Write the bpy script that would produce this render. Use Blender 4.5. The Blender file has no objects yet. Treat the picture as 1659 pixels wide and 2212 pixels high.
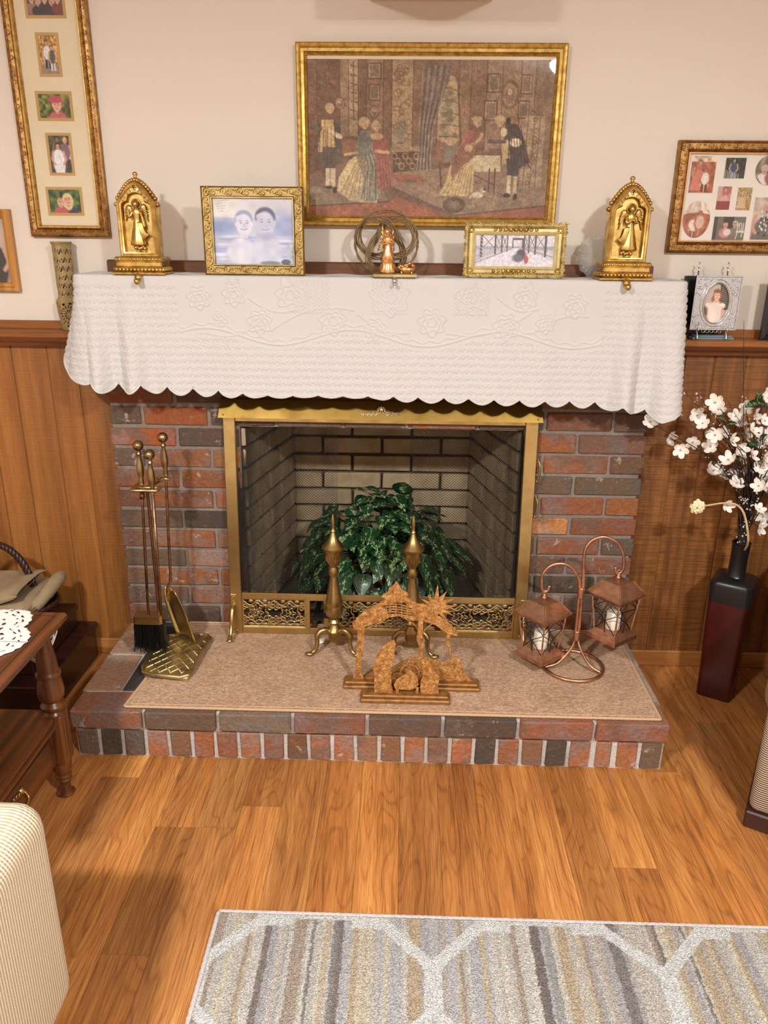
import bpy, bmesh, math, random
import numpy as np
from mathutils import Vector, Matrix, Quaternion

PI = math.pi
random.seed(7)
rng = np.random.default_rng(11)
scene = bpy.context.scene
COL = scene.collection

# ------------------------------------------------------------------ camera
cam_d = bpy.data.cameras.new('camera')
cam = bpy.data.objects.new('camera', cam_d)
COL.objects.link(cam)
scene.camera = cam
CAM_F = 1654.94                                   # focal length in pixels of a 1659 x 2212 frame
rx, ry, rz = -0.337986, 0.0107947, 0.0239264      # pitch, roll, yaw
fwd = Vector((-math.sin(rz) * math.cos(rx), math.cos(rz) * math.cos(rx), math.sin(rx)))
right = Vector((math.cos(rz), math.sin(rz), 0))
up = right.cross(fwd)
r2 = math.cos(ry) * right + math.sin(ry) * up
u2 = -math.sin(ry) * right + math.cos(ry) * up
M = Matrix((r2, u2, -fwd)).transposed().to_4x4()
M.translation = Vector((0.08388, -2.36013, 1.4053))
cam.matrix_world = M
cam_d.sensor_fit = 'VERTICAL'
cam_d.sensor_height = 36.0
cam_d.sensor_width = 27.0
cam_d.lens = CAM_F / 2212 * 36.0
cam_d.clip_start = 0.02

# ------------------------------------------------------------------ world and exposure
world = bpy.data.worlds.new('world')
scene.world = world
world.use_nodes = True
bg = world.node_tree.nodes['Background']
bg.inputs[0].default_value = (1.0, 0.95, 0.88, 1)
bg.inputs[1].default_value = 0.0      # the room is closed: only its two ceiling lamps light it
LAMP_POWER = 38.0
LAMP_COLOR = (0.97, 1.0, 1.0)
vs = scene.view_settings
vs.view_transform = 'Standard'
vs.look = 'None'
vs.gamma = 1.0
vs.use_curve_mapping = False
vs.exposure = 0.9
scene.cycles.max_bounces = 6
scene.cycles.diffuse_bounces = 3
scene.cycles.glossy_bounces = 3
scene.cycles.transmission_bounces = 3
scene.cycles.transparent_max_bounces = 16

# ------------------------------------------------------------------ mesh helpers
ORI = {}


def thing(name, label, cat, loc, group=None, kind=None):
    o = bpy.data.objects.new(name, None)
    o.empty_display_size = 0.05
    COL.objects.link(o)
    o.location = loc
    ORI[o.name] = Vector(loc)
    if label: o['label'] = label
    if cat: o['category'] = cat
    if group: o['group'] = group
    if kind: o['kind'] = kind
    return o


def tag(o, label=None, cat=None, group=None, kind=None):
    if label: o['label'] = label
    if cat: o['category'] = cat
    if group: o['group'] = group
    if kind: o['kind'] = kind
    return o


class MB:
    """collects vertices (world coordinates) and faces"""

    def __init__(s):
        s.v = []; s.f = []

    def add(s, vs, fs, M=None):
        o = len(s.v)
        if M is not None:
            vs = [tuple(M @ Vector(q)) for q in vs]
        s.v += [tuple(q) for q in vs]
        s.f += [[i + o for i in f] for f in fs]
        return s

    def box(s, x0, x1, y0, y1, z0, z1, b=0.0, M=None):
        c = ((x0 + x1) / 2, (y0 + y1) / 2, (z0 + z1) / 2)
        h = (abs(x1 - x0) / 2, abs(y1 - y0) / 2, abs(z1 - z0) / 2)
        b = min(b, min(h) * 0.95)
        if b <= 0:
            V = [(c[0] + i * h[0], c[1] + j * h[1], c[2] + k * h[2]) for i in (-1, 1) for j in (-1, 1) for k in (-1, 1)]
            F = [[0, 1, 3, 2], [4, 6, 7, 5], [0, 4, 5, 1], [2, 3, 7, 6], [0, 2, 6, 4], [1, 5, 7, 3]]
            return s.add(V, F, M)
        V = []; idx = {}
        for i in (-1, 1):
            for j in (-1, 1):
                for k in (-1, 1):
                    for a in range(3):
                        q = [h[0] - b, h[1] - b, h[2] - b]; q[a] = h[a]
                        idx[(i, j, k, a)] = len(V)
                        V.append((c[0] + i * q[0], c[1] + j * q[1], c[2] + k * q[2]))
        F = []
        S = ((-1, -1), (1, -1), (1, 1), (-1, 1))
        for sg in (-1, 1):
            F.append([idx[(sg, p, q, 0)] for p, q in S])
            F.append([idx[(p, sg, q, 1)] for p, q in S])
            F.append([idx[(p, q, sg, 2)] for p, q in S])
        for p in (-1, 1):
            for q in (-1, 1):
                F.append([idx[(p, q, -1, 0)], idx[(p, q, 1, 0)], idx[(p, q, 1, 1)], idx[(p, q, -1, 1)]])
                F.append([idx[(p, -1, q, 0)], idx[(p, 1, q, 0)], idx[(p, 1, q, 2)], idx[(p, -1, q, 2)]])
                F.append([idx[(-1, p, q, 1)], idx[(1, p, q, 1)], idx[(1, p, q, 2)], idx[(-1, p, q, 2)]])
                for r in (-1, 1):
                    F.append([idx[(p, q, r, 0)], idx[(p, q, r, 1)], idx[(p, q, r, 2)]])
        return s.add(V, F, M)

    def prism(s, poly, y0, y1, M=None):
        """polygon of (x, z) extruded along y"""
        n = len(poly)
        V = [(x, y0, z) for x, z in poly] + [(x, y1, z) for x, z in poly]
        F = [list(range(n)), list(range(2 * n - 1, n - 1, -1))]
        F += [[i, i + n, (i + 1) % n + n, (i + 1) % n] for i in range(n)]
        return s.add(V, F, M)

    def zprism(s, poly, z0, z1, M=None):
        n = len(poly)
        V = [(x, y, z0) for x, y in poly] + [(x, y, z1) for x, y in poly]
        F = [list(range(n)), list(range(2 * n - 1, n - 1, -1))]
        F += [[i, i + n, (i + 1) % n + n, (i + 1) % n] for i in range(n)]
        return s.add(V, F, M)

    def tube(s, path, r, n=8, closed=False, M=None, caps=True, flat=1.0):
        P = [Vector(q) for q in path]
        m = len(P)
        R = list(r) if hasattr(r, '__len__') else [r] * m
        T = []
        for i in range(m):
            a = P[(i - 1) % m] if (closed or i > 0) else P[i]
            b = P[(i + 1) % m] if (closed or i < m - 1) else P[i]
            d = b - a
            T.append(d.normalized() if d.length > 1e-9 else Vector((0, 0, 1)))
        ref = Vector((0, 0, 1)) if abs(T[0].z) < 0.9 else Vector((1, 0, 0))
        N = T[0].cross(ref).normalized()
        V = []
        for i in range(m):
            if i:
                ax = T[i - 1].cross(T[i])
                if ax.length > 1e-8:
                    N = Quaternion(ax.normalized(), T[i - 1].angle(T[i])) @ N
            B = T[i].cross(N).normalized()
            for k in range(n):
                a = 2 * PI * k / n
                V.append(P[i] + R[i] * (math.cos(a) * N + flat * math.sin(a) * B))
        F = []
        for i in range(m if closed else m - 1):
            j = (i + 1) % m
            for k in range(n):
                l = (k + 1) % n
                F.append([i * n + k, i * n + l, j * n + l, j * n + k])
        if caps and not closed:
            F.append(list(range(n - 1, -1, -1)))
            F.append([(m - 1) * n + k for k in range(n)])
        return s.add(V, F, M)

    def lathe(s, prof, cx, cy, cz, n=24, M=None, flute=None, caps=True, sx=1.0, sy=1.0):
        """prof: (radius, height); flute: function(index, angle) -> factor"""
        V = []; F = []
        m = len(prof)
        for i, (r, z) in enumerate(prof):
            for k in range(n):
                a = 2 * PI * k / n
                q = r * (flute(i, k) if flute else 1.0)
                V.append((cx + sx * q * math.cos(a), cy + sy * q * math.sin(a), cz + z))
        for i in range(m - 1):
            for k in range(n):
                l = (k + 1) % n
                F.append([i * n + k, i * n + l, (i + 1) * n + l, (i + 1) * n + k])
        if caps:
            F.append(list(range(n - 1, -1, -1)))
            F.append([(m - 1) * n + k for k in range(n)])
        return s.add(V, F, M)

    def ball(s, c, r, n=10, m=7, sx=1, sy=1, sz=1, M=None):
        prof = []
        V = [(c[0], c[1], c[2] - r * sz)]
        for i in range(1, m):
            t = -PI / 2 + PI * i / m
            for k in range(n):
                a = 2 * PI * k / n
                V.append((c[0] + r * sx * math.cos(t) * math.cos(a), c[1] + r * sy * math.cos(t) * math.sin(a), c[2] + r * sz * math.sin(t)))
        V.append((c[0], c[1], c[2] + r * sz))
        F = [[0, 1 + (k + 1) % n, 1 + k] for k in range(n)]
        for i in range(m - 2):
            for k in range(n):
                l = (k + 1) % n
                F.append([1 + i * n + k, 1 + i * n + l, 1 + (i + 1) * n + l, 1 + (i + 1) * n + k])
        e = len(V) - 1
        F += [[e, 1 + (m - 2) * n + k, 1 + (m - 2) * n + (k + 1) % n] for k in range(n)]
        return s.add(V, F, M)

    def moulding(s, x0, x1, z0, z1, prof, yb, M=None):
        """mitred rectangular frame; prof = (inset from outer edge, height towards -y)"""
        V = []; F = []
        m = len(prof)
        for t, d in prof:
            for x, z in ((x0 + t, z0 + t), (x1 - t, z0 + t), (x1 - t, z1 - t), (x0 + t, z1 - t)):
                V.append((x, yb - d, z))
        for i in range(m - 1):
            for k in range(4):
                l = (k + 1) % 4
                F.append([i * 4 + k, i * 4 + l, (i + 1) * 4 + l, (i + 1) * 4 + k])
        for k in range(4):
            l = (k + 1) % 4
            F.append([(m - 1) * 4 + k, (m - 1) * 4 + l, l, k])
        return s.add(V, F, M)

    def build(s, name, mat, parent=None, smooth=False, recalc=True, kind=None, angle=None, at=None):
        me = bpy.data.meshes.new(name)
        o = bpy.data.objects.new(name, me)
        COL.objects.link(o)
        org = Vector((0, 0, 0))
        if parent is not None:
            org = ORI[parent.name]
            o.parent = parent
        elif at is not None:
            org = Vector(at); o.location = org
        elif s.v:
            a = np.array(s.v)
            org = Vector((float((a[:, 0].min() + a[:, 0].max()) / 2), float((a[:, 1].min() + a[:, 1].max()) / 2), float(a[:, 2].min())))
            o.location = org
        ORI[o.name] = org
        me.from_pydata([(q[0] - org.x, q[1] - org.y, q[2] - org.z) for q in s.v], [], s.f)
        if recalc:
            bm = bmesh.new(); bm.from_mesh(me)
            bmesh.ops.recalc_face_normals(bm, faces=bm.faces)
            bm.to_mesh(me); bm.free()
        if smooth or angle:
            me.polygons.foreach_set('use_smooth', [True] * len(me.polygons))
            if angle: me.set_sharp_from_angle(angle=math.radians(angle))
        if mat is not None: me.materials.append(mat)
        me.update()
        if kind: o['kind'] = kind
        return o


def grid_mesh(V, name, mat, parent=None, colors=None, smooth=True, mask=None, extra=None):
    """V: (n, m, 3) array of world points -> quad grid"""
    n, m = V.shape[:2]
    org = ORI[parent.name] if parent is not None else Vector([float(q) for q in (V[..., 0].mean(), V[..., 1].mean(), V[..., 2].min())])
    W = (V - np.array(org)).reshape(-1, 3)
    i, j = np.meshgrid(np.arange(n - 1), np.arange(m - 1), indexing='ij')
    a = (i * m + j).ravel()
    Q = np.stack([a, a + 1, a + m + 1, a + m], 1)
    if mask is not None: Q = Q[mask.ravel()]
    me = bpy.data.meshes.new(name)
    me.vertices.add(len(W)); me.vertices.foreach_set('co', W.ravel())
    me.loops.add(Q.size); me.loops.foreach_set('vertex_index', Q.ravel().astype(np.int32))
    me.polygons.add(len(Q)); me.polygons.foreach_set('loop_start', np.arange(0, Q.size, 4, dtype=np.int32))
    me.polygons.foreach_set('loop_total', np.full(len(Q), 4, dtype=np.int32))
    me.update(calc_edges=True)
    if smooth: me.polygons.foreach_set('use_smooth', [True] * len(Q))
    if colors is not None:
        at = me.color_attributes.new('Col', 'FLOAT_COLOR', 'POINT')
        c = np.ones((n * m, 4)); c[:, :3] = colors.reshape(-1, 3)
        at.data.foreach_set('color', c.ravel())
    me.validate()
    if mat is not None: me.materials.append(mat)
    o = bpy.data.objects.new(name, me)
    COL.objects.link(o)
    if parent is not None: o.parent = parent
    else: o.location = org
    ORI[o.name] = org
    return o


def inst(src_mesh, name, mat_rot, loc, parent, color=None):
    """a piece that shares its mesh with others; loc in world coordinates"""
    o = bpy.data.objects.new(name, src_mesh)
    COL.objects.link(o)
    base = ORI[parent.name]
    o.parent = parent
    o.matrix_local = Matrix.Translation(Vector(loc) - base) @ (mat_rot.to_4x4() if mat_rot is not None else Matrix())
    if color is not None: o.color = (*color, 1)
    ORI[o.name] = base
    return o


def arc(c, r, a0, a1, n, plane='xz'):
    out = []
    for i in range(n + 1):
        a = math.radians(a0 + (a1 - a0) * i / n)
        if plane == 'xz': out.append((c[0] + r * math.cos(a), c[1], c[2] + r * math.sin(a)))
        elif plane == 'xy': out.append((c[0] + r * math.cos(a), c[1] + r * math.sin(a), c[2]))
        else: out.append((c[0], c[1] + r * math.cos(a), c[2] + r * math.sin(a)))
    return out


def bez(pts, n=12):
    """Catmull-Rom through points"""
    P = [Vector(q) for q in pts]
    P = [2 * P[0] - P[1]] + P + [2 * P[-1] - P[-2]]
    out = []
    for i in range(1, len(P) - 2):
        for k in range(n):
            t = k / n
            out.append(0.5 * ((2 * P[i]) + (P[i + 1] - P[i - 1]) * t + (2 * P[i - 1] - 5 * P[i] + 4 * P[i + 1] - P[i + 2]) * t * t + (3 * P[i] - P[i - 1] - 3 * P[i + 1] + P[i + 2]) * t ** 3))
    out.append(P[-2])
    return [tuple(q) for q in out]


def lin(*c):
    """sRGB 0..255 -> linear"""
    out = []
    for q in c[:3]:
        q = q / 255
        out.append(q / 12.92 if q <= 0.04045 else ((q + 0.055) / 1.055) ** 2.4)
    return tuple(out)


# ------------------------------------------------------------------ material helper
class G:
    def __init__(s, name):
        s.m = bpy.data.materials.new(name)
        s.m.use_nodes = True
        s.t = s.m.node_tree
        s.t.nodes.clear()
        s.out = s.t.nodes.new('ShaderNodeOutputMaterial')

    def n(s, kind, o=0, props=None, **inp):
        nd = s.t.nodes.new('ShaderNode' + kind)
        for k, v in (props or {}).items(): setattr(nd, k, v)
        for k, v in inp.items():
            sock = nd.inputs[int(k[1:])] if k[0] == 'i' and k[1:].isdigit() else nd.inputs[k.replace('_', ' ')]
            if isinstance(v, bpy.types.NodeSocket): s.t.links.new(v, sock)
            elif isinstance(v, tuple) and len(v) == 3 and sock.type == 'RGBA': sock.default_value = (*v, 1)
            else: sock.default_value = v
        return nd.outputs[o]

    def ramp(s, fac, stops, interp='LINEAR'):
        nd = s.t.nodes.new('ShaderNodeValToRGB')
        cr = nd.color_ramp; cr.interpolation = interp
        while len(cr.elements) < len(stops): cr.elements.new(0.5)
        for e, (p, c) in zip(cr.elements, stops):
            e.position = p
            e.color = (*c, 1) if isinstance(c, tuple) else (c, c, c, 1)
        s.t.links.new(fac, nd.inputs[0])
        return nd.outputs[0]

    def math(s, op, a, b=0.0, c=None):
        kw = dict(i0=a, i1=b)
        if c is not None: kw['i2'] = c
        return s.n('Math', props={'operation': op}, **kw)

    def mix(s, f, a, b, mode='MIX'):
        nd = s.t.nodes.new('ShaderNodeMix'); nd.data_type = 'RGBA'; nd.blend_type = mode
        for i, v in ((0, f), (6, a), (7, b)):
            if isinstance(v, bpy.types.NodeSocket): s.t.links.new(v, nd.inputs[i])
            else: nd.inputs[i].default_value = (*v, 1) if isinstance(v, tuple) else v
        return nd.outputs[2]

    def coords(s, scale=(1, 1, 1), rnd=0.0, rot=(0, 0, 0), gen='Object'):
        tc = s.t.nodes.new('ShaderNodeTexCoord').outputs[gen]
        if rnd:
            r = s.n('ObjectInfo', 5)
            off = s.n('VectorMath', props={'operation': 'SCALE'}, i0=(17.0 * rnd, 9.0 * rnd, 13.0 * rnd), Scale=r)
            tc = s.n('VectorMath', props={'operation': 'ADD'}, i0=tc, i1=off)
        return s.n('Mapping', Vector=tc, Scale=scale, Rotation=rot)

    def noise(s, v, scale, detail=4.0, rough=0.55, dist=0.0, o=0):
        return s.n('TexNoise', o, Vector=v, Scale=scale, Detail=detail, Roughness=rough, Distortion=dist)

    def bump(s, h, strength=0.3, dist=0.01, normal=None):
        kw = dict(Height=h, Strength=strength, Distance=dist)
        if normal is not None: kw['Normal'] = normal
        return s.n('Bump', **kw)

    def bsdf(s, color, rough=0.5, metal=0.0, normal=None, **kw):
        d = dict(Base_Color=color, Roughness=rough, Metallic=metal, **kw)
        if normal is not None: d['Normal'] = normal
        b = s.n('BsdfPrincipled', **d)
        s.t.links.new(b, s.out.inputs[0])
        return s.m

    def surface(s, sh):
        s.t.links.new(sh, s.out.inputs[0]); return s.m


def plain(name, c, rough=0.5, metal=0.0, noise=0.0, scale=40, bump=0.0, bd=0.002, **kw):
    g = G(name)
    v = g.coords()
    nz = g.noise(v, scale)
    col = lin(*c)
    if noise:
        dk = tuple(q * (1 - noise) for q in col); lt = tuple(min(1, q * (1 + noise)) for q in col)
        col = g.ramp(nz, [(0.3, dk), (0.7, lt)])
    nrm = g.bump(nz, bump, bd) if bump else None
    return g.bsdf(col, rough, metal, nrm, **kw)


def wood(name, dark, mid, light, axis='z', scale=1.0, rough=0.4, rnd=1.0, objcol=False, coat=0.0, saw=0.0, grain=1.0):
    g = G(name)
    st = {'x': (0.06, 1, 1), 'y': (1, 0.06, 1), 'z': (1, 1, 0.06)}[axis]
    v = g.coords(tuple(q * scale for q in st), rnd)
    big = g.noise(v, 9, 3, 0.5, 0.6)
    fine = g.noise(v, 130, 3, 0.6, 0.2)
    rings = g.n('TexWave', props={'wave_type': 'BANDS', 'bands_direction': 'X' if axis != 'x' else 'Y', 'wave_profile': 'SIN'}, Vector=v, Scale=7.0, Distortion=9.0, Detail=3.0, Detail_Scale=1.6)
    f = g.math('ADD', g.math('MULTIPLY', big, 0.45), g.math('MULTIPLY', rings, 0.22 * grain))
    f = g.math('ADD', f, g.math('MULTIPLY', fine, 0.4))
    dark, mid, light = [(c[0], c[1] * 0.93, c[2] * 0.80) for c in (dark, mid, light)]
    col = g.ramp(f, [(0.32, lin(*dark)), (0.52, lin(*mid)), (0.74, lin(*light))])
    if objcol: col = g.mix(1.0, col, g.n('ObjectInfo', 1), 'MULTIPLY')
    h = fine
    if saw:
        v2 = g.coords((1.0, 1.0, 40.0), rnd)
        sn = g.noise(v2, 6, 4, 0.7)
        col = g.mix(g.math('MULTIPLY', g.ramp(sn, [(0.42, 0.0), (0.62, 1.0)]), saw), col, lin(*dark))
        h = g.math('ADD', g.math('MULTIPLY', sn, 2.0), fine)
    nrm = g.bump(h, 0.12 + 0.25 * (saw > 0), 0.002)
    return g.bsdf(col, rough, 0.0, nrm, Coat_Weight=coat, Coat_Roughness=0.2)


def metal(name, c, rough=0.3, dark=None, scale=30, bump=0.0, var=0.5):
    g = G(name)
    v = g.coords()
    nz = g.noise(v, scale, 5, 0.6)
    c0 = lin(*c); c1 = lin(*dark) if dark else tuple(q * 0.7 for q in c0)
    col = g.ramp(nz, [(0.5 - var * 0.3, c1), (0.5 + var * 0.25, c0)])
    rr = g.ramp(nz, [(0.3, min(1, rough + 0.12)), (0.7, rough)])
    return g.bsdf(col, rr, 1.0, g.bump(nz, bump, 0.002) if bump else None)


def vcol(name, rough=0.4, weave=0.0, spec=0.5):
    g = G(name)
    c = g.n('Attribute', 0, props={'attribute_name': 'Col'})
    nrm = None
    if weave:
        v = g.coords()
        w = g.noise(v, 700, 2, 0.6)
        c = g.mix(weave, c, g.ramp(w, [(0.3, 0.25), (0.7, 0.85)]), 'OVERLAY')
        nrm = g.bump(w, 0.2, 0.001)
    return g.bsdf(c, rough, 0.0, nrm, Specular_IOR_Level=spec)


def pane_mat(name, rough=0.02):
    g = G(name)
    fc = g.n('LayerWeight', 1, Blend=0.5)
    fr = g.math('ADD', 0.045, g.math('MULTIPLY', g.math('POWER', fc, 5.0), 0.95))
    gl = g.n('BsdfGlossy', Color=(1, 1, 1), Roughness=rough)
    tr = g.n('BsdfTransparent')
    return g.surface(g.n('MixShader', i0=fr, i1=tr, i2=gl))

# ------------------------------------------------------------------ materials
g = G('wall_paint')
v = g.coords()
nz = g.noise(v, 220, 3, 0.6)
big = g.noise(v, 1.4, 2, 0.5)
MAT_WALL = g.bsdf(g.ramp(big, [(0.35, lin(226, 212, 197)), (0.65, lin(231, 218, 204))]), 0.62, 0.0, g.bump(nz, 0.12, 0.002))
MAT_CEIL = plain('ceiling_paint', (238, 232, 222), 0.85, noise=0.02)
MAT_PANEL_L = wood('oak_panelling', (132, 88, 46), (166, 114, 62), (188, 138, 84), 'z', 1.0, 0.42, objcol=True, saw=0.15, grain=0.4)
MAT_PANEL_R = wood('rough_sawn_panelling', (100, 64, 34), (150, 102, 56), (178, 128, 76), 'z', 1.0, 0.45, objcol=True, saw=0.75, grain=0.5)
MAT_GROOVE = wood('groove_wood', (150, 102, 54), (176, 126, 74), (190, 142, 88), 'z', 1.0, 0.5)
MAT_TRIM = wood('stained_trim', (92, 54, 26), (138, 86, 44), (166, 112, 62), 'x', 1.0, 0.35, coat=0.2)
MAT_MANTEL_TRIM = wood('dark_mantel_wood', (72, 42, 24), (104, 64, 38), (128, 82, 50), 'x', 1.0, 0.4)
MAT_BASEB = wood('baseboard_wood', (140, 92, 50), (172, 120, 70), (190, 138, 86), 'x', 1.0, 0.45)

def plank_mat(name):
    g = G(name)
    v = g.coords((1, 0.035, 1), 1.0)
    fine = g.noise(v, 360, 5, 0.7, 0.1)
    mid = g.noise(v, 42, 3, 0.55, 0.3)
    v2 = g.coords((1, 0.16, 1), 1.0)
    warp = g.noise(v2, 9, 2, 0.5)
    sep = g.t.nodes.new('ShaderNodeSeparateXYZ'); g.t.links.new(v2, sep.inputs[0])
    # cathedral figure: contour lines of a slowly varying field
    ph = g.math('ADD', g.math('MULTIPLY', warp, 60.0), g.math('MULTIPLY', sep.outputs[0], 150.0))
    lines = g.math('POWER', g.math('ABSOLUTE', g.math('SINE', ph)), 12.0)
    tone = g.noise(g.coords((1, 0.3, 1), 1.0), 7, 2, 0.5)
    f = g.math('ADD', g.math('MULTIPLY', fine, 0.42), g.math('MULTIPLY', mid, 0.36))
    f = g.math('ADD', f, g.math('MULTIPLY', tone, 0.26))
    f = g.math('SUBTRACT', f, g.math('MULTIPLY', lines, 0.07))
    col = g.ramp(f, [(0.34, lin(134, 84, 42)), (0.5, lin(196, 130, 70)), (0.66, lin(232, 170, 100))])
    pores = g.noise(g.coords((1, 0.014, 1), 1.0), 520, 2, 0.5, 0.05)
    col = g.mix(g.math('MULTIPLY', g.ramp(pores, [(0.55, 0.0), (0.63, 1.0)]), 0.42), col, lin(112, 66, 32))
    col = g.mix(1.0, col, g.n('ObjectInfo', 1), 'MULTIPLY')
    return g.bsdf(col, g.ramp(fine, [(0.3, 0.42), (0.7, 0.32)]), 0.0, g.bump(fine, 0.06, 0.001), Coat_Weight=0.08, Coat_Roughness=0.25)


MAT_FLOOR = plank_mat('laminate_plank')
MAT_SUBFLOOR = wood('floor_wood', (100, 62, 34), (150, 96, 54), (180, 124, 74), 'y', 1.0, 0.4)

g = G('face_brick')
v = g.coords((1, 1, 1), 1.0)
base = g.n('ObjectInfo', 1)
n1 = g.noise(v, 11, 4, 0.6, 0.5)
n2 = g.noise(v, 90, 5, 0.65)
n3 = g.noise(v, 26, 6, 0.75, 0.4)
hsv = g.n('HueSaturation', Saturation=0.62, Value=0.84, Color=base)
dust = g.noise(v, 55, 6, 0.8, 0.3)
wob = g.noise(v, 5.5, 3, 0.6, 0.8)
col = g.mix(g.ramp(n1, [(0.45, 0.0), (0.58, 0.9)]), base, hsv)
col = g.mix(g.math('MULTIPLY', g.ramp(wob, [(0.52, 0.0), (0.60, 1.0)]), 0.55), col, lin(112, 90, 74))
col = g.mix(g.math('MULTIPLY', g.ramp(dust, [(0.55, 0.0), (0.75, 1.0)]), 0.35), col, lin(196, 168, 142))
col = g.mix(g.math('MULTIPLY', g.ramp(n2, [(0.40, 1.0), (0.56, 0.0)]), 0.3), col, lin(92, 72, 60))
thr = g.math('MULTIPLY', g.n('ObjectInfo', 5), 0.10)
wh = g.math('GREATER_THAN', g.math('SUBTRACT', n3, thr), 0.605)
col = g.mix(g.math('MULTIPLY', wh, 0.55), col, lin(200, 184, 168))
MAT_BRICK = g.bsdf(col, 0.8, 0.0, g.bump(g.math('ADD', n2, g.math('MULTIPLY', n3, 0.9)), 0.9, 0.006), Specular_IOR_Level=0.3)


def mortar(name, a, b):
    g = G(name)
    v = g.coords()
    n = g.noise(v, 120, 5, 0.7); m = g.noise(v, 8, 3, 0.6)
    return g.bsdf(g.ramp(g.math('ADD', g.math('MULTIPLY', n, 0.5), g.math('MULTIPLY', m, 0.5)), [(0.35, lin(*a)), (0.65, lin(*b))]), 0.9, 0.0, g.bump(n, 0.6, 0.004))


MAT_MORTAR = mortar('grey_mortar', (120, 108, 98), (152, 138, 126))
MAT_MORTAR_PALE = mortar('chalky_mortar', (158, 148, 140), (212, 204, 196))
MAT_MORTAR_DARK = mortar('smoky_mortar', (78, 64, 52), (104, 88, 72))
g = G('fire_brick')
v = g.coords((1, 1, 1), 1.0)
n1 = g.noise(v, 12, 4, 0.6); n2 = g.noise(v, 120, 4, 0.7)
MAT_FIREBRICK = g.bsdf(g.mix(1.0, g.ramp(n1, [(0.3, lin(168, 142, 108)), (0.7, lin(206, 182, 146))]), g.n('ObjectInfo', 1), 'MULTIPLY'), 0.85, 0.0, g.bump(n2, 0.35, 0.003))
MAT_SLATE = plain('slate', (58, 58, 62), 0.55, noise=0.25, scale=18, bump=0.3)
MAT_BRASS = metal('polished_brass', (214, 190, 134), 0.26, (182, 154, 98), 14, var=0.7)
MAT_BRASS_DARK = metal('aged_brass', (196, 170, 116), 0.3, (140, 114, 66), 24, var=0.8)
MAT_BRASS_BASE = metal('champagne_brass', (206, 190, 146), 0.36, (150, 130, 88), 20)
MAT_GOLD = metal('antique_gold', (240, 208, 130), 0.3, (146, 108, 54), 42, bump=0.2, var=0.9)
MAT_GOLD_LEAF = metal('gilt_frame', (218, 184, 106), 0.36, (176, 138, 68), 60, bump=0.2)
MAT_GOLD_BROWN = metal('bronze_gilt', (184, 142, 88), 0.38, (140, 102, 60), 60, bump=0.15)
MAT_FRAME_EDGE = wood('gilt_brown_wood', (92, 52, 24), (132, 82, 40), (158, 106, 56), 'x', 1.0, 0.35)
MAT_COPPER_BRIGHT = metal('bright_copper', (248, 206, 150), 0.18, (228, 170, 110), 20)
MAT_COPPER = metal('antique_copper', (214, 168, 138), 0.38, (166, 120, 94), 30, bump=0.05)
MAT_ROD = metal('copper_rod', (172, 136, 106), 0.3, (124, 90, 68), 30)
MAT_KNOB = metal('knob_bronze', (182, 156, 118), 0.26, (136, 110, 76), 20)
MAT_SILVER = plain('silver', (206, 208, 212), 0.36, 0.7, noise=0.15, scale=160, bump=0.3)
MAT_CHROME = metal('chrome_wire', (222, 222, 222), 0.15, (180, 180, 180), 10)
MAT_IRON = plain('black_iron', (28, 26, 25), 0.5, 0.6, noise=0.3)
MAT_BLACK = plain('black_plastic', (22, 21, 21), 0.4)
g = G('rusty_gold')
v = g.coords()
n1 = g.noise(v, 60, 6, 0.75); n2 = g.noise(v, 320, 3, 0.7)
MAT_RUST = g.bsdf(g.ramp(g.math('ADD', g.math('MULTIPLY', n1, 0.6), g.math('MULTIPLY', n2, 0.4)), [(0.36, lin(118, 68, 30)), (0.5, lin(190, 128, 64)), (0.62, lin(236, 190, 120))]), 0.55, 0.35, g.bump(n2, 0.8, 0.004))
MAT_CLOTH = plain('white_quilt', (208, 203, 199), 0.9, noise=0.015, scale=300, bump=0.15, bd=0.001, Sheen_Weight=0.15)
MAT_GLASS = pane_mat('picture_glass')
MAT_PHOTO = vcol('photo_print', 0.35)
MAT_MATBOARD = plain('cream_mat_board', (232, 216, 184), 0.8, noise=0.02)
MAT_MATBOARD_W = plain('white_mat_board', (240, 232, 222), 0.8, noise=0.02)
MAT_MAT_CORE = plain('ochre_mat_core', (196, 158, 100), 0.8)

# ------------------------------------------------------------------ the room
WY = 0.07       # painted wall plane
HZ = 0.154      # top of hearth
CP = 0.0694     # brick course
OX0, OX1, OZ = -0.43, 0.46, HZ + 10 * CP

mb = MB()
mb.box(-3.2, OX0 - 0.02, WY, WY + 0.12, 0, 2.45)
mb.box(OX1 + 0.02, 3.2, WY, WY + 0.12, 0, 2.45)
mb.box(OX0 - 0.02, OX1 + 0.02, WY, WY + 0.12, 1.0, 2.45)
tag(mb.build('wall_back', MAT_WALL), kind='structure')
tag(MB().box(-3.32, -3.2, -5, WY + 0.12, 0, 2.45).build('wall_left', MAT_WALL), kind='structure')
tag(MB().box(3.2, 3.32, -5, WY + 0.12, 0, 2.45).build('wall_right', MAT_WALL), kind='structure')
tag(MB().box(-3.32, 3.32, -5.12, -5, 0, 2.45).build('wall_front', MAT_WALL), kind='structure')
tag(MB().box(-3.32, 3.32, -5.12, WY + 0.12, 2.45, 2.57).build('ceiling', MAT_CEIL), kind='structure')
floor = MB().box(-3.32, 3.32, -5.12, 0.9, -0.10, -0.010).build('floor', MAT_SUBFLOOR)
tag(floor, kind='structure')

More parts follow.
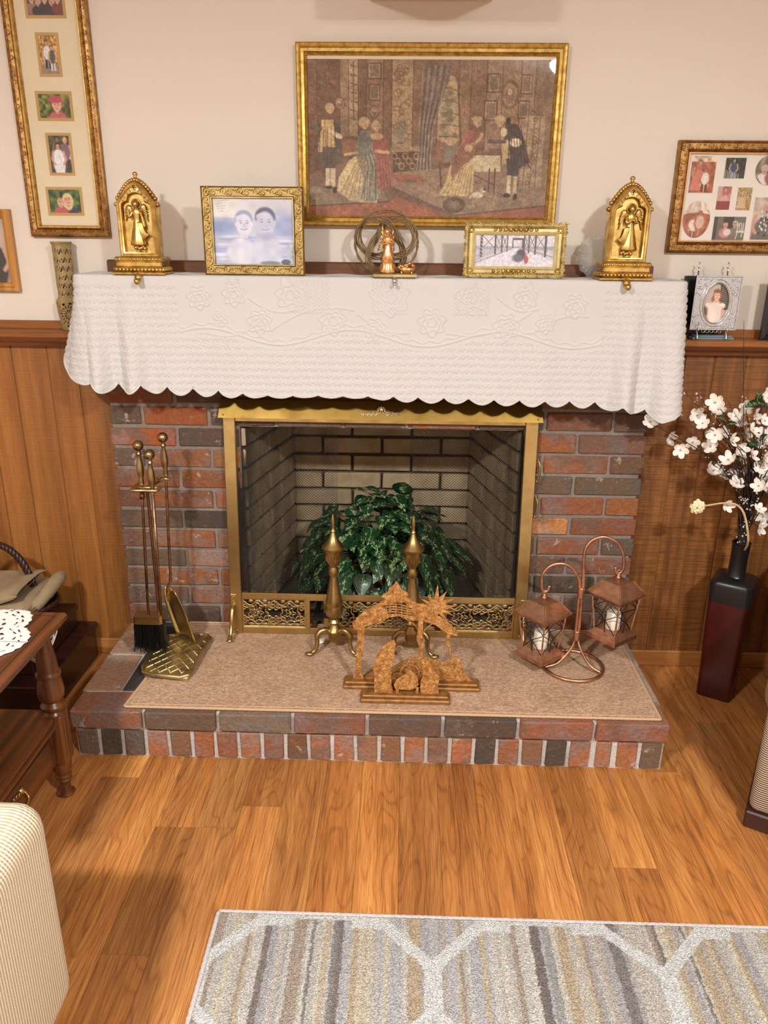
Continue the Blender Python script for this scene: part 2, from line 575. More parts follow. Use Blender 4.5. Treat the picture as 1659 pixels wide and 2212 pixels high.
# floor boards
PWD = 0.1031
known = {0: [-0.805, -1.175], 1: [-0.803], 2: [-0.721], 3: [-1.75], 11: [-0.897], 13: [-0.537], 15: [-0.291], 4: [-1.6], 5: [-0.2], 6: [-1.5], 7: [-1.7], 8: [-0.1, -1.6], 9: [-1.45], 10: [-1.8], 12: [-0.35, -1.7], 14: [-1.15], 16: [-0.7], -1: [-1.45], -2: [-0.62, -1.9], -3: [-1.05], -4: [-0.3, -1.5], 17: [-1.1]}
tone = {(0, 1): (0.60, 0.56, 0.52), (0, 0): (0.80, 0.76, 0.70), (0, 2): (0.74, 0.68, 0.6), (1, 0): (0.66, 0.66, 0.66), (1, 1): (0.74, 0.72, 0.70), (2, 0): (0.58, 0.52, 0.47), (2, 1): (0.84, 0.78, 0.7), (3, 0): (0.68, 0.64, 0.6), (4, 0): (0.78, 0.70, 0.6), (5, 1): (0.92, 0.85, 0.74), (6, 0): (0.66, 0.6, 0.54), (7, 0): (0.70, 0.62, 0.55), (8, 1): (0.78, 0.7, 0.6), (9, 0): (0.84, 0.77, 0.68), (10, 0): (0.64, 0.58, 0.5), (11, 0): (0.86, 0.8, 0.7), (11, 1): (0.72, 0.64, 0.56), (12, 1): (0.74, 0.66, 0.56), (13, 1): (0.88, 0.8, 0.68), (-1, 0): (0.86, 0.8, 0.7)}
mesh_cache = {}
for k in range(-26, 27):
    x0 = -0.526 + PWD * k
    cuts = sorted(known.get(k, [-0.3 - ((k * 0.43) % 1.2), -1.5 - ((k * 0.43) % 1.2)]), reverse=True)
    ys = [0.075] + cuts + [-2.75]
    for j in range(len(ys) - 1):
        a, b = ys[j], ys[j + 1]
        L = round(a - b - 0.0006, 4)
        if L not in mesh_cache:
            t = MB().box(-PWD / 2 + 0.0003, PWD / 2 - 0.0003, -L / 2, L / 2, -0.011, 0.0)
            o = t.build('plank', MAT_FLOOR, at=(0, 0, 0)); mesh_cache[L] = o.data
            bpy.data.objects.remove(o)
        q = random.uniform(0.58, 0.96)
        c = tone.get((k, j), (q, q * random.uniform(0.9, 0.95), q * random.uniform(0.78, 0.88)))
        inst(mesh_cache[L], 'plank', None, (x0 + PWD / 2, (a + b) / 2, 0.0), floor, c)

# wainscot boards on the back wall, chair rails, baseboards
wall_b = bpy.data.objects['wall_back']
for side, edges, matp in (('left', [-0.845, -0.952, -1.045, -1.16, -1.255, -1.37, -1.46, -1.58, -1.67, -1.79], MAT_PANEL_L), ('right', [0.845, 0.955, 1.045, 1.143, 1.24, 1.355, 1.45, 1.57, 1.66, 1.78], MAT_PANEL_R)):
    sgn = -1 if side == 'left' else 1
    bk = MB().box(min(sgn * 0.83, sgn * 3.2), max(sgn * 0.83, sgn * 3.2), 0.0655, WY + 0.002, 0.0, 1.12).build('panel_backing', MAT_GROOVE, wall_b)
    for a, b in zip(edges[:-1], edges[1:]):
        lo, hi = min(a, b) + 0.0014, max(a, b) - 0.0014
        o = MB().box(lo, hi, 0.060, 0.0665, 0.03, 1.11, 0.0022).build('panel_board', matp, wall_b)
        q = random.uniform(0.86, 1.0); o.color = (q, q * 0.97, q * 0.93, 1)
    lo, hi = min(edges[-1], sgn * 3.2), max(edges[-1], sgn * 3.2)
    o = MB().box(lo, hi, 0.060, 0.0665, 0.03, 1.11).build('panel_board', matp, wall_b)
    x0, x1 = (-3.2, -0.83) if side == 'left' else (0.83, 3.2)
    t = thing('trim_%d' % (1 if side == 'left' else 2), 'brown stained chair rail with ledge along the %s wall panelling' % ('smooth oak' if side == 'left' else 'rough sawn'), None, ((x0 + x1) / 2, WY, 1.09), kind='structure')
    MB().box(x0, x1, 0.050, WY + 0.002, 1.140, 1.166, 0.003).build('back_strip', MAT_TRIM, t)
    MB().box(x0, x1, -0.030, WY + 0.001, 1.122, 1.142, 0.004).build('ledge', MAT_TRIM, t)
    mbx = MB(); mbx.box(x0, x1, 0.012, 0.062, 1.104, 1.1225, 0.005); mbx.box(x0, x1, 0.034, 0.062, 1.090, 1.105, 0.004)
    mbx.build('moulding', MAT_TRIM, t)
    b = MB(); b.box(x0, x1, 0.048, 0.0606, 0.0, 0.058, 0.003)
    tag(b.build('baseboard_' + side, MAT_BASEB), kind='structure')

# ------------------------------------------------------------------ fireplace
fp = thing('fireplace', 'red and brown brick fireplace with a raised brick hearth', 'fireplace', (0.0, 0.0, 0.0))
W = 1.69
mb = MB()
mb.box(-W / 2 + 0.006, OX0 - 0.004, 0.007, WY + 0.02, HZ - 0.02, 1.262)
mb.box(OX1 + 0.004, W / 2 - 0.006, 0.007, WY + 0.02, HZ - 0.02, 1.262)
mb.box(OX0 - 0.0045, OX1 + 0.0045, 0.0071, WY + 0.02, OZ + 0.004, 1.262)
surround = mb.build('surround', MAT_MORTAR, fp)
LEFTC = [[(130, 84, 68), (84, 70, 62), (140, 82, 66)], [(122, 92, 80), (152, 88, 64)], [(126, 96, 82), (154, 78, 60), (146, 80, 62)], [(112, 94, 82), (168, 128, 114)], [(138, 90, 72), (154, 84, 66), (152, 76, 60)], [(118, 94, 80), (84, 72, 66)], [(128, 84, 68), (152, 74, 56), (160, 94, 72)], [(148, 80, 64), (142, 76, 60)], [(114, 94, 82), (146, 96, 72), (186, 124, 80)], [(166, 74, 52), (98, 82, 76)], [(108, 88, 78), (156, 72, 54), (96, 80, 74)], [(138, 78, 60), (102, 74, 64)]]
RIGHTC = [[(122, 88, 72), (132, 86, 66)], [(134, 108, 96), (164, 138, 122), (120, 96, 82)], [(112, 98, 88), (76, 68, 64), (130, 86, 70)], [(144, 82, 66), (138, 92, 76)], [(114, 94, 84), (150, 82, 66), (132, 92, 80)], [(142, 88, 70), (204, 138, 82)], [(156, 80, 58), (150, 88, 70), (110, 90, 80)], [(114, 98, 84), (118, 100, 88)], [(118, 90, 76), (160, 90, 66), (150, 90, 70)], [(134, 98, 88), (156, 84, 66)], [(116, 92, 82), (132, 84, 68), (100, 84, 76)], [(120, 90, 76), (140, 80, 66)]]
PAL = [(150, 78, 60), (120, 96, 82), (98, 80, 72), (142, 84, 66), (112, 92, 80), (156, 82, 60)]
MOD = W / 8


def brick_tone(c):
    r, g_, b_ = c
    return lin(r * 1.03, max(g_, min(g_ * 1.22, r * 0.62)), b_ * 0.90) if (r - b_) / r > 0.45 else lin(r, g_ * 0.95, b_ * 0.86)


def brick_mesh(L, D, Hh, name='brick', jit=0.0016, mat=None):
    key = (round(L, 3), round(D, 3), round(Hh, 3), random.randrange(3), mat.name)
    if key in mesh_cache: return mesh_cache[key]
    t = MB().box(-L / 2, L / 2, -D / 2, D / 2, -Hh / 2, Hh / 2, 0.0035)
    t.v = [(x + random.uniform(-jit, jit), y + random.uniform(-jit, jit) * 0.6, z + random.uniform(-jit, jit)) for x, y, z in t.v]
    o = t.build(name, mat, at=(0, 0, 0)); me = o.data
    bpy.data.objects.remove(o)
    mesh_cache[key] = me
    return me


for i in range(16):
    zc = HZ + i * CP + CP / 2
    start = -W / 2 - (MOD / 2 if i % 2 == 0 else 0)
    spans = []
    for k in range(10):
        a, b = start + k * MOD, start + (k + 1) * MOD
        a, b = max(a, -W / 2), min(b, W / 2)
        if b - a < 0.03: continue
        if i < 10:
            for lo, hi in ((-W / 2, OX0), (OX1, W / 2)):
                aa, bb = max(a, lo), min(b, hi)
                if bb - aa > 0.025: spans.append((aa, bb))
        else:
            spans.append((a, b))
    ls = [q for q in spans if (q[0] + q[1]) / 2 < 0]
    rs = [q for q in spans if (q[0] + q[1]) / 2 >= 0][::-1]
    for grp, cols in ((ls, LEFTC), (rs, RIGHTC)):
        for n_, (a, b) in enumerate(grp):
            c = cols[i][n_] if i < 12 and n_ < len(cols[i]) else random.choice(PAL)
            c = brick_tone(c)
            ga = 0.0055 if a > -W / 2 + 0.001 else -random.uniform(0, 0.006)
            gb = 0.0055 if b < W / 2 - 0.001 else -random.uniform(0, 0.006)
            L = b - a - ga - gb
            inst(brick_mesh(L, 0.066, CP - 0.0115, mat=MAT_BRICK), 'brick', None, ((a + ga + b - gb) / 2, 0.033 + random.uniform(-0.002, 0.002), zc + 0.0005), surround, c)

# firebox
FB = 0.50
BX0, BX1 = -0.335, 0.345
mb = MB()
T = 0.95
mb.add([(OX0, 0.008, HZ), (OX1, 0.008, HZ), (BX1, FB, HZ), (BX0, FB, HZ)], [[0, 1, 2, 3]])
mb.add([(OX0 - .004, 0.008, HZ), (BX0, FB, HZ), (BX0, FB, T), (OX0 - .004, 0.008, T)], [[0, 1, 2, 3]])
mb.add([(OX1 + .004, 0.008, HZ), (BX1, FB, HZ), (BX1, FB, T), (OX1 + .004, 0.008, T)], [[0, 1, 2, 3]])
mb.add([(BX0, FB, HZ), (BX1, FB, HZ), (BX1, FB, T), (BX0, FB, T)], [[0, 1, 2, 3]])
mb.add([(OX0, 0.008, T), (OX1, 0.008, T), (BX1, FB, T), (BX0, FB, T)], [[0, 1, 2, 3]])
firebox = mb.build('firebox', MAT_MORTAR_DARK, fp)
for i in range(11):
    zc = HZ + i * CP + CP / 2
    n_ = 3
    LB = (BX1 - BX0) / n_
    for k in range(-1, n_ + 1):
        a = BX0 + (k + (0.5 if i % 2 else 0)) * LB; b = a + LB
        a, b = max(a, BX0), min(b, BX1)
        if b - a < 0.03: continue
        q = random.uniform(0.8, 1.0)
        inst(brick_mesh(round(b - a - 0.01, 3), 0.03, CP - 0.011, 'firebrick', mat=MAT_FIREBRICK), 'firebrick', None, ((a + b) / 2, FB - 0.008, zc), firebox, (q, q, q))
    for sgn, (xa, xb) in ((-1, (OX0, BX0)), (1, (OX1, BX1))):
        d = Vector((xb - xa, FB - 0.014, 0)); Ls = d.length; d.normalize()
        R = Matrix(((d.x, -d.y, 0), (d.y, d.x, 0), (0, 0, 1)))
        for k in range(-1, 3):
            a = (k + (0.5 if i % 2 else 0.0)) * 0.215; b = a + 0.215
            a, b = max(a, 0), min(b, Ls)
            if b - a < 0.03: continue
            q = random.uniform(0.8, 1.0)
            m_ = (a + b) / 2
            inst(brick_mesh(round(b - a - 0.01, 3), 0.03, CP - 0.011, 'firebrick', mat=MAT_FIREBRICK), 'firebrick', R, (xa + d.x * m_ + sgn * 0.006, 0.014 + d.y * m_, zc), firebox, (q, q, q))

# hearth
HD = 0.538
mb = MB()
mb.box(-W / 2 + 0.012, W / 2 - 0.012, -HD + 0.014, 0.012, 0.0, HZ - 0.004)
hearth = mb.build('hearth', MAT_MORTAR_PALE, fp)
CAPC = [(146, 98, 78), (112, 90, 78), (134, 116, 104), (140, 92, 76), (108, 86, 76), (92, 76, 70), (148, 88, 72), (150, 94, 76)]
for k in range(8):
    a = -W / 2 + k * MOD
    inst(brick_mesh(MOD - 0.011, 0.104, 0.057, mat=MAT_BRICK), 'brick', None, (a + MOD / 2, -HD + 0.052, HZ - 0.0285), hearth, brick_tone(CAPC[k]))
for sgn in (-1, 1):
    for k in range(2):
        L = 0.205
        c = (176, 142, 122) if sgn < 0 else (178, 160, 146)
        inst(brick_mesh(0.112, L, 0.057, mat=MAT_BRICK), 'brick', None, (sgn * (W / 2 - 0.056), -HD + 0.110 + k * 0.2155 + L / 2, HZ - 0.0285), hearth, brick_tone(c))
RC = ['g', 'd', 'db', 'o', 'b', 'ob', 'rb', 'o', 'rb', 'bd', 'o', 'o', 't', 'b', 'o', 'og', 'r', 'd', 'od', 'bg', 'd', 'o', 'o', 'o', 'g']
RCOL = dict(g=(116, 98, 88), d=(86, 74, 68), db=(108, 88, 78), o=(168, 108, 78), b=(140, 104, 84), ob=(158, 100, 72), rb=(148, 92, 70), bd=(120, 84, 64), t=(158, 116, 92), og=(156, 110, 88), r=(176, 100, 76), od=(150, 98, 72), bg=(138, 102, 84))
RP = 1.668 / 25
for k in range(25):
    L = RP - 0.0105 - (0.014 if k == 22 else 0)
    inst(brick_mesh(L, 0.19, 0.084, mat=MAT_BRICK), 'brick', None, (-0.834 + RP * (k + 0.5), -HD + 0.008 + 0.095, 0.046), hearth, brick_tone(RCOL[RC[k]]))
MB().box(-0.728, 0.728, -0.424, 0.004, HZ - 0.01, HZ - 0.0005, 0.001).build('slate_inlay', MAT_SLATE, hearth)

# mantel shelf with back strip
mt = thing('mantel', 'dark wooden mantel shelf mostly hidden under the white quilt', 'mantel', (0.0, -0.03, 1.255))
MB().box(-0.857, 0.867, -0.122, WY, 1.262, 1.3095, 0.006).build('shelf', MAT_MANTEL_TRIM, mt)
MB().box(-0.82, 0.82, 0.046, WY + 0.001, 1.308, 1.349, 0.004).build('back_strip', MAT_MANTEL_TRIM, mt)
MB().box(-0.82, 0.82, -0.06, WY, 1.235, 1.263, 0.004).build('bed_moulding', MAT_MANTEL_TRIM, mt)

# box fixed high on the wall, only its underside in view
b = MB()
poly = [(-0.027, WY + 0.001), (-0.027, -0.27), (-0.012, -0.285), (0.288, -0.285), (0.303, -0.27), (0.303, WY + 0.001)]
b.zprism(poly, 2.026, 2.15); b.zprism([(x * 0.94 + 0.008, y if y > 0 else y * 0.95) for x, y in poly], 2.15, 2.165)
tag(b.build('wall_box', plain('beige_plastic', (222, 206, 190), 0.5)), 'pale box fixed to the wall above the gold-framed tapestry', 'wall box')

# ceiling lamps (behind the camera)
g = G('lamp_glass')
MAT_LAMP = g.surface(g.n('Emission', Color=(0.98, 1.0, 0.99), Strength=60.0))
for sgn, lbl in ((-1, 'white glass ceiling lamp on the end-table side of the room'), (1, 'white glass ceiling lamp on the floor-vase side of the room')):
    x, y = (-1.02, -2.6) if sgn < 0 else (1.05, -2.7)
    t = thing('ceiling_lamp', lbl, 'lamp', (x, y, 2.45), 'ceiling lamps')
    MB().lathe([(0.15, 0.0), (0.155, -0.012), (0.14, -0.03)], x, y, 2.45, 28).build('canopy', MAT_BRASS, t, angle=40)
    pr = [(0.135 * math.cos(a), -0.03 - 0.075 * math.sin(a)) for a in np.linspace(0, PI / 2 - 0.05, 8)]
    MB().lathe(pr, x, y, 2.45, 28).build('lamp_shade_%s_offscreen' % ('left' if sgn < 0 else 'right'), MAT_LAMP, t, smooth=True)
    ld = bpy.data.lights.new('ceiling_lamp_%s_offscreen' % ('left' if sgn < 0 else 'right'), 'AREA'); ld.shape = 'DISK'; ld.size = 0.16; ld.energy = LAMP_POWER; ld.color = LAMP_COLOR
    lo = bpy.data.objects.new(ld.name, ld); COL.objects.link(lo); lo.parent = t; lo.location = (0, 0, -0.125)

# ------------------------------------------------------------------ flat prints (photographs, tapestry)
class Canvas:
    """coordinates x to the right, y downwards"""

    def __init__(s, x0, x1, y0, y1, nx, ny, col):
        s.X, s.Y = np.meshgrid(np.linspace(x0, x1, nx), np.linspace(y0, y1, ny))
        s.c = np.ones((ny, nx, 3)) * np.array(col, float)
        s.b = (x0, x1, y0, y1)

    def put(s, m, col, a=1.0):
        m = (m * a)[..., None]
        s.c = s.c * (1 - m) + np.array(col, float) * m
        return s

    def ell(s, cx, cy, rx, ry, col, rot=0.0, soft=0.12, a=1.0):
        r = math.radians(rot)
        u = (s.X - cx) * math.cos(r) + (s.Y - cy) * math.sin(r)
        w = -(s.X - cx) * math.sin(r) + (s.Y - cy) * math.cos(r)
        d = np.sqrt((u / rx) ** 2 + (w / ry) ** 2)
        return s.put(np.clip((1 + soft - d) / (2 * soft), 0, 1), col, a)

    def ring(s, cx, cy, rx, ry, t, col, a=1.0):
        d = np.sqrt(((s.X - cx) / rx) ** 2 + ((s.Y - cy) / ry) ** 2)
        return s.put((np.abs(d - 1) < t).astype(float), col, a)

    def poly(s, pts, col, a=1.0):
        ins = np.zeros(s.X.shape, bool)
        n = len(pts)
        for i in range(n):
            xa, ya = pts[i]; xb, yb = pts[(i + 1) % n]
            if ya == yb: continue
            c = ((s.Y >= min(ya, yb)) & (s.Y < max(ya, yb)))
            xi = xa + (s.Y - ya) * (xb - xa) / (yb - ya)
            ins ^= c & (s.X < xi)
        return s.put(ins.astype(float), col, a)

    def rect(s, x0, x1, y0, y1, col, a=1.0):
        return s.put(((s.X >= x0) & (s.X <= x1) & (s.Y >= y0) & (s.Y <= y1)).astype(float), col, a)

    def line(s, pts, w, col, a=1.0):
        m = np.zeros(s.X.shape)
        for (xa, ya), (xb, yb) in zip(pts[:-1], pts[1:]):
            L2 = (xb - xa) ** 2 + (yb - ya) ** 2 + 1e-9
            t = np.clip(((s.X - xa) * (xb - xa) + (s.Y - ya) * (yb - ya)) / L2, 0, 1)
            d = np.hypot(s.X - xa - t * (xb - xa), s.Y - ya - t * (yb - ya))
            m = np.maximum(m, np.clip((w - d) / (w * 0.4) , 0, 1))
        return s.put(m, col, a)

    def noise(s, cell, amp, region=None):
        ny, nx = s.X.shape
        x0, x1, y0, y1 = s.b
        gx = (s.X - x0) / cell; gy = (s.Y - y0) / cell
        L = rng.random((int(gy.max()) + 3, int(gx.max()) + 3))
        ix = gx.astype(int); iy = gy.astype(int); fx = gx - ix; fy = gy - iy
        fx = fx * fx * (3 - 2 * fx); fy = fy * fy * (3 - 2 * fy)
        v = L[iy, ix] * (1 - fx) * (1 - fy) + L[iy, ix + 1] * fx * (1 - fy) + L[iy + 1, ix] * (1 - fx) * fy + L[iy + 1, ix + 1] * fx * fy
        f = 1 + amp * (v - 0.5) * 2
        if region is not None: f = np.where(region, f, 1)
        s.c = s.c * f[..., None]
        return s

    def lin(s):
        c = np.clip(s.c / 255, 0, 1)
        return np.where(c <= 0.04045, c / 12.92, ((c + 0.055) / 1.055) ** 2.4)

    def panel(s, name, x0, x1, y, z0, z1, mat, parent, oval=False):
        """upright flat print facing -y; canvas row 0 is the top edge"""
        ny, nx = s.X.shape
        X, Z = np.meshgrid(np.linspace(x0, x1, nx), np.linspace(z1, z0, ny))
        V = np.stack([X, np.full_like(X, y), Z], -1)
        mask = None
        if oval:
            # keep the grid but squeeze it into the ellipse
            U = np.linspace(-1, 1, nx)[None, :] * np.ones((ny, 1)); Wv = np.linspace(1, -1, ny)[:, None] * np.ones((1, nx))
            uu = U * np.sqrt(np.clip(1 - Wv ** 2 / 2, 0, 1)); ww = Wv * np.sqrt(np.clip(1 - U ** 2 / 2, 0, 1))
            V[..., 0] = (x0 + x1) / 2 + uu * (x1 - x0) / 2
            V[..., 2] = (z0 + z1) / 2 + ww * (z1 - z0) / 2
        return grid_mesh(V[:, ::-1] if False else V, name, mat, parent, s.lin(), smooth=False)


def person(c, cx, top, h, hair, skin, shirt, legs, w=1.0, dress=False, arm=True):
    """a small standing figure in a snapshot"""
    hd = h / 7.2
    c.ell(cx, top + hd * 4.6, hd * 1.25 * w, hd * 2.4, shirt)
    if dress: c.poly([(cx - hd * 0.9 * w, top + hd * 3), (cx + hd * 0.9 * w, top + hd * 3), (cx + hd * 1.7 * w, top + h), (cx - hd * 1.7 * w, top + h)], shirt)
    else:
        c.rect(cx - hd * 0.95 * w, cx - hd * 0.1, top + hd * 4.8, top + h, legs)
        c.rect(cx + hd * 0.1, cx + hd * 0.95 * w, top + hd * 4.8, top + h, legs)
        c.ell(cx, top + hd * 3.1, hd * 1.2 * w, hd * 1.9, shirt)
    if arm:
        for sg in (-1, 1):
            c.line([(cx + sg * hd * 1.1 * w, top + hd * 1.9), (cx + sg * hd * 1.45 * w, top + hd * 3.6), (cx + sg * hd * 0.9 * w, top + hd * 4.6)], hd * 0.34, skin)
    c.ell(cx, top + hd * 0.55, hd * 0.62, hd * 0.72, hair)
    c.ell(cx, top + hd * 0.72, hd * 0.5, hd * 0.62, skin)
    for sg in (-1, 1): c.ell(cx + sg * hd * 0.2, top + hd * 0.66, hd * 0.07, hd * 0.06, [q * 0.35 for q in skin])
    c.ell(cx, top + hd * 1.0, hd * 0.16, hd * 0.05, (150, 80, 74))


def portrait(c, cx, cy, r, hair, skin, shirt, long=False, beard=False):
    c.ell(cx, cy + r * 2.7, r * 2.0, r * 1.7, shirt)
    if long: c.ell(cx, cy + r * 0.4, r * 1.25, r * 1.8, hair)
    c.ell(cx, cy - r * 0.18, r * 1.02, r * 1.2, hair)
    c.rect(cx - r * 0.35, cx + r * 0.35, cy + r * 0.6, cy + r * 1.5, [q * 0.9 for q in skin])
    c.ell(cx, cy, r * 0.86, r * 1.12, skin)
    c.ell(cx - r * 0.1, cy - r * 0.86, r * 0.8, r * 0.3, hair)
    for sg in (-1, 1):
        c.ell(cx + sg * r * 0.34, cy - r * 0.12, r * 0.13, r * 0.07, [q * 0.3 for q in skin])
        c.line([(cx + sg * r * 0.18, cy - r * 0.33), (cx + sg * r * 0.5, cy - r * 0.34)], r * 0.06, [q * 0.45 for q in hair])
    c.line([(cx, cy - r * 0.05), (cx + r * 0.08, cy + r * 0.28), (cx - r * 0.05, cy + r * 0.3)], r * 0.05, [q * 0.75 for q in skin])
    if beard: c.ell(cx, cy + r * 0.8, r * 0.62, r * 0.4, [q * 0.78 for q in skin])
    c.ell(cx, cy + r * 0.58, r * 0.34, r * 0.09, (172, 90, 86))


# ------------------------------------------------------------------ framed tapestry
px0, px1, pz0, pz1 = -0.232, 0.517, 1.450, 1.924
tp = thing('framed_tapestry', 'gilt-framed woven tapestry of a parlour scene hanging above the mantel', 'tapestry', ((px0 + px1) / 2, 0.06, pz0))
fr = MB().moulding(px0, px1, pz0, pz1, [(0, 0.0), (0, 0.022), (0.004, 0.026), (0.009, 0.024), (0.014, 0.019), (0.022, 0.021), (0.025, 0.017), (0.029, 0.012), (0.030, 0.002)], WY - 0.002)
frm = fr.build('frame', MAT_GOLD_LEAF, tp, angle=25)
bd = MB()
for (xa, za, xb, zb) in ((px0 + .027, pz0 + .027, px1 - .027, pz0 + .027), (px0 + .027, pz1 - .027, px1 - .027, pz1 - .027), (px0 + .027, pz0 + .027, px0 + .027, pz1 - .027), (px1 - .027, pz0 + .027, px1 - .027, pz1 - .027)):
    n = int(math.hypot(xb - xa, zb - za) / 0.005)
    for i in range(n):
        t = (i + .5) / n
        bd.ball((xa + (xb - xa) * t, WY - 0.017, za + (zb - za) * t), 0.0019, 5, 3)
bd.build('beading', MAT_GOLD_LEAF, frm, smooth=True, recalc=False)
MB().box(px0 + 0.028, px1 - 0.028, 0.0635, WY - 0.001, pz0 + 0.028, pz1 - 0.028).build('backing', MAT_MATBOARD, tp)
c = Canvas(110, 1535, 135, 1060, 340, 220, (134, 100, 82))
c.rect(100, 1540, 120, 700, (128, 96, 80))
c.poly([(110, 620), (1535, 560), (1535, 1060), (110, 1060)], (120, 90, 76))
# wall panelling and hangings
for x0, x1, col in ((110, 165, (128, 92, 76)), (165, 300, (112, 82, 68)), (300, 350, (150, 118, 98)), (350, 405, (170, 138, 112)), (405, 455, (116, 86, 72)), (455, 550, (142, 108, 88)), (550, 600, (124, 92, 76)), (600, 725, (166, 134, 106)), (725, 770, (132, 98, 80)), (990, 1060, (142, 108, 88)), (1060, 1150, (134, 102, 84)), (1150, 1240, (152, 120, 100)), (1240, 1345, (148, 116, 96)), (1345, 1430, (152, 122, 104)), (1430, 1535, (136, 108, 92))):
    c.rect(x0, x1, 120, 640, col)
    c.line([(x0, 120), (x0, 640)], 3, (98, 70, 58))
for i in range(26):
    a = rng.random() * 6.28; cx, cy = 612 + rng.random() * 100, 180 + rng.random() * 420
    c.ring(cx, cy, 14 + rng.random() * 14, 12 + rng.random() * 10, 0.14, (122, 84, 66), 0.8)
for i in range(14): c.ell(225 + rng.normal() * 22, 240 + rng.normal() * 32, 12, 10, (142, 92, 84) if i % 2 else (104, 82, 66))
for y in range(170, 480, 50): c.line([(362, y), (395, y + 8)], 4, (96, 70, 60))
c.line([(378, 150), (378, 480)], 4, (96, 70, 60))
for x, y, w, h in ((500, 200, 42, 45), (500, 320, 34, 48), (1190, 265, 38, 55), (1178, 420, 40, 58), (1378, 270, 34, 56), (1370, 415, 34, 52)):
    c.rect(x - w, x + w, y - h, y + h, (104, 76, 62)); c.rect(x - w * .8, x + w * .8, y - h * .84, y + h * .84, (164, 132, 108)); c.rect(x - w * .62, x + w * .62, y - h * .7, y + h * .7, (128, 108, 92))
for x, y, rx_, ry_ in ((1285, 330, 52, 80), (500, 432, 28, 36), (298, 385, 30, 36)):
    c.ell(x, y, rx_, ry_, (100, 74, 62)); c.ell(x, y, rx_ * .82, ry_ * .84, (160, 130, 106)); c.ell(x, y + ry_ * .1, rx_ * .5, ry_ * .58, (132, 96, 84)); c.ell(x, y - ry_ * .2, rx_ * .26, ry_ * .24, (196, 160, 132))
# window
c.poly([(880, 235), (960, 225), (1000, 300), (1010, 600), (870, 610)], (186, 154, 122)); c.poly([(890, 300), (985, 300), (985, 585), (880, 590)], (172, 148, 120))
for k in range(18): c.ell(930 + rng.normal() * 26, 420 + rng.normal() * 70, 18, 14, (118, 108, 88), a=0.8)
for k in range(5): c.line([(885, 300 + k * 68), (935, 292 + k * 70), (995, 315 + k * 66)], 4, (120, 92, 76))
c.line([(985, 250), (1010, 620)], 8, (110, 82, 70))
# curtain
c.poly([(770, 160), (945, 165), (930, 260), (880, 400), (845, 560), (832, 700), (842, 820), (750, 815), (762, 640), (770, 500), (768, 300)], (116, 98, 90))
for k in range(9): c.line([(780 + k * 18, 165), (775 + k * 15, 330), (765 + k * 10, 520), (762 + k * 9, 690), (750 + k * 11, 815)], 3, (78, 64, 60) if k % 2 else (150, 132, 120))
# mantel table and urn
c.poly([(600, 640), (775, 632), (770, 660), (605, 668)], (160, 126, 100)); c.poly([(608, 668), (760, 660), (745, 800), (615, 800)], (88, 66, 56))
for k in range(7): c.ring(620 + k * 22, 690 + (k % 3) * 30, 15, 18, 0.2, (160, 124, 94))
c.ell(652, 560, 18, 50, (136, 128, 112)); c.ell(652, 500, 10, 22, (122, 112, 98)); c.ell(652, 612, 20, 8, (112, 96, 82))
# carpets and floor
c.poly([(600, 790), (1535, 700), (1535, 990), (1010, 1045), (620, 880)], (146, 116, 96))
c.poly([(110, 1000), (580, 965), (650, 930), (970, 1050), (970, 1062), (110, 1062)], (156, 88, 66))
c.poly([(980, 1055), (1535, 985), (1535, 1062), (980, 1062)], (158, 88, 66))
c.poly([(600, 800), (760, 800), (820, 840), (640, 845)], (158, 92, 72))
c.poly([(110, 880), (560, 900), (590, 968), (110, 1000)], (142, 114, 96))
c.line([(110, 998), (590, 966)], 6, (92, 68, 58)); c.line([(610, 880), (980, 1050), (1530, 985)], 7, (98, 74, 62))
for k in range(30): c.line([(620 + k * 12, 895 + k * 5.3), (608 + k * 12, 915 + k * 5.6)], 3, (90, 66, 56))
for k in range(40): c.ring(680 + rng.random() * 780, 830 + rng.random() * 150, 16, 9, 0.22, (104, 80, 66), 0.7)
for k in range(4): c.ring(985, 985, 60 - k * 14, 44 - k * 10, 0.12, (88, 64, 56)); 
# screen at right
c.poly([(1385, 450), (1500, 450), (1500, 870), (1370, 880)], (166, 138, 114))
for x in (1400, 1440, 1470): c.line([(x, 455), (x - 8, 875)], 3, (110, 82, 68))
for k in range(16): c.ring(1435 + rng.normal() * 26, 660 + rng.normal() * 120, 12, 12, 0.2, (114, 86, 72))
# sofa behind the left group
c.ell(340, 640, 130, 70, (110, 76, 62)); c.ell(350, 640, 100, 46, (138, 96, 76)); c.rect(110, 240, 570, 800, (104, 74, 62))


def fig(hx, hy, r, hair, skin):
    r = r * 0.84; hy = hy + r * 0.15
    c.ell(hx, hy - r * .35, r * 1.12, r * 1.1, hair); c.ell(hx + r * .1, hy + r * .12, r * .68, r * .9, skin)
    c.ell(hx + r * .35, hy, r * .1, r * .07, (70, 48, 40)); c.ell(hx + r * .3, hy + r * .5, r * .2, r * .08, (160, 92, 80))


SK = (202, 160, 126); HR = (190, 160, 128)
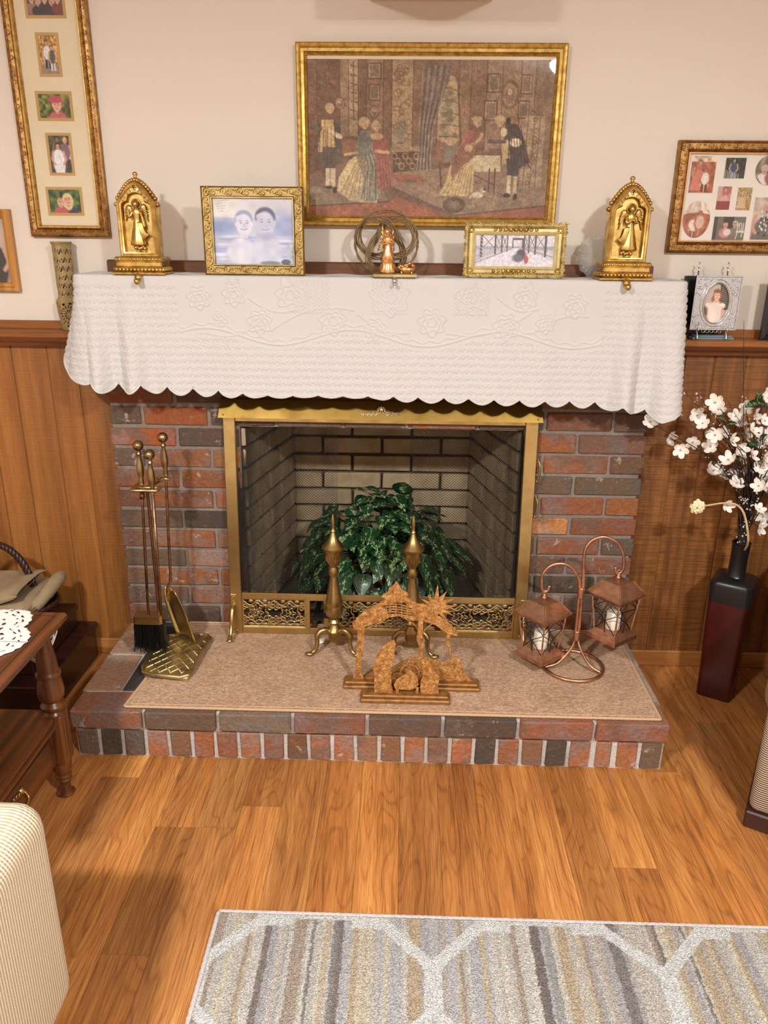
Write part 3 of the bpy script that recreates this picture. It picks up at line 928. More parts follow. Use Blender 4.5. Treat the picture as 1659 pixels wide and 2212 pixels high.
# gentleman left
c.poly([(165, 500), (290, 490), (310, 640), (300, 740), (250, 750), (160, 740)], (92, 80, 72)); c.poly([(190, 480), (260, 480), (268, 660), (165, 670)], (196, 158, 116))
c.poly([(190, 640), (270, 640), (265, 770), (205, 770)], (84, 74, 70)); c.rect(208, 236, 765, 880, (214, 190, 158)); c.rect(240, 266, 765, 890, (204, 178, 146))
c.ell(228, 882, 24, 10, (52, 42, 40)); c.ell(264, 898, 14, 20, (52, 42, 40)); c.line([(130, 520), (180, 530)], 18, (98, 84, 74)); c.line([(240, 545), (300, 580)], 13, (220, 196, 166))
fig(238, 415, 30, HR, SK)
for k in range(5): c.line([(180 + k * 22, 520), (172 + k * 24, 730)], 3, (70, 58, 52), 0.7)
c.line([(205, 470), (215, 560), (212, 650)], 4, (150, 112, 80)); c.ell(290, 575, 20, 14, (206, 180, 150))
# lady left, pale gown
c.poly([(420, 545), (480, 545), (515, 650), (530, 830), (520, 975), (370, 970), (275, 905), (290, 820), (350, 720), (400, 680)], (206, 176, 138))
c.poly([(425, 540), (480, 545), (535, 700), (545, 830), (510, 970), (440, 970), (430, 800), (390, 690)], (138, 130, 118))
for k in range(9): c.line([(410 + k * 6, 700), (300 + k * 26, 915 + (k % 3) * 18)], 4, (158, 128, 98))
for k in range(6): c.line([(455 + k * 12, 600), (440 + k * 18, 960)], 3, (90, 86, 80))
for k in range(7): c.line([(430 + k * 9, 640), (455 + k * 12, 760), (400 + k * 22, 955)], 4, (96, 90, 82) if k % 2 else (168, 158, 142), 0.7)
c.line([(400, 670), (325, 685)], 10, SK); c.ell(440, 620, 46, 70, (120, 114, 106)); fig(440, 500, 36, HR, SK)
# seated lady in red
c.poly([(495, 590), (570, 580), (600, 760), (620, 880), (520, 890), (510, 760)], (152, 92, 82)); c.ell(535, 640, 42, 62, (146, 82, 76)); c.line([(510, 660), (580, 670)], 12, SK)
c.ell(515, 575, 36, 20, SK); fig(510, 515, 30, HR, SK)
for k in range(4): c.line([(530 + k * 18, 700), (545 + k * 18, 880)], 3, (112, 62, 58))
# seated lady centre right
c.ell(955, 660, 44, 90, (132, 116, 104)); c.ell(955, 600, 34, 26, SK); fig(955, 540, 24, HR, SK)
c.line([(868, 590), (890, 720), (905, 870)], 7, (92, 62, 50)); c.ell(885, 655, 22, 62, (140, 96, 76)); c.rect(890, 960, 730, 745, (100, 70, 56)); c.line([(960, 740), (962, 860)], 6, (92, 62, 50))
# standing lady
c.poly([(1040, 560), (1110, 570), (1095, 660), (1095, 900), (1060, 930), (890, 925), (930, 840), (960, 720), (1010, 640)], (204, 170, 126))
c.poly([(1040, 545), (1105, 560), (1095, 690), (1010, 760), (965, 850), (960, 720), (1000, 640)], (156, 104, 90)); c.ell(1075, 580, 38, 50, (158, 100, 88))
c.line([(1040, 640), (1120, 590), (1135, 555)], 11, SK)
for k in range(8): c.line([(1000 + k * 12, 760), (920 + k * 22, 920)], 3, (156, 122, 88))
fig(1105, 490, 28, HR, SK)
for k in range(6): c.line([(1060 + k * 8, 560), (985 + k * 18, 700), (960 + k * 10, 790)], 3, (118, 74, 64), 0.8)
c.ell(1100, 468, 30, 16, HR); c.ell(1060, 640, 26, 22, (206, 170, 128))
# table
c.poly([(1090, 680), (1250, 680), (1255, 780), (1085, 780)], (206, 182, 152)); c.rect(1150, 1180, 640, 660, (150, 116, 92))
for x in (1188, 1222): c.line([(x, 760), (x, 900)], 5, (80, 60, 54))
c.line([(1100, 800), (1220, 860)], 5, (92, 70, 60))
# gentleman right, bowing
c.poly([(1270, 490), (1345, 500), (1385, 590), (1425, 720), (1350, 770), (1290, 740), (1265, 600)], (78, 64, 66)); c.poly([(1255, 590), (1290, 590), (1310, 720), (1260, 740)], (200, 166, 124))
c.poly([(1285, 700), (1375, 700), (1360, 810), (1295, 800)], (70, 62, 70)); c.rect(1296, 1320, 800, 920, (216, 192, 160)); c.rect(1335, 1358, 805, 925, (208, 182, 150))
c.ell(1300, 922, 22, 14, (52, 42, 42)); c.ell(1350, 930, 14, 20, (52, 42, 42)); c.line([(1270, 600), (1180, 600)], 14, (94, 78, 84)); c.ell(1335, 605, 34, 26, (224, 200, 170)); c.line([(1385, 680), (1430, 755)], 4, (60, 50, 48))
fig(1235, 480, 32, HR, SK)
for k in range(6): c.line([(1290 + k * 14, 510), (1300 + k * 20, 740)], 3, (54, 44, 46), 0.8)
c.ell(1262, 545, 20, 26, (206, 180, 150)); c.ell(1285, 480, 14, 20, (60, 50, 50))
# dog
c.ell(1125, 920, 34, 20, (216, 190, 158)); c.ell(1155, 890, 18, 16, (210, 184, 152)); c.ell(1165, 885, 9, 9, (80, 60, 50)); c.line([(1095, 915), (1080, 940)], 5, (210, 184, 152))
c.c = c.c * 0.90 * np.array((0.95, 0.99, 0.98)) + np.array((120, 104, 90)) * 0.2; c.noise(5, 0.16); c.noise(22, 0.10); c.noise(90, 0.07)
MAT_TAPESTRY = vcol('tapestry_weave', 0.9, weave=0.35, spec=0.1)
c.panel('tapestry', px0 + 0.0295, px1 - 0.0295, 0.0628, pz0 + 0.028, pz1 - 0.038, MAT_TAPESTRY, tp)
MB().box(px0 + 0.028, px1 - 0.028, 0.0585, 0.0600, pz0 + 0.028, pz1 - 0.028).build('glass', MAT_GLASS, tp)


# ------------------------------------------------------------------ scroll ornament
def scroll(mb, x, y, z, s, ang, flip=1, r=0.0016, turns=1.25, n=16, M=None):
    P = []
    for i in range(n):
        t = i / (n - 1)
        a = ang + flip * t * turns * 2 * PI
        q = s * (1 - 0.82 * t)
        P.append((x + q * math.cos(a) - s * 0.3 * math.cos(ang), y - 0.001 * t, z + q * math.sin(a) - s * 0.3 * math.sin(ang)))
    mb.tube(P, [r * (0.6 + 0.7 * math.sin(PI * min(1, i / (n - 1) * 1.1 + 0.05))) for i in range(n)], 5, M=M)


def scroll_frame(mb, x0, x1, z0, z1, w, y, pitch, r=0.0015):
    """scrolls along the four rails of a frame whose rails are w wide"""
    for horiz in (0, 1):
        for side in (0, 1):
            L = (x1 - x0) if horiz else (z1 - z0)
            n = max(2, int(round(L / pitch)))
            for i in range(n):
                t = (i + 0.5) / n
                if horiz: x, z = x0 + L * t, (z0 + w / 2 if side else z1 - w / 2)
                else: x, z = (x0 + w / 2 if side else x1 - w / 2), z0 + L * t
                fl = 1 if i % 2 else -1
                scroll(mb, x, y, z, w * 0.42, (0.6 if i % 2 else 3.6) + (0 if horiz else PI / 2), fl, r)
                if horiz: mb.ball((x + pitch * 0.46, y, z + fl * w * 0.2), w * 0.13, 6, 4, sy=0.6, sx=1.5)
                else: mb.ball((x + fl * w * 0.2, y, z + pitch * 0.46), w * 0.13, 6, 4, sy=0.6, sz=1.5)


# ------------------------------------------------------------------ tall frame with five snapshots
tx0, tx1, tz0, tz1 = -1.042, -0.804, 1.412, 2.30
tf = thing('framed_photo', 'tall gilt-brown multi-photo frame with cream mat hanging above the carved vase', 'picture frame', ((tx0 + tx1) / 2, 0.06, tz0))
MB().moulding(tx0, tx1, tz0, tz1, [(0, 0), (0, 0.014), (0.005, 0.018), (0.012, 0.020), (0.02, 0.016), (0.024, 0.019), (0.030, 0.014), (0.033, 0.004)], WY - 0.001).build('frame', MAT_GOLD_BROWN, tf, angle=25)
sm = MB(); scroll_frame(sm, tx0 + 0.002, tx1 - 0.002, tz0 + 0.002, tz1 - 0.002, 0.020, WY - 0.020, 0.030, 0.0011)
sm.build('carving', MAT_GOLD_BROWN, tf, smooth=True, recalc=False)
MB().moulding(tx0 + 0.024, tx1 - 0.024, tz0 + 0.024, tz1 - 0.024, [(0, 0.012), (0.002, 0.0185), (0.005, 0.0185), (0.007, 0.012)], WY - 0.001).build('inner_bead', MAT_GOLD_LEAF, tf, angle=30)
MB().box(tx0 + 0.03, tx1 - 0.03, 0.064, 0.0685, tz0 + 0.03, tz1 - 0.03).build('mat_board', MAT_MATBOARD, tf)
FOL = (74, 84, 46)
snaps = [(-0.979, -0.866, 1.981, 2.060, 0), (-0.960, -0.895, 1.838, 1.947, 1), (-0.981, -0.876, 1.726, 1.802, 2), (-0.966, -0.891, 1.582, 1.695, 3), (-0.985, -0.877, 1.472, 1.551, 4)]
for x0, x1, z0, z1, k in snaps:
    MB().moulding(x0, x1, z0, z1, [(0, 0.0052), (0, 0.0062), (0.0075, 0.0062), (0.0075, 0.0045)], WY - 0.001).build('photo_mat', MAT_MAT_CORE, tf)
    wd = x1 - x0 > z1 - z0
    c = Canvas(0, 140 if wd else 100, 0, 100 if wd else 150, 60 if wd else 46, 44 if wd else 66, (90, 92, 60))
    if k == 0:
        c.c[:] = (96, 70, 62)
        for i, (sx, col) in enumerate(((20, (150, 120, 110)), (45, (34, 32, 40)), (70, (44, 40, 52)), (98, (46, 44, 60)), (120, (120, 50, 56)))): portrait(c, sx, 40 + (i % 2) * 10, 13, (60, 42, 34), (214, 170, 146), col)
    elif k == 1:
        c.c[:] = (186, 140, 70); c.noise(9, 0.5); c.rect(0, 100, 112, 150, (150, 128, 110)); c.noise(4, 0.15)
        person(c, 42, 22, 105, (48, 36, 30), (206, 158, 132), (232, 228, 224), (44, 44, 58), 1.2); person(c, 68, 38, 100, (46, 34, 28), (206, 158, 132), (92, 92, 92), (214, 208, 206), 1.0)
        for y in range(62, 108, 6): c.rect(56, 80, y, y + 2.4, (50, 50, 54))
    elif k == 2:
        c.c[:] = (104, 110, 48); c.noise(12, 0.6); portrait(c, 80, 48, 22, (214, 120, 120), (228, 178, 156), (196, 104, 108)); c.ell(78, 24, 30, 14, (196, 70, 84))
    elif k == 3:
        c.c[:] = (70, 74, 50); c.noise(10, 0.5); person(c, 78, 8, 130, (206, 160, 80), (224, 176, 150), (130, 104, 120), (60, 50, 60)); person(c, 42, 6, 120, (40, 32, 28), (150, 104, 80), (90, 84, 80), (70, 70, 80)); person(c, 42, 32, 130, (44, 32, 28), (212, 166, 140), (240, 236, 236), (236, 232, 232), 1.25)
    else:
        c.c[:] = (70, 96, 50); c.noise(14, 0.6); portrait(c, 82, 44, 20, (226, 208, 150), (226, 172, 148), (44, 56, 92), long=True); portrait(c, 50, 56, 15, (206, 160, 110), (230, 176, 156), (196, 90, 96))
    c.noise(5, 0.08)
    c.panel('photo', x0 + 0.0065, x1 - 0.0065, 0.0634, z0 + 0.0065, z1 - 0.0065, MAT_PHOTO, tf)
MB().box(tx0 + 0.031, tx1 - 0.031, 0.0595, 0.0606, tz0 + 0.031, tz1 - 0.031).build('glass', MAT_GLASS, tf)

# ------------------------------------------------------------------ frame at the left edge of the view
sx0, sx1, sz0, sz1 = -1.36, -1.100, 1.252, 1.488
sf = thing('framed_photo', 'plain golden oak photo frame low on the wall above the chair rail', 'picture frame', ((sx0 + sx1) / 2, 0.06, sz0))
MB().moulding(sx0, sx1, sz0, sz1, [(0, 0), (0, 0.016), (0.003, 0.018), (0.012, 0.015), (0.015, 0.018), (0.024, 0.014), (0.027, 0.004)], WY - 0.001).build('frame', wood('golden_oak_frame', (150, 104, 52), (186, 138, 78), (206, 160, 98), 'z', 1.0, 0.35), sf, angle=25)
c = Canvas(0, 120, 0, 110, 60, 56, (190, 168, 148)); c.noise(18, 0.12); person(c, 96, 30, 90, (30, 26, 26), (206, 160, 136), (26, 26, 30), (24, 24, 28), 1.3); person(c, 50, 34, 90, (60, 44, 34), (214, 170, 146), (236, 230, 226), (230, 224, 222), 1.2, dress=True)
c.panel('photo', sx0 + 0.025, sx1 - 0.025, 0.064, sz0 + 0.025, sz1 - 0.025, MAT_PHOTO, sf)
MB().box(sx0 + 0.025, sx1 - 0.025, 0.060, 0.0612, sz0 + 0.025, sz1 - 0.025).build('glass', MAT_GLASS, sf)

# ------------------------------------------------------------------ collage frame on the right
cx0, cx1, cz0, cz1 = 0.852, 1.40, 1.386, 1.688
cf = thing('framed_photo', 'carved bronze-coloured collage frame with white mat and old family snapshots', 'picture frame', ((cx0 + cx1) / 2, 0.06, cz0))
MB().moulding(cx0, cx1, cz0, cz1, [(0, 0), (0, 0.015), (0.004, 0.019), (0.008, 0.016), (0.022, 0.016), (0.026, 0.019), (0.031, 0.012), (0.034, 0.004)], WY - 0.001).build('frame', MAT_GOLD_BROWN, cf, angle=25)
sm = MB(); scroll_frame(sm, cx0 + 0.006, cx1 - 0.006, cz0 + 0.006, cz1 - 0.006, 0.020, WY - 0.018, 0.034, 0.0012)
sm.build('carving', MAT_GOLD_BROWN, cf, smooth=True, recalc=False)
MB().moulding(cx0 + 0.0295, cx1 - 0.0295, cz0 + 0.0295, cz1 - 0.0295, [(0, 0.012), (0.0015, 0.016), (0.004, 0.016), (0.0055, 0.010)], WY - 0.001).build('inner_bead', MAT_COPPER_BRIGHT, cf, angle=30)
MB().box(cx0 + 0.033, cx1 - 0.033, 0.064, 0.0685, cz0 + 0.033, cz1 - 0.033).build('mat_board', MAT_MATBOARD_W, cf)
SEP = (168, 96, 66)
coll = [(0.897, 0.966, 1.551, 1.648, False, 0), (0.993, 1.050, 1.590, 1.644, False, 1), (0.892, 0.970, 1.428, 1.530, True, 2), (0.982, 1.0205, 1.506, 1.5685, False, 3), (1.0395, 1.080, 1.505, 1.566, False, 4), (0.983, 1.075, 1.423, 1.487, False, 5), (1.080, 1.155, 1.572, 1.652, True, 6), (1.093, 1.17, 1.425, 1.540, False, 7), (1.19, 1.25, 1.55, 1.64, False, 3), (1.2, 1.28, 1.43, 1.52, False, 4)]
for x0, x1, z0, z1, ov, k in coll:
    w = 100; h = 100 * (z1 - z0) / (x1 - x0)
    c = Canvas(0, w, 0, h, 40, max(30, int(40 * h / w)), SEP)
    if k == 0:
        c.rect(0, 100, 0, 22, (224, 196, 170)); c.noise(14, 0.25); person(c, 36, 16, 115, (120, 70, 50), (206, 140, 110), (214, 128, 108), (190, 100, 84), 1.25, dress=True); person(c, 62, 46, 92, (90, 46, 34), (190, 120, 92), (240, 226, 210), (120, 56, 44), 1.1)
    elif k == 1:
        c.c[:] = (50, 56, 44); c.noise(10, 0.5); c.rect(0, 100, 62, 100, (60, 60, 58)); person(c, 42, 6, 88, (90, 70, 60), (200, 160, 140), (60, 78, 120), (120, 140, 150), 1.2)
        for x in range(4, 70, 9): c.rect(x, x + 3.5, 54 + x * 0.3, 96, (206, 206, 206))
    elif k == 2:
        c.rect(0, 100, 0, 42, (226, 206, 186)); c.noise(14, 0.22); person(c, 38, 52, 80, (90, 46, 34), (196, 124, 96), (238, 222, 206), (150, 84, 62), 1.2); person(c, 64, 36, 90, (90, 46, 34), (196, 124, 96), (226, 190, 164), (176, 108, 80), 1.1)
    elif k == 3:
        c.c[:] = (184, 112, 108); c.rect(0, 34, 0, h, (206, 166, 160)); person(c, 58, 8, h * 1.05, (110, 60, 50), (214, 160, 140), (220, 176, 170), (160, 70, 74), 1.2, dress=True); c.rect(0, 100, h * .62, h, (150, 62, 66))
    elif k == 4:
        c.c[:] = (176, 150, 104); c.rect(0, 100, h * .62, h, (190, 146, 90)); c.noise(6, 0.25); person(c, 34, 30, h * .7, (200, 170, 110), (214, 174, 140), (214, 190, 150), (196, 160, 110), 1.3, dress=True)
    elif k == 5:
        c.c[:] = (116, 108, 98); c.rect(0, 12, 0, h, (70, 66, 62)); c.rect(30, 62, 0, h * .5, (60, 56, 54)); portrait(c, 38, 24, 9, (90, 46, 36), (216, 168, 146), (206, 140, 136)); portrait(c, 68, 22, 8, (200, 190, 180), (206, 166, 146), (140, 124, 112)); c.ell(45, 46, 12, 10, (232, 214, 206))
        for x in (76, 82, 88, 94): c.line([(x, 18), (x + 2, 44)], 1.6, (228, 228, 226))
        c.rect(74, 98, 42, 47, (228, 228, 226)); c.line([(78, 46), (74, 66)], 1.6, (228, 228, 226)); c.line([(94, 46), (92, 60)], 1.6, (228, 228, 226))
    elif k == 6:
        c.c[:] = (140, 124, 112); c.noise(20, 0.3); portrait(c, 34, 50, 13, (200, 190, 180), (206, 170, 150), (232, 226, 222)); portrait(c, 66, 44, 14, (70, 50, 44), (206, 156, 136), (176, 90, 92))
    else:
        c.c[:] = (196, 178, 164); c.noise(20, 0.15); person(c, 44, 20, h * 1.1, (206, 200, 196), (206, 160, 140), (110, 104, 100), (60, 54, 54), 1.3, dress=True)
        for i in range(30): c.ell(30 + rng.random() * 30, 50 + rng.random() * 90, 3, 5, (230, 226, 222) if i % 2 else (50, 46, 46))
    c.noise(6, 0.06)
    c.panel('photo', x0, x1, 0.0632, z0, z1, MAT_PHOTO, cf, oval=ov)
MB().box(cx0 + 0.034, cx1 - 0.034, 0.0595, 0.0606, cz0 + 0.034, cz1 - 0.034).build('glass', MAT_GLASS, cf)

# ------------------------------------------------------------------ white quilt over the mantel
ZT = 1.3140


def quilt():
    xl, xr, yf, yb, rc = -0.862, 0.872, -0.1275, 0.052, 0.03
    step = 0.0021
    segs = [(yb - yf - rc), rc * PI / 2, (xr - xl - 2 * rc), rc * PI / 2, (yb - yf - rc)]
    cum = np.concatenate([[0], np.cumsum(segs)])
    n = int(cum[-1] / step)
    S = np.linspace(0, cum[-1], n)
    Px = np.zeros(n); Py = np.zeros(n); Nx = np.zeros(n); Ny = np.zeros(n)
    for i, s_ in enumerate(S):
        k = min(4, int(np.searchsorted(cum, s_, side='right') - 1)); t = s_ - cum[k]
        if k == 0: Px[i], Py[i], Nx[i], Ny[i] = xl, yb - t, -1, 0
        elif k == 1:
            a = PI + t / rc; Px[i], Py[i], Nx[i], Ny[i] = xl + rc + rc * math.cos(a), yf + rc + rc * math.sin(a), math.cos(a), math.sin(a)
        elif k == 2: Px[i], Py[i], Nx[i], Ny[i] = xl + rc + t, yf, 0, -1
        elif k == 3:
            a = 1.5 * PI + t / rc; Px[i], Py[i], Nx[i], Ny[i] = xr - rc + rc * math.cos(a), yf + rc + rc * math.sin(a), math.cos(a), math.sin(a)
        else: Px[i], Py[i], Nx[i], Ny[i] = xr, yf + rc + t, 1, 0
    F0, F1 = cum[2], cum[3]
    fx = np.clip(S, F0, F1) - F0 + xl + rc          # x along the front
    hem = np.interp(fx, [-0.83, -0.62, -0.46, -0.2, 0.0, 0.1, 0.36, 0.64, 0.74, 0.78, 0.83], [0.984, 0.979, 0.970, 0.974, 0.974, 0.965, 0.960, 0.956, 0.944, 0.938, 0.922])
    lt = np.clip((F0 - S) / F0, 0, 1); rt = np.clip((S - F1) / (cum[-1] - F1), 0, 1)
    hem = hem + lt * 0.165 + rt * 0.03
    amp = np.interp(fx, [-0.81, -0.5, -0.3, 0.02, 0.06, 0.8], [0.03, 0.026, 0.008, 0.008, 0.018, 0.022])
    hem = hem + amp * (1 - np.abs(np.sin(PI * (S + 0.02) / 0.0735)) ** 0.8)
    kf = np.interp(fx, [-0.81, -0.7, -0.5, 0.5, 0.72, 0.80], [0.07, 0.05, 0.02, 0.02, 0.03, 0.06])
    kf = kf + 4 * lt * (1 - lt) * 0.20 + rt * 0.02
    m = 172
    Tt = np.linspace(0, 1, m)
    D = (ZT - hem)[:, None] * Tt[None, :]
    SS = np.repeat(S[:, None], m, 1); FX = np.repeat(fx[:, None], m, 1)
    off = kf[:, None] * np.clip(D - 0.01, 0, None)
    wl = np.exp(-((FX + 0.80) / 0.16) ** 2); wr = np.exp(-((FX - 0.76) / 0.09) ** 2)
    off += D * 0.075 * wl * np.sin(2 * PI * (SS / 0.105 + 0.12)) + D * 0.12 * wr * np.sin(2 * PI * (SS / 0.135 + 0.35))
    off += 0.004 * np.clip(D / 0.1, 0, 1) * np.sin(2 * PI * FX / 0.37 + 0.6) + 0.003 * np.clip(D / 0.2, 0, 1) * np.sin(2 * PI * SS / 0.147)
    off = np.where(off < 0.002 * np.clip(D / 0.02, 0, 1), 0.002 * np.clip(D / 0.02, 0, 1), off)
    r0 = 0.014                                       # rounded shelf edge
    q = np.clip(D / r0, 0, PI / 2)
    off = off - r0 * (1 - np.sin(q)) * 0.6
    zz = np.where(D < r0 * PI / 2, ZT - r0 * (1 - np.cos(q)) * 0.8, ZT - D - 0.0)
    zz = np.minimum(ZT - 0.0002, zz)
    # quilted relief
    A, B = SS, D
    h = np.zeros_like(A)

    def strokes(u, w, segs_, wd):
        r = np.zeros_like(u)
        for xa, ya, xb, yb_ in segs_:
            L2 = (xb - xa) ** 2 + (yb_ - ya) ** 2
            t = np.clip(((u - xa) * (xb - xa) + (w - ya) * (yb_ - ya)) / L2, 0, 1)
            d2 = (u - xa - t * (xb - xa)) ** 2 + (w - ya - t * (yb_ - ya)) ** 2
            r = np.maximum(r, np.exp(-d2 / wd ** 2))
        return r
    ca, cb = 0.029, 0.0205
    row = np.floor(B / cb)
    au = A + 0.45 * B
    u = (au + 0.5 * ca * (row % 2)) % ca - ca / 2
    w = B % cb - cb / 2
    sg = strokes(u, w, [(-0.012, 0.002, -0.005, -0.005), (-0.0085, 0.006, -0.001, -0.001), (0.000, -0.006, 0.006, 0.001), (0.006, 0.001, 0.012, -0.003), (0.001, 0.002, 0.006, 0.006)], 0.0015)
    env = (FX > -0.56) & (FX < 0.64)
    low = 0.178 + 0.022 * np.sin((FX - 0.04) * 2 * PI / 0.42)
    fl = (env & (B < low)).astype(float)
    h += sg * (1 - fl)
    edge = np.exp(-((B - low + 0.012) / 0.0022) ** 2) + 0.8 * np.exp(-((B - low + 0.024 + 0.004 * np.sin(FX * 130)) / 0.002) ** 2)
    h += np.where(env, edge, 0)
    for cx, cy, rr in ((-0.40, 0.05, 0.030), (-0.44, 0.115, 0.02), (-0.33, 0.125, 0.032), (-0.24, 0.05, 0.038), (-0.12, 0.12, 0.036), (0.0, 0.14, 0.028), (0.04, 0.05, 0.05), (0.16, 0.12, 0.036), (0.27, 0.05, 0.042), (0.37, 0.13, 0.034), (0.42, 0.05, 0.03), (0.48, 0.12, 0.024), (0.56, 0.07, 0.03), (-0.50, 0.06, 0.03)):
        dx, dy = FX - cx, B - cy
        r = np.hypot(dx, dy); th = np.arctan2(dy, dx)
        sel = r < rr * 1.3
        for kk, f in enumerate((0.35, 0.68, 1.0)):
            e = rr * f * (1 + 0.14 * np.cos((5 + kk) * th + kk))
            h = np.where(sel, np.maximum(h, 1.1 * np.exp(-((r - e) / 0.0019) ** 2)), h)
    for cx in (-0.18, 0.04, 0.27):
        sel = (np.abs(FX - cx) < 0.05) & (B < 0.10)
        d1 = np.abs(((FX + B) / 0.011) % 1 - 0.5); d2 = np.abs(((FX - B) / 0.011) % 1 - 0.5)
        h = np.where(sel, np.maximum(h, 0.8 * np.maximum(np.exp(-(d1 / 0.16) ** 2), np.exp(-(d2 / 0.16) ** 2))), h)
    for x0_, y0_, x1_, y1_, bow in ((-0.48, 0.16, -0.30, 0.10, 0.03), (-0.30, 0.15, -0.06, 0.09, -0.03), (-0.05, 0.10, 0.10, 0.15, 0.02), (0.20, 0.15, 0.44, 0.09, 0.03), (0.44, 0.15, 0.60, 0.10, -0.02), (-0.36, 0.06, -0.22, 0.09, 0.02), (0.34, 0.05, 0.46, 0.08, 0.02)):
        t = np.clip((FX - x0_) / (x1_ - x0_), 0, 1)
        cy = y0_ + (y1_ - y0_) * t + bow * np.sin(PI * t)
        h = np.where((FX > x0_) & (FX < x1_), np.maximum(h, np.exp(-((B - cy) / 0.0018) ** 2)), h)
    h *= np.clip(B / 0.02, 0, 1)
    off = off + 0.0030 * h
    V = np.stack([Px[:, None] + Nx[:, None] * off, Py[:, None] + Ny[:, None] * off, zz], -1)
    return V


V = quilt()
n_, m_ = V.shape[:2]
tc = thing('mantel_quilt', 'white embossed quilt with a scalloped hem draped over the mantel', 'quilt', (0.0, -0.04, 1.310))
cl = grid_mesh(V, 'drape', MAT_CLOTH, tc)
tx = np.linspace(-0.8545, 0.8645, 160); ty = np.linspace(0.045, -0.120, 24)
TX, TY = np.meshgrid(tx, ty)
TZ = ZT + 0.0006 * np.sin(TX * 60 + TY * 30) + 0.0012 * np.exp(-((TY - 0.03) / 0.02) ** 2) * (1 + np.sin(TX * 41))
grid_mesh(np.stack([TX, TY, TZ], -1), 'top_panel', MAT_CLOTH, tc)
hm = MB(); hm.tube([tuple(q) for q in V[::3, -1]], 0.0022, 6)
hm.build('hem', MAT_CLOTH, tc, smooth=True, recalc=False)


# ------------------------------------------------------------------ gilded stocking holders
def arch(w, z0, zs, zt, y, n=10, tre=0.0, xc=0.0):
    """pointed arch outline from bottom left over the apex to bottom right"""
    P = [(xc - w, y, z0), (xc - w, y, (z0 + zs) / 2), (xc - w, y, zs)]
    for i in range(1, n):
        t = i / n
        if not tre:
            x, z = -w * (1 - t), zs + (zt - zs) * math.sin(t * PI / 2 * 0.96) / math.sin(PI / 2 * 0.96)
        elif t < 0.4:      # trefoil: a shoulder, then the round head
            a_ = t / 0.4 * PI / 2
            x, z = -w + 0.42 * w * (1 - math.cos(a_)), zs + 0.30 * w * math.sin(a_)
        else:
            a_ = (t - 0.4) / 0.6 * PI / 2
            x, z = -0.58 * w * math.cos(a_) ** 0.9, zs + 0.34 * w + (zt - zs - 0.34 * w) * math.sin(a_)
        P.append((xc + x, y, z))
    P.append((xc, y, zt))
    return P + [(2 * xc - x, y_, z) for x, y_, z in P[-2::-1]]


def strip(mb, rows):
    n = len(rows[0])
    V = [q for r in rows for q in r]
    F = []
    for i in range(len(rows) - 1):
        for k in range(n - 1):
            F.append([i * n + k, i * n + k + 1, (i + 1) * n + k + 1, (i + 1) * n + k])
        F.append([i * n + n - 1, i * n, (i + 1) * n, (i + 1) * n + n - 1])
    mb.add(V, F)


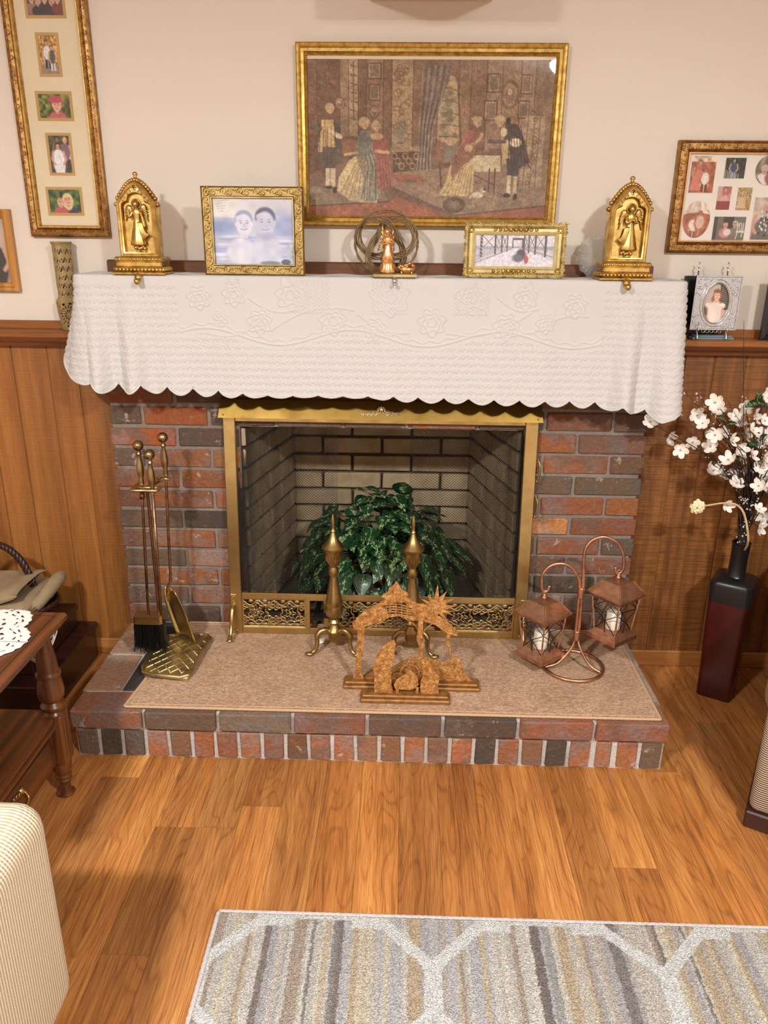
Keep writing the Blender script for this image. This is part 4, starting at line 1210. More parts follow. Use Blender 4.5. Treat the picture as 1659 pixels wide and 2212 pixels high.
def holder(xc, pose, label):
    yb, z0 = -0.105, ZT
    t = thing('stocking_holder', label, 'stocking holder', (xc, -0.145, z0), 'gilded stocking holders on the mantel')
    b = MB()
    b.box(xc - 0.073, xc + 0.073, -0.196, yb, z0, z0 + 0.006, 0.002)
    b.box(xc - 0.066, xc + 0.066, -0.190, yb, z0 + 0.006, z0 + 0.020, 0.003)
    b.box(xc - 0.063, xc + 0.063, -0.186, yb, z0 + 0.019, z0 + 0.034, 0.003)
    b.box(xc - 0.066, xc + 0.066, -0.189, yb, z0 + 0.033, z0 + 0.046, 0.004)
    base = b.build('base', MAT_GOLD, t)
    bb = MB()
    for i in range(13):
        x = xc - 0.060 + 0.12 * i / 12
        bb.ball((x, -0.191, z0 + 0.013), 0.0055, 8, 6)
        bb.ball((x, -0.189, z0 + 0.0395), 0.0042, 7, 5, sx=1.1)
    for k in range(6):
        for sgx in (-1, 1):
            bb.ball((xc + sgx * 0.066, -0.185 + k * 0.015, z0 + 0.013), 0.0055, 8, 6)
    bb.build('beading', MAT_GOLD, base, smooth=True, recalc=False)
    zb = z0 + 0.045
    zs, zt = zb + 0.138, zb + 0.192
    y0, yp = -0.128, -0.166
    b = MB()
    strip(b, [arch(0.054, zb, zs, zt, y0, xc=xc), arch(0.054, zb, zs, zt, yp, xc=xc), arch(0.051, zb + .002, zs, zt - 0.004, yp - 0.003, xc=xc), arch(0.047, zb + .006, zs, zt - 0.010, yp - 0.001, xc=xc), arch(0.044, zb + .009, zs - .002, zt - 0.016, yp - 0.004, xc=xc), arch(0.040, zb + .012, zs - .008, zt - 0.028, yp - 0.003, tre=1, xc=xc), arch(0.037, zb + .014, zs - .010, zt - 0.031, yp + 0.006, tre=1, xc=xc), arch(0.0365, zb + .0145, zs - .0105, zt - 0.0315, yp + 0.012, tre=1, xc=xc)])
    b.build('arch_frame', MAT_GOLD, t, angle=35)
    MB().prism([(x, z) for x, y, z in arch(0.053, zb + .001, zs, zt - 0.002, 0, xc=xc)], y0 - 0.001, yp + 0.011).build('recess', MAT_GOLD, t)
    cr = MB()
    A = arch(0.0545, zb, zs, zt, (y0 + yp) / 2 - 0.008, 10, xc=xc)
    for q in A[3:-3]:
        cr.ball((q[0] + (0.002 if q[0] > xc else -0.002 if q[0] < xc else 0), q[1], q[2] + 0.003), 0.0062, 8, 6, sy=1.6)
    for sgx in (-1, 1): cr.ball((xc + sgx * 0.0565, -0.153, zs - 0.004), 0.0065, 8, 6, sy=1.8)
    cr.build('crockets', MAT_GOLD, t, smooth=True, recalc=False)
    f = MB(); f.lathe([(0.008, 0), (0.006, 0.006), (0.004, 0.009), (0.0065, 0.012), (0.0055, 0.016), (0.0035, 0.018), (0.007, 0.022), (0.0068, 0.026), (0.002, 0.030)], xc, -0.15, zt - 0.006, 12)
    f.build('finial', MAT_GOLD, t, smooth=True)
    md = MB(); md.tube(arc((xc, yp - 0.004, zt - 0.0155), 0.0070, 0, 360, 20)[:-1], 0.0014, 6, closed=True)
    md.box(xc - 0.0055, xc + 0.0055, yp - 0.007, yp - 0.002, zt - 0.0170, zt - 0.0140); md.box(xc - 0.0015, xc + 0.0015, yp - 0.007, yp - 0.002, zt - 0.0205, zt - 0.0105)
    for sgx in (-1, 1):
        for k in range(4):
            a = math.radians(20 + 16 * k)
            md.tube([(xc + sgx * (0.010 + 0.0075 * k), yp - 0.004, zt - 0.026 - 0.008 * k), (xc + sgx * (0.015 + 0.0078 * k), yp - 0.0045, zt - 0.018 - 0.0085 * k)], [0.0018, 0.0009], 5)
    md.build('medallion', MAT_GOLD, t, smooth=True, recalc=False)
    # relief figure of an angel
    fg = MB(); yr = yp + 0.004
    ft, hh = zb + 0.030, 0.118
    lean = 0.004 if pose else -0.002
    prof = [(0.0200, 0.0), (0.0215, 0.004), (0.0185, 0.018), (0.0150, 0.034), (0.0115, 0.050), (0.0092, 0.062), (0.0086, 0.068), (0.0112, 0.080), (0.0118, 0.088), (0.0060, 0.094), (0.0034, 0.097)]
    fg.lathe(prof, xc + lean, yr, ft, 22, sy=0.62, flute=lambda i, k: 1 + (0.10 * math.cos(k * 2 * PI / 22 * 7) if i < 6 else 0))
    fg.ball((xc + lean, yr - 0.003, ft + 0.104), 0.0078, 10, 8, sz=1.15)
    fg.ball((xc + lean, yr - 0.001, ft + 0.107), 0.0092, 10, 8, sz=1.0, sy=0.7)
    fg.tube(arc((xc + lean, yr + 0.002, ft + 0.106), 0.0125, 0, 360, 20)[:-1], 0.0011, 5, closed=True)
    fg.ball((xc + lean, yr - 0.0105, ft + 0.103), 0.0013, 5, 4)
    wings = [(-1, 0.9), (1, 1.0)]
    for sgx, sc in wings:
        for k in range(9):
            a = math.radians(100 - 14 * k) if not pose else math.radians(95 - 15 * k)
            L = (0.020 + 0.0035 * k) * sc
            x0 = xc + lean + sgx * 0.009; zz_ = ft + 0.086
            x1 = x0 + sgx * (0.006 + 0.016 * math.sin(k / 8 * PI * 0.6)); z1 = zz_ + L * math.sin(a) * 0.9 - k * 0.002
            fg.tube([(x0, yr + 0.003, zz_), ((x0 + x1) / 2 + sgx * 0.006, yr + 0.001, (zz_ + z1) / 2 + 0.006), (x1, yr + 0.003, z1)], [0.002, 0.0032, 0.001], 6)
    if pose:   # hands joined in front
        for sgx in (-1, 1): fg.tube(bez([(xc + lean + sgx * 0.011, yr - 0.002, ft + 0.086), (xc + lean + sgx * 0.013, yr - 0.009, ft + 0.070), (xc + lean + 0.002, yr - 0.013, ft + 0.078)], 5), [0.0042] * 6 + [0.0034] * 4 + [0.0028], 7)
    else:      # one hand raised, the other lowered
        fg.tube(bez([(xc - 0.012, yr - 0.002, ft + 0.086), (xc - 0.019, yr - 0.007, ft + 0.072), (xc - 0.022, yr - 0.009, ft + 0.092)], 5), [0.004] * 6 + [0.003] * 5, 7)
        fg.tube(bez([(xc + 0.010, yr - 0.002, ft + 0.086), (xc + 0.016, yr - 0.007, ft + 0.068), (xc + 0.020, yr - 0.008, ft + 0.046)], 5), [0.004] * 6 + [0.003] * 5, 7)
    for k in range(7):
        s_ = -1 if pose else 1
        fg.tube(bez([(xc + lean + s_ * (0.004 + 0.0016 * k), yr - 0.008, ft + 0.060), (xc + lean + s_ * (0.010 + 0.002 * k), yr - 0.009, ft + 0.034), (xc + lean + s_ * (0.014 + 0.0034 * k), yr - 0.006, ft + 0.010 + 0.003 * k)], 5), 0.0019, 5)
    for k in range(6): fg.ball((xc - 0.012 + 0.005 * k, yr, ft - 0.006 + 0.003 * math.sin(k * 2)), 0.0052, 7, 5, sy=0.7)
    fg.build('angel_relief', MAT_GOLD, t, smooth=True, recalc=False)
    hk = MB(); P = bez([(xc, -0.17, z0 + 0.001), (xc, -0.197, z0 - 0.001), (xc, -0.204, z0 - 0.012), (xc, -0.212, z0 - 0.018)], 5)
    hk.tube(P, 0.0095, 10, flat=0.5); hk.ball((xc + 0.001, -0.216, z0 - 0.017), 0.0088, 10, 8)
    hk.build('hook', MAT_GOLD, t, smooth=True)


holder(-0.644, False, 'gilded gothic stocking holder whose angel raises one hand, beside the blue photo')
holder(0.676, True, 'gilded gothic stocking holder whose angel joins her hands, beside the crystal dish')

# ------------------------------------------------------------------ ornate frame with the blue swimming photo
x0, x1, z0, z1 = -0.4685, -0.1935, ZT, 1.541
t = thing('framed_photo', 'brass scrollwork photo frame holding a blue picture of two swimmers', 'picture frame', ((x0 + x1) / 2, -0.150, z0))
yb = -0.148
MB().moulding(x0, x1, z0, z1, [(0, 0), (0, 0.012), (0.002, 0.015), (0.004, 0.012), (0.024, 0.011), (0.0265, 0.0145), (0.029, 0.012), (0.030, 0.003)], yb).build('frame', MAT_BRASS_DARK, t, angle=25)
sm = MB(); scroll_frame(sm, x0 + 0.003, x1 - 0.003, z0 + 0.003, z1 - 0.003, 0.022, yb - 0.0125, 0.0225, 0.0016)
sm.build('scrollwork', metal('frame_highlight_brass', (214, 188, 120), 0.25, (150, 120, 64), 40), t, smooth=True, recalc=False)
MB().moulding(x0 + 0.0255, x1 - 0.0255, z0 + 0.0255, z1 - 0.0255, [(0, 0.011), (0.001, 0.0155), (0.003, 0.0155), (0.004, 0.011)], yb).build('inner_bead', MAT_BRASS_BASE, t)
MB().box(x0 + 0.01, x1 - 0.01, yb - 0.002, yb + 0.006, z0 + 0.005, z1 - 0.01).build('back_board', MAT_BLACK, t)
MB().box((x0 + x1) / 2 - 0.03, (x0 + x1) / 2 + 0.03, yb + 0.005, yb + 0.055, z0, z0 + 0.13, M=None).build('easel_back', MAT_BLACK, t)
c = Canvas(0, 173, 0, 138, 140, 112, (196, 202, 222))
c.rect(0, 173, 0, 40, (226, 222, 220)); c.ell(120, 20, 60, 20, (214, 212, 222), soft=0.5); c.ell(15, 60, 40, 16, (142, 158, 204), soft=0.5); c.ell(158, 60, 36, 30, (160, 172, 212), soft=0.5)
c.rect(0, 173, 78, 138, (188, 196, 224))
for i in range(26): c.ell(rng.random() * 173, 76 + rng.random() * 62, 22, 2.6, (160, 172, 214) if i % 2 else (222, 224, 236), soft=0.5)
c.ell(58, 112, 30, 30, (220, 220, 236)); c.ell(112, 112, 34, 34, (208, 210, 230))
for hx, hy, r, sk, hr in ((66, 52, 19, (222, 222, 236), (150, 156, 196)), (112, 50, 22, (206, 208, 230), (80, 84, 120))):
    c.ell(hx, hy - r * 0.5, r * 0.98, r * 0.92, hr); c.ell(hx, hy + 3, r * 0.9, r * 1.15, sk)
    c.ell(hx - r * .2, hy - r * .55, r * .7, r * .35, sk)
    for sg in (-1, 1):
        c.ell(hx + sg * r * .36, hy - r * .05, r * .16, r * .07, (146, 152, 192)); c.line([(hx + sg * r * .2, hy - r * .26), (hx + sg * r * .52, hy - r * .28)], 1.1, (166, 170, 204)); c.ell(hx + sg * r * .9, hy + 2, r * .12, r * .26, sk)
    c.line([(hx, hy), (hx + 2, hy + r * .36), (hx - 2, hy + r * .4)], 1.0, (184, 188, 218)); c.line([(hx - r * .36, hy + r * .62), (hx, hy + r * .72), (hx + r * .36, hy + r * .6)], 1.3, (160, 160, 202)); c.rect(hx - r * .42, hx + r * .42, hy + r * .95, hy + r * 1.6, [q * .97 for q in sk])
c.ell(118, 78, 16, 8, (176, 180, 212), soft=0.5); c.ell(120, 134, 22, 4, (120, 140, 150)); c.ell(154, 132, 10, 6, (80, 88, 110)); c.ell(160, 110, 6, 14, (186, 196, 206))
for i, y in enumerate((8, 13, 18, 23, 28)):
    c.line([(5 + i * 2 + 0.8 * k, y - 0.08 * k + 1.3 * math.sin(k * 1.7 + i) * (0.4 + 0.6 * abs(math.sin(k * 0.61 + 2 * i)))) for k in range(38 - 6 * i)], 0.42, (130, 122, 120), 0.6)
c.noise(14, 0.05)
c.panel('photo', x0 + 0.028, x1 - 0.028, yb - 0.0045, z0 + 0.028, z1 - 0.028, MAT_PHOTO, t)
MB().box(x0 + 0.028, x1 - 0.028, yb - 0.0072, yb - 0.0062, z0 + 0.028, z1 - 0.028).build('glass', MAT_GLASS, t)

# ------------------------------------------------------------------ cream and gold frame with the bridge photo
x0, x1, z0, z1 = 0.239, 0.517, ZT, 1.458
t = thing('framed_photo', 'cream and gold baroque frame holding a wide snowy bridge photo', 'picture frame', ((x0 + x1) / 2, -0.150, z0))
MAT_CREAMGOLD = plain('cream_gold_enamel', (214, 196, 142), 0.4, 0.35, noise=0.15, scale=60, bump=0.3)
MAT_CREAMGOLD2 = metal('pale_gilt', (214, 186, 112), 0.35, (150, 118, 58), 60)
MB().moulding(x0 + .003, x1 - .003, z0 + .002, z1 - .003, [(0, 0), (0, 0.010), (0.006, 0.014), (0.010, 0.009), (0.020, 0.010), (0.024, 0.013), (0.029, 0.009), (0.030, 0.003)], yb).build('frame', MAT_CREAMGOLD, t, angle=25)
sm = MB(); scroll_frame(sm, x0 - 0.001, x1 + 0.001, z0 + 0.001, z1 + 0.001, 0.013, yb - 0.012, 0.0155, 0.0013)
for xx in np.linspace(-0.055, 0.055, 9):
    for zz_ in (z0 + 0.019, z1 - 0.019):
        s_ = 0.006 if abs(xx) < 0.03 else 0.0042
        sm.ball(((x0 + x1) / 2 + xx, yb - 0.010, zz_), s_, 7, 5, sy=0.6)
        for k in range(5): sm.ball(((x0 + x1) / 2 + xx + s_ * math.cos(k * 1.257), yb - 0.011, zz_ + s_ * math.sin(k * 1.257)), s_ * 0.4, 5, 4)
for xx in (x0 + 0.02, x1 - 0.02):
    for zz_ in (z0 + 0.02, z1 - 0.02):
        for k in range(6): sm.ball((xx + 0.006 * math.cos(k * 1.047), yb - 0.010, zz_ + 0.006 * math.sin(k * 1.047)), 0.0034, 6, 4)
sm.build('gilt_ornament', MAT_CREAMGOLD2, t, smooth=True, recalc=False)
rp = MB()
for k in range(60):
    pass
for (xa, za, xb, zb_) in ((x0 + .014, z0 + .013, x1 - .014, z0 + .013), (x0 + .014, z1 - .014, x1 - .014, z1 - .014), (x0 + .014, z0 + .013, x0 + .014, z1 - .014), (x1 - .014, z0 + .013, x1 - .014, z1 - .014)):
    n = int(math.hypot(xb - xa, zb_ - za) / 0.0042)
    for i in range(n):
        q = (i + .5) / n; rp.ball((xa + (xb - xa) * q, yb - 0.0115, za + (zb_ - za) * q), 0.0022, 5, 4)
rp.build('rope_bead', MAT_CREAMGOLD2, t, smooth=True, recalc=False)
MB().box(x0 + 0.01, x1 - 0.01, yb - 0.002, yb + 0.006, z0 + 0.005, z1 - 0.01).build('back_board', MAT_BLACK, t)
MB().box((x0 + x1) / 2 - 0.03, (x0 + x1) / 2 + 0.03, yb + 0.005, yb + 0.055, z0, z0 + 0.09).build('easel_back', MAT_BLACK, t)
c = Canvas(0, 172, 0, 72, 150, 64, (206, 202, 210))
c.rect(0, 172, 0, 26, (222, 216, 222)); c.rect(0, 172, 26, 34, (170, 168, 178)); c.poly([(0, 72), (78, 30), (96, 30), (172, 58), (172, 72)], (222, 218, 228)); c.poly([(0, 60), (0, 34), (70, 30)], (190, 188, 198))
for x in (14, 44, 58, 70, 106, 116, 130, 152):
    c.line([(x, 0), (x, 34 + abs(x - 86) * 0.2)], 1.1 + abs(x - 86) * 0.028, (74, 70, 78))
for xa, xb in ((14, 44), (44, 58), (58, 70), (106, 116), (116, 130), (130, 152)):
    c.line([(xa, 0), (xb, 32)], 0.9, (96, 92, 100)); c.line([(xb, 0), (xa, 32)], 0.9, (120, 116, 124))
for k in range(6): c.line([(12, 4 + k * 8), (17, 8 + k * 8)], 0.9, (180, 178, 186))
c.rect(80, 104, 8, 12, (86, 82, 90)); c.rect(80, 83, 10, 30, (86, 82, 90)); c.rect(101, 104, 10, 30, (86, 82, 90)); c.line([(0, 64), (80, 31)], 0.8, (110, 106, 114)); c.line([(104, 31), (172, 50)], 0.8, (110, 106, 114))
c.ell(100, 44, 10, 12, (70, 70, 84), soft=0.2); c.ell(94, 52, 12, 9, (100, 100, 116), soft=0.3); c.ell(112, 56, 4.5, 9, (188, 84, 96)); c.ell(111, 44, 2.4, 3, (200, 120, 116))
c.noise(3, 0.10)
c.panel('photo', x0 + 0.031, x1 - 0.031, yb - 0.0045, z0 + 0.030, z1 - 0.031, MAT_PHOTO, t)
MB().box(x0 + 0.03, x1 - 0.03, yb - 0.0072, yb - 0.0062, z0 + 0.03, z1 - 0.03).build('glass', MAT_GLASS, t)

# ------------------------------------------------------------------ twisted vine wreath
MAT_VINE = plain('dark_vine', (136, 110, 74), 0.55, 0.15, noise=0.4, scale=200)
wc = Vector((0.028, -0.098, 1.403))
t = thing('vine_wreath', 'round dark vine wreath of interlaced twisted strands behind the copper angel', 'wreath', (wc.x, wc.y, ZT))
w = MB()
ring = [(wc.x + 0.0875 * math.cos(q), wc.y + 0.012 * math.sin(q * 2), wc.z + 0.0855 * math.sin(q)) for q in np.linspace(0, 2 * PI, 61)[:-1]]
for k in range(2):
    w.tube([(x + 0.0022 * math.cos(i * 0.9 + k * PI), y + 0.0022 * math.sin(i * 0.9 + k * PI), max(ZT + 0.0025, z)) for i, (x, y, z) in enumerate(ring)], 0.0022, 5, closed=True)
NB = 150
knot = []
for i in range(NB):        # three-lobed knot, one lobe at the top
    q = 2 * PI * i / NB
    rr = 0.0285 * (2 + 0.92 * math.cos(3 * q))
    knot.append(Vector((wc.x + rr * math.cos(2 * q + PI / 2 + PI / 3), wc.y + 0.017 * math.sin(3 * q), wc.z - 0.002 + rr * math.sin(2 * q + PI / 2 + PI / 3))))
for k in range(5):
    P = []
    for i in range(NB):
        tn = (knot[(i + 1) % NB] - knot[i - 1]).normalized()
        nn = Vector((tn.z, 0, -tn.x)).normalized()
        ph = i * 0.42 + k * 2 * PI / 5
        v = knot[i] + nn * ((k - 2) * 0.0036 + 0.0016 * math.cos(ph)) + Vector((0, 0.0028 * math.sin(ph), 0))
        P.append((v.x, v.y, max(ZT + 0.002, v.z)))
    w.tube(P, 0.0021, 5, closed=True)
w.build('strands', MAT_VINE, t, smooth=True, recalc=False)

# ------------------------------------------------------------------ copper angel holder
t = thing('angel_holder', 'shiny copper angel with crib on a bar-shaped stocking holder', 'stocking holder', (0.054, -0.165, ZT))
MB().box(-0.007, 0.115, -0.197, -0.135, ZT, ZT + 0.010, 0.002).build('base', MAT_BRASS_BASE, t)
hk = MB(); hk.tube(bez([(0.054, -0.19, ZT + 0.002), (0.054, -0.199, ZT - 0.004), (0.054, -0.203, ZT - 0.014), (0.054, -0.212, ZT - 0.018)], 5), 0.005, 8, flat=0.5); hk.ball((0.054, -0.215, ZT - 0.016), 0.0048, 10, 8)
hk.build('hook', MAT_CHROME, t, smooth=True)
ax, ay, az = 0.034, -0.166, ZT + 0.010
a = MB()
a.lathe([(0.0235, 0), (0.0245, 0.004), (0.0200, 0.020), (0.0165, 0.030), (0.0195, 0.033), (0.0150, 0.050), (0.0105, 0.066), (0.0090, 0.074), (0.0115, 0.086), (0.0110, 0.092), (0.0055, 0.097), (0.0040, 0.100)], ax, ay, az, 24, sy=0.8, flute=lambda i, k: 1 + (0.07 * math.cos(k * 2 * PI / 24 * 8) if i < 6 else 0))
a.ball((ax - 0.002, ay - 0.002, az + 0.1065), 0.0072, 10, 8, sz=1.15); a.ball((ax, ay + 0.002, az + 0.109), 0.008, 10, 8)
a.tube(bez([(ax - 0.010, ay, az + 0.090), (ax - 0.014, ay - 0.009, az + 0.076), (ax - 0.002, ay - 0.015, az + 0.078)], 6), [0.0042] * 7 + [0.003] * 6, 8)
a.tube(bez([(ax + 0.010, ay, az + 0.090), (ax + 0.015, ay - 0.009, az + 0.078), (ax + 0.004, ay - 0.015, az + 0.080)], 6), [0.0042] * 7 + [0.003] * 6, 8)
bd_ = a.build('figure', MAT_COPPER_BRIGHT, t, smooth=True)
wg = MB()
for sgx, H_, nf in ((-1, 0.050, 8), (1, 0.036, 5)):
    for k in range(nf):
        f = k / (nf - 1)
        L = H_ * (1 - 0.55 * f)
        x0_ = ax + sgx * 0.007; z0_ = az + 0.085 - 0.02 * f
        x1_ = x0_ + sgx * (0.008 + 0.016 * f if sgx < 0 else 0.006 + 0.004 * f); z1_ = z0_ + L * (1 - 1.5 * f)
        wg.tube([(x0_, ay + 0.008, z0_), ((x0_ + x1_) / 2 + sgx * 0.004, ay + 0.012, (z0_ + z1_) / 2 + 0.004), (x1_, ay + 0.012, z1_)], [0.003, 0.0045, 0.0012], 7, flat=0.5)
wg.build('wings', MAT_COPPER_BRIGHT, t, smooth=True)
cr = MB(); cx, cz = 0.086, az
cr.lathe([(0.014, 0), (0.021, 0.008), (0.024, 0.014), (0.021, 0.015)], cx, ay, cz, 16, sy=0.6)
for k in range(14): cr.ball((cx - 0.02 + 0.003 * k, ay - 0.010 + 0.004 * (k % 3), cz + 0.014 + 0.005 * math.sin(k * 0.8 + 0.4) + 0.0008 * k), 0.0045, 6, 5)
cr.ball((cx + 0.010, ay - 0.002, cz + 0.026), 0.006, 8, 6); cr.tube([(cx + 0.006, ay, cz + 0.024), (cx - 0.012, ay, cz + 0.018)], [0.006, 0.003], 8)
for sgx in (-1, 1): cr.tube([(cx + sgx * 0.012, ay - 0.008, cz), (cx + sgx * 0.022, ay + 0.006, cz + 0.016)], 0.002, 5)
cr.build('crib', MAT_COPPER_BRIGHT, t, smooth=True)

# ------------------------------------------------------------------ crystal dish
g = G('crystal'); 
_cr = (g.n('MixShader', i0=g.math('ADD', 0.06, g.math('MULTIPLY', g.math('POWER', g.n('LayerWeight', 1, Blend=0.5), 3.0), 0.8)), i1=g.n('BsdfTransparent', Color=(0.93, 0.92, 0.89)), i2=g.n('BsdfGlossy', Color=(1, 1, 1), Roughness=0.03)))
MAT_CRYSTAL = g.surface(g.n('MixShader', i0=0.22, i1=_cr, i2=g.n('BsdfDiffuse', Color=(0.9, 0.88, 0.84))))
gx, gy, gz = 0.630, -0.03, ZT + 0.060
t = thing('crystal_dish', 'clear cut-crystal dish standing on edge behind the gilded holder', 'dish', (gx, gy, ZT))
d = MB()
R3 = Matrix.Translation((gx, gy, gz)) @ Matrix.Rotation(math.radians(80), 4, 'X')
d.lathe([(0.020, 0.020), (0.030, 0.018), (0.043, 0.010), (0.052, 0.002), (0.0595, -0.012), (0.0575, -0.014), (0.048, -0.004), (0.038, 0.004), (0.020, 0.010)], 0, 0, 0, 28, M=R3, flute=lambda i, k: 1 + (0.05 if k % 2 else -0.03) * (1 if 1 < i < 7 else 0), caps=True)
d.build('bowl', MAT_CRYSTAL, t)
fc = MB()
for k in range(28):
    a_ = 2 * PI * k / 28
    for rr, s_ in ((0.052, 0.004), (0.044, 0.0028)):
        v = R3 @ Vector((rr * math.cos(a_), rr * math.sin(a_), -0.002 + (0.006 if rr < 0.05 else 0)))
        fc.ball(tuple(v), s_, 4, 3)
fc.build('cut_facets', MAT_CRYSTAL, t)

# the ornaments stand along the front of the shelf
for o, x, y in (('stocking_holder', -0.664, -0.084), ('stocking_holder.001', 0.6926, -0.084), ('framed_photo.003', -0.3426, -0.090), ('framed_photo.004', 0.3862, -0.090), ('vine_wreath', 0.0264, -0.034), ('angel_holder', 0.0532, -0.104), ('crystal_dish', 0.6453, 0.012)):
    ob = bpy.data.objects[o]
    ob.location = (x, y, ZT)
    ob.scale = (1.028, 1.028, 1.028)

# ------------------------------------------------------------------ hearth mat
g = G('hearth_mat_weave')
v = g.coords()
n1 = g.noise(g.coords((0.35, 1.2, 1)), 260, 3, 0.7); n2 = g.noise(v, 420, 2, 0.6); n3 = g.noise(v, 7, 3, 0.6)
f = g.math('ADD', g.math('MULTIPLY', n1, 0.6), g.math('MULTIPLY', n2, 0.4))
cc = g.ramp(f, [(0.36, lin(136, 102, 76)), (0.5, lin(190, 152, 122)), (0.64, lin(232, 202, 172))])
cc = g.mix(g.math('MULTIPLY', g.ramp(n3, [(0.35, 1.0), (0.6, 0.0)]), 0.25), cc, lin(140, 100, 70))
MAT_HMAT = g.bsdf(cc, 0.95, 0.0, g.bump(f, 0.9, 0.004))
MAT_HBORDER = plain('mat_binding', (196, 160, 124), 0.9, noise=0.15, scale=300, bump=0.5)
MZ = HZ + 0.006
mt_ = thing('hearth_mat', 'beige woven mat covering the top of the brick hearth', 'mat', (0.07, -0.26, HZ))
poly = [(-0.690, -0.516), (0.818, -0.516), (0.822, -0.004), (-0.640, -0.004)]
b = MB(); b.zprism(poly, HZ + 0.0002, MZ); b.build('mat_field', MAT_HMAT, mt_)
b = MB()
for ins, rr in ((0.0, 0.0042), (0.014, 0.0022)):
    P = [(poly[0][0] + ins, poly[0][1] + ins, MZ - 0.001), (poly[1][0] - ins, poly[1][1] + ins, MZ - 0.001), (poly[2][0] - ins, poly[2][1] - ins, MZ - 0.001), (poly[3][0] + ins, poly[3][1] - ins, MZ - 0.001)]
    for i in range(4):
        a_, c_ = Vector(P[i]), Vector(P[(i + 1) % 4]); n = int((c_ - a_).length / 0.006)
        b.tube([tuple(a_.lerp(c_, k / n)) for k in range(n + 1)], [rr * (1 + 0.16 * (k % 2)) for k in range(n + 1)], 6)
b.build('binding', MAT_HBORDER, mt_, smooth=True, recalc=False)

# ------------------------------------------------------------------ brass fireplace screen
SY = -0.078
sc = thing('fireplace_screen', 'brass fireplace screen with mesh curtains and pierced lower panel', 'fire screen', (0.0125, SY, MZ))
SX0, SX1, SZ = -0.480, 0.505, 0.895
fr = MB()
fr.box(SX0, SX0 + 0.038, SY, SY + 0.024, MZ, SZ, 0.002); fr.box(SX1 - 0.040, SX1, SY, SY + 0.024, MZ, SZ, 0.002)
fr.box(SX0 + 0.038, SX1 - 0.040, SY + 0.002, SY + 0.022, SZ - 0.02, SZ, 0.002)
fr.build('frame', MAT_BRASS, sc)
hd = MB()
prof = [(SY + 0.020, SZ + 0.056), (SY - 0.006, SZ + 0.050), (SY - 0.030, SZ - 0.004), (SY - 0.026, SZ - 0.004), (SY - 0.002, SZ + 0.046), (SY + 0.020, SZ + 0.050)]
n = len(prof)
hx0, hx1 = SX0 - 0.008, SX1 + 0.008
hd.add([(hx0 + (0.006 if i < 2 or i > 3 else 0), y, z) for i, (y, z) in enumerate(prof)] + [(hx1 - (0.006 if i < 2 or i > 3 else 0), y, z) for i, (y, z) in enumerate(prof)], [list(range(n)), list(range(2 * n - 1, n - 1, -1))] + [[i, i + n, (i + 1) % n + n, (i + 1) % n] for i in range(n)])
hood = hd.build('hood', metal('satin_brass', (168, 134, 70), 0.34, (138, 106, 50), 12), sc)
orn = MB(); oc = 0.017; oy = SY - 0.021; oz = SZ + 0.018
orn.ball((oc, oy, oz + 0.008), 0.008, 10, 7, sy=0.5)
for k in range(7):
    a_ = math.radians(-10 + 33 * k); orn.ball((oc + 0.011 * math.cos(a_), oy, oz + 0.006 + 0.011 * math.sin(a_)), 0.0042, 7, 5, sy=0.5)
for sgx in (-1, 1):
    for k in range(4):
        scroll(orn, oc + sgx * (0.018 + 0.013 * k), oy - 0.001, oz - 0.001 * k, 0.0085 - 0.0012 * k, 1.2 if sgx > 0 else 1.9, -sgx, 0.0018)
        orn.ball((oc + sgx * (0.024 + 0.012 * k), oy, oz - 0.004), 0.0036, 6, 4, sy=0.5)
    orn.tube(bez([(oc, oy, oz), (oc + sgx * 0.03, oy, oz - 0.006), (oc + sgx * 0.064, oy, oz - 0.006)], 6), [0.002] * 12 + [0.001], 6)
orn.build('ornament', MAT_BRASS_BASE, hood, smooth=True, recalc=False)
rv = MB()
for x in (hx0 + 0.016, hx1 - 0.016):
    for k, z in enumerate((SZ + 0.006, SZ + 0.040)):
        rv.ball((x, SY - 0.028 + 0.022 * k, z), 0.0026, 7, 5)
for x in (SX0 + 0.02, SX1 - 0.02): rv.ball((x, SY - 0.001, MZ + 0.012), 0.004, 8, 5)
rv.build('rivets', MAT_BRASS_DARK, sc, smooth=True, recalc=False)
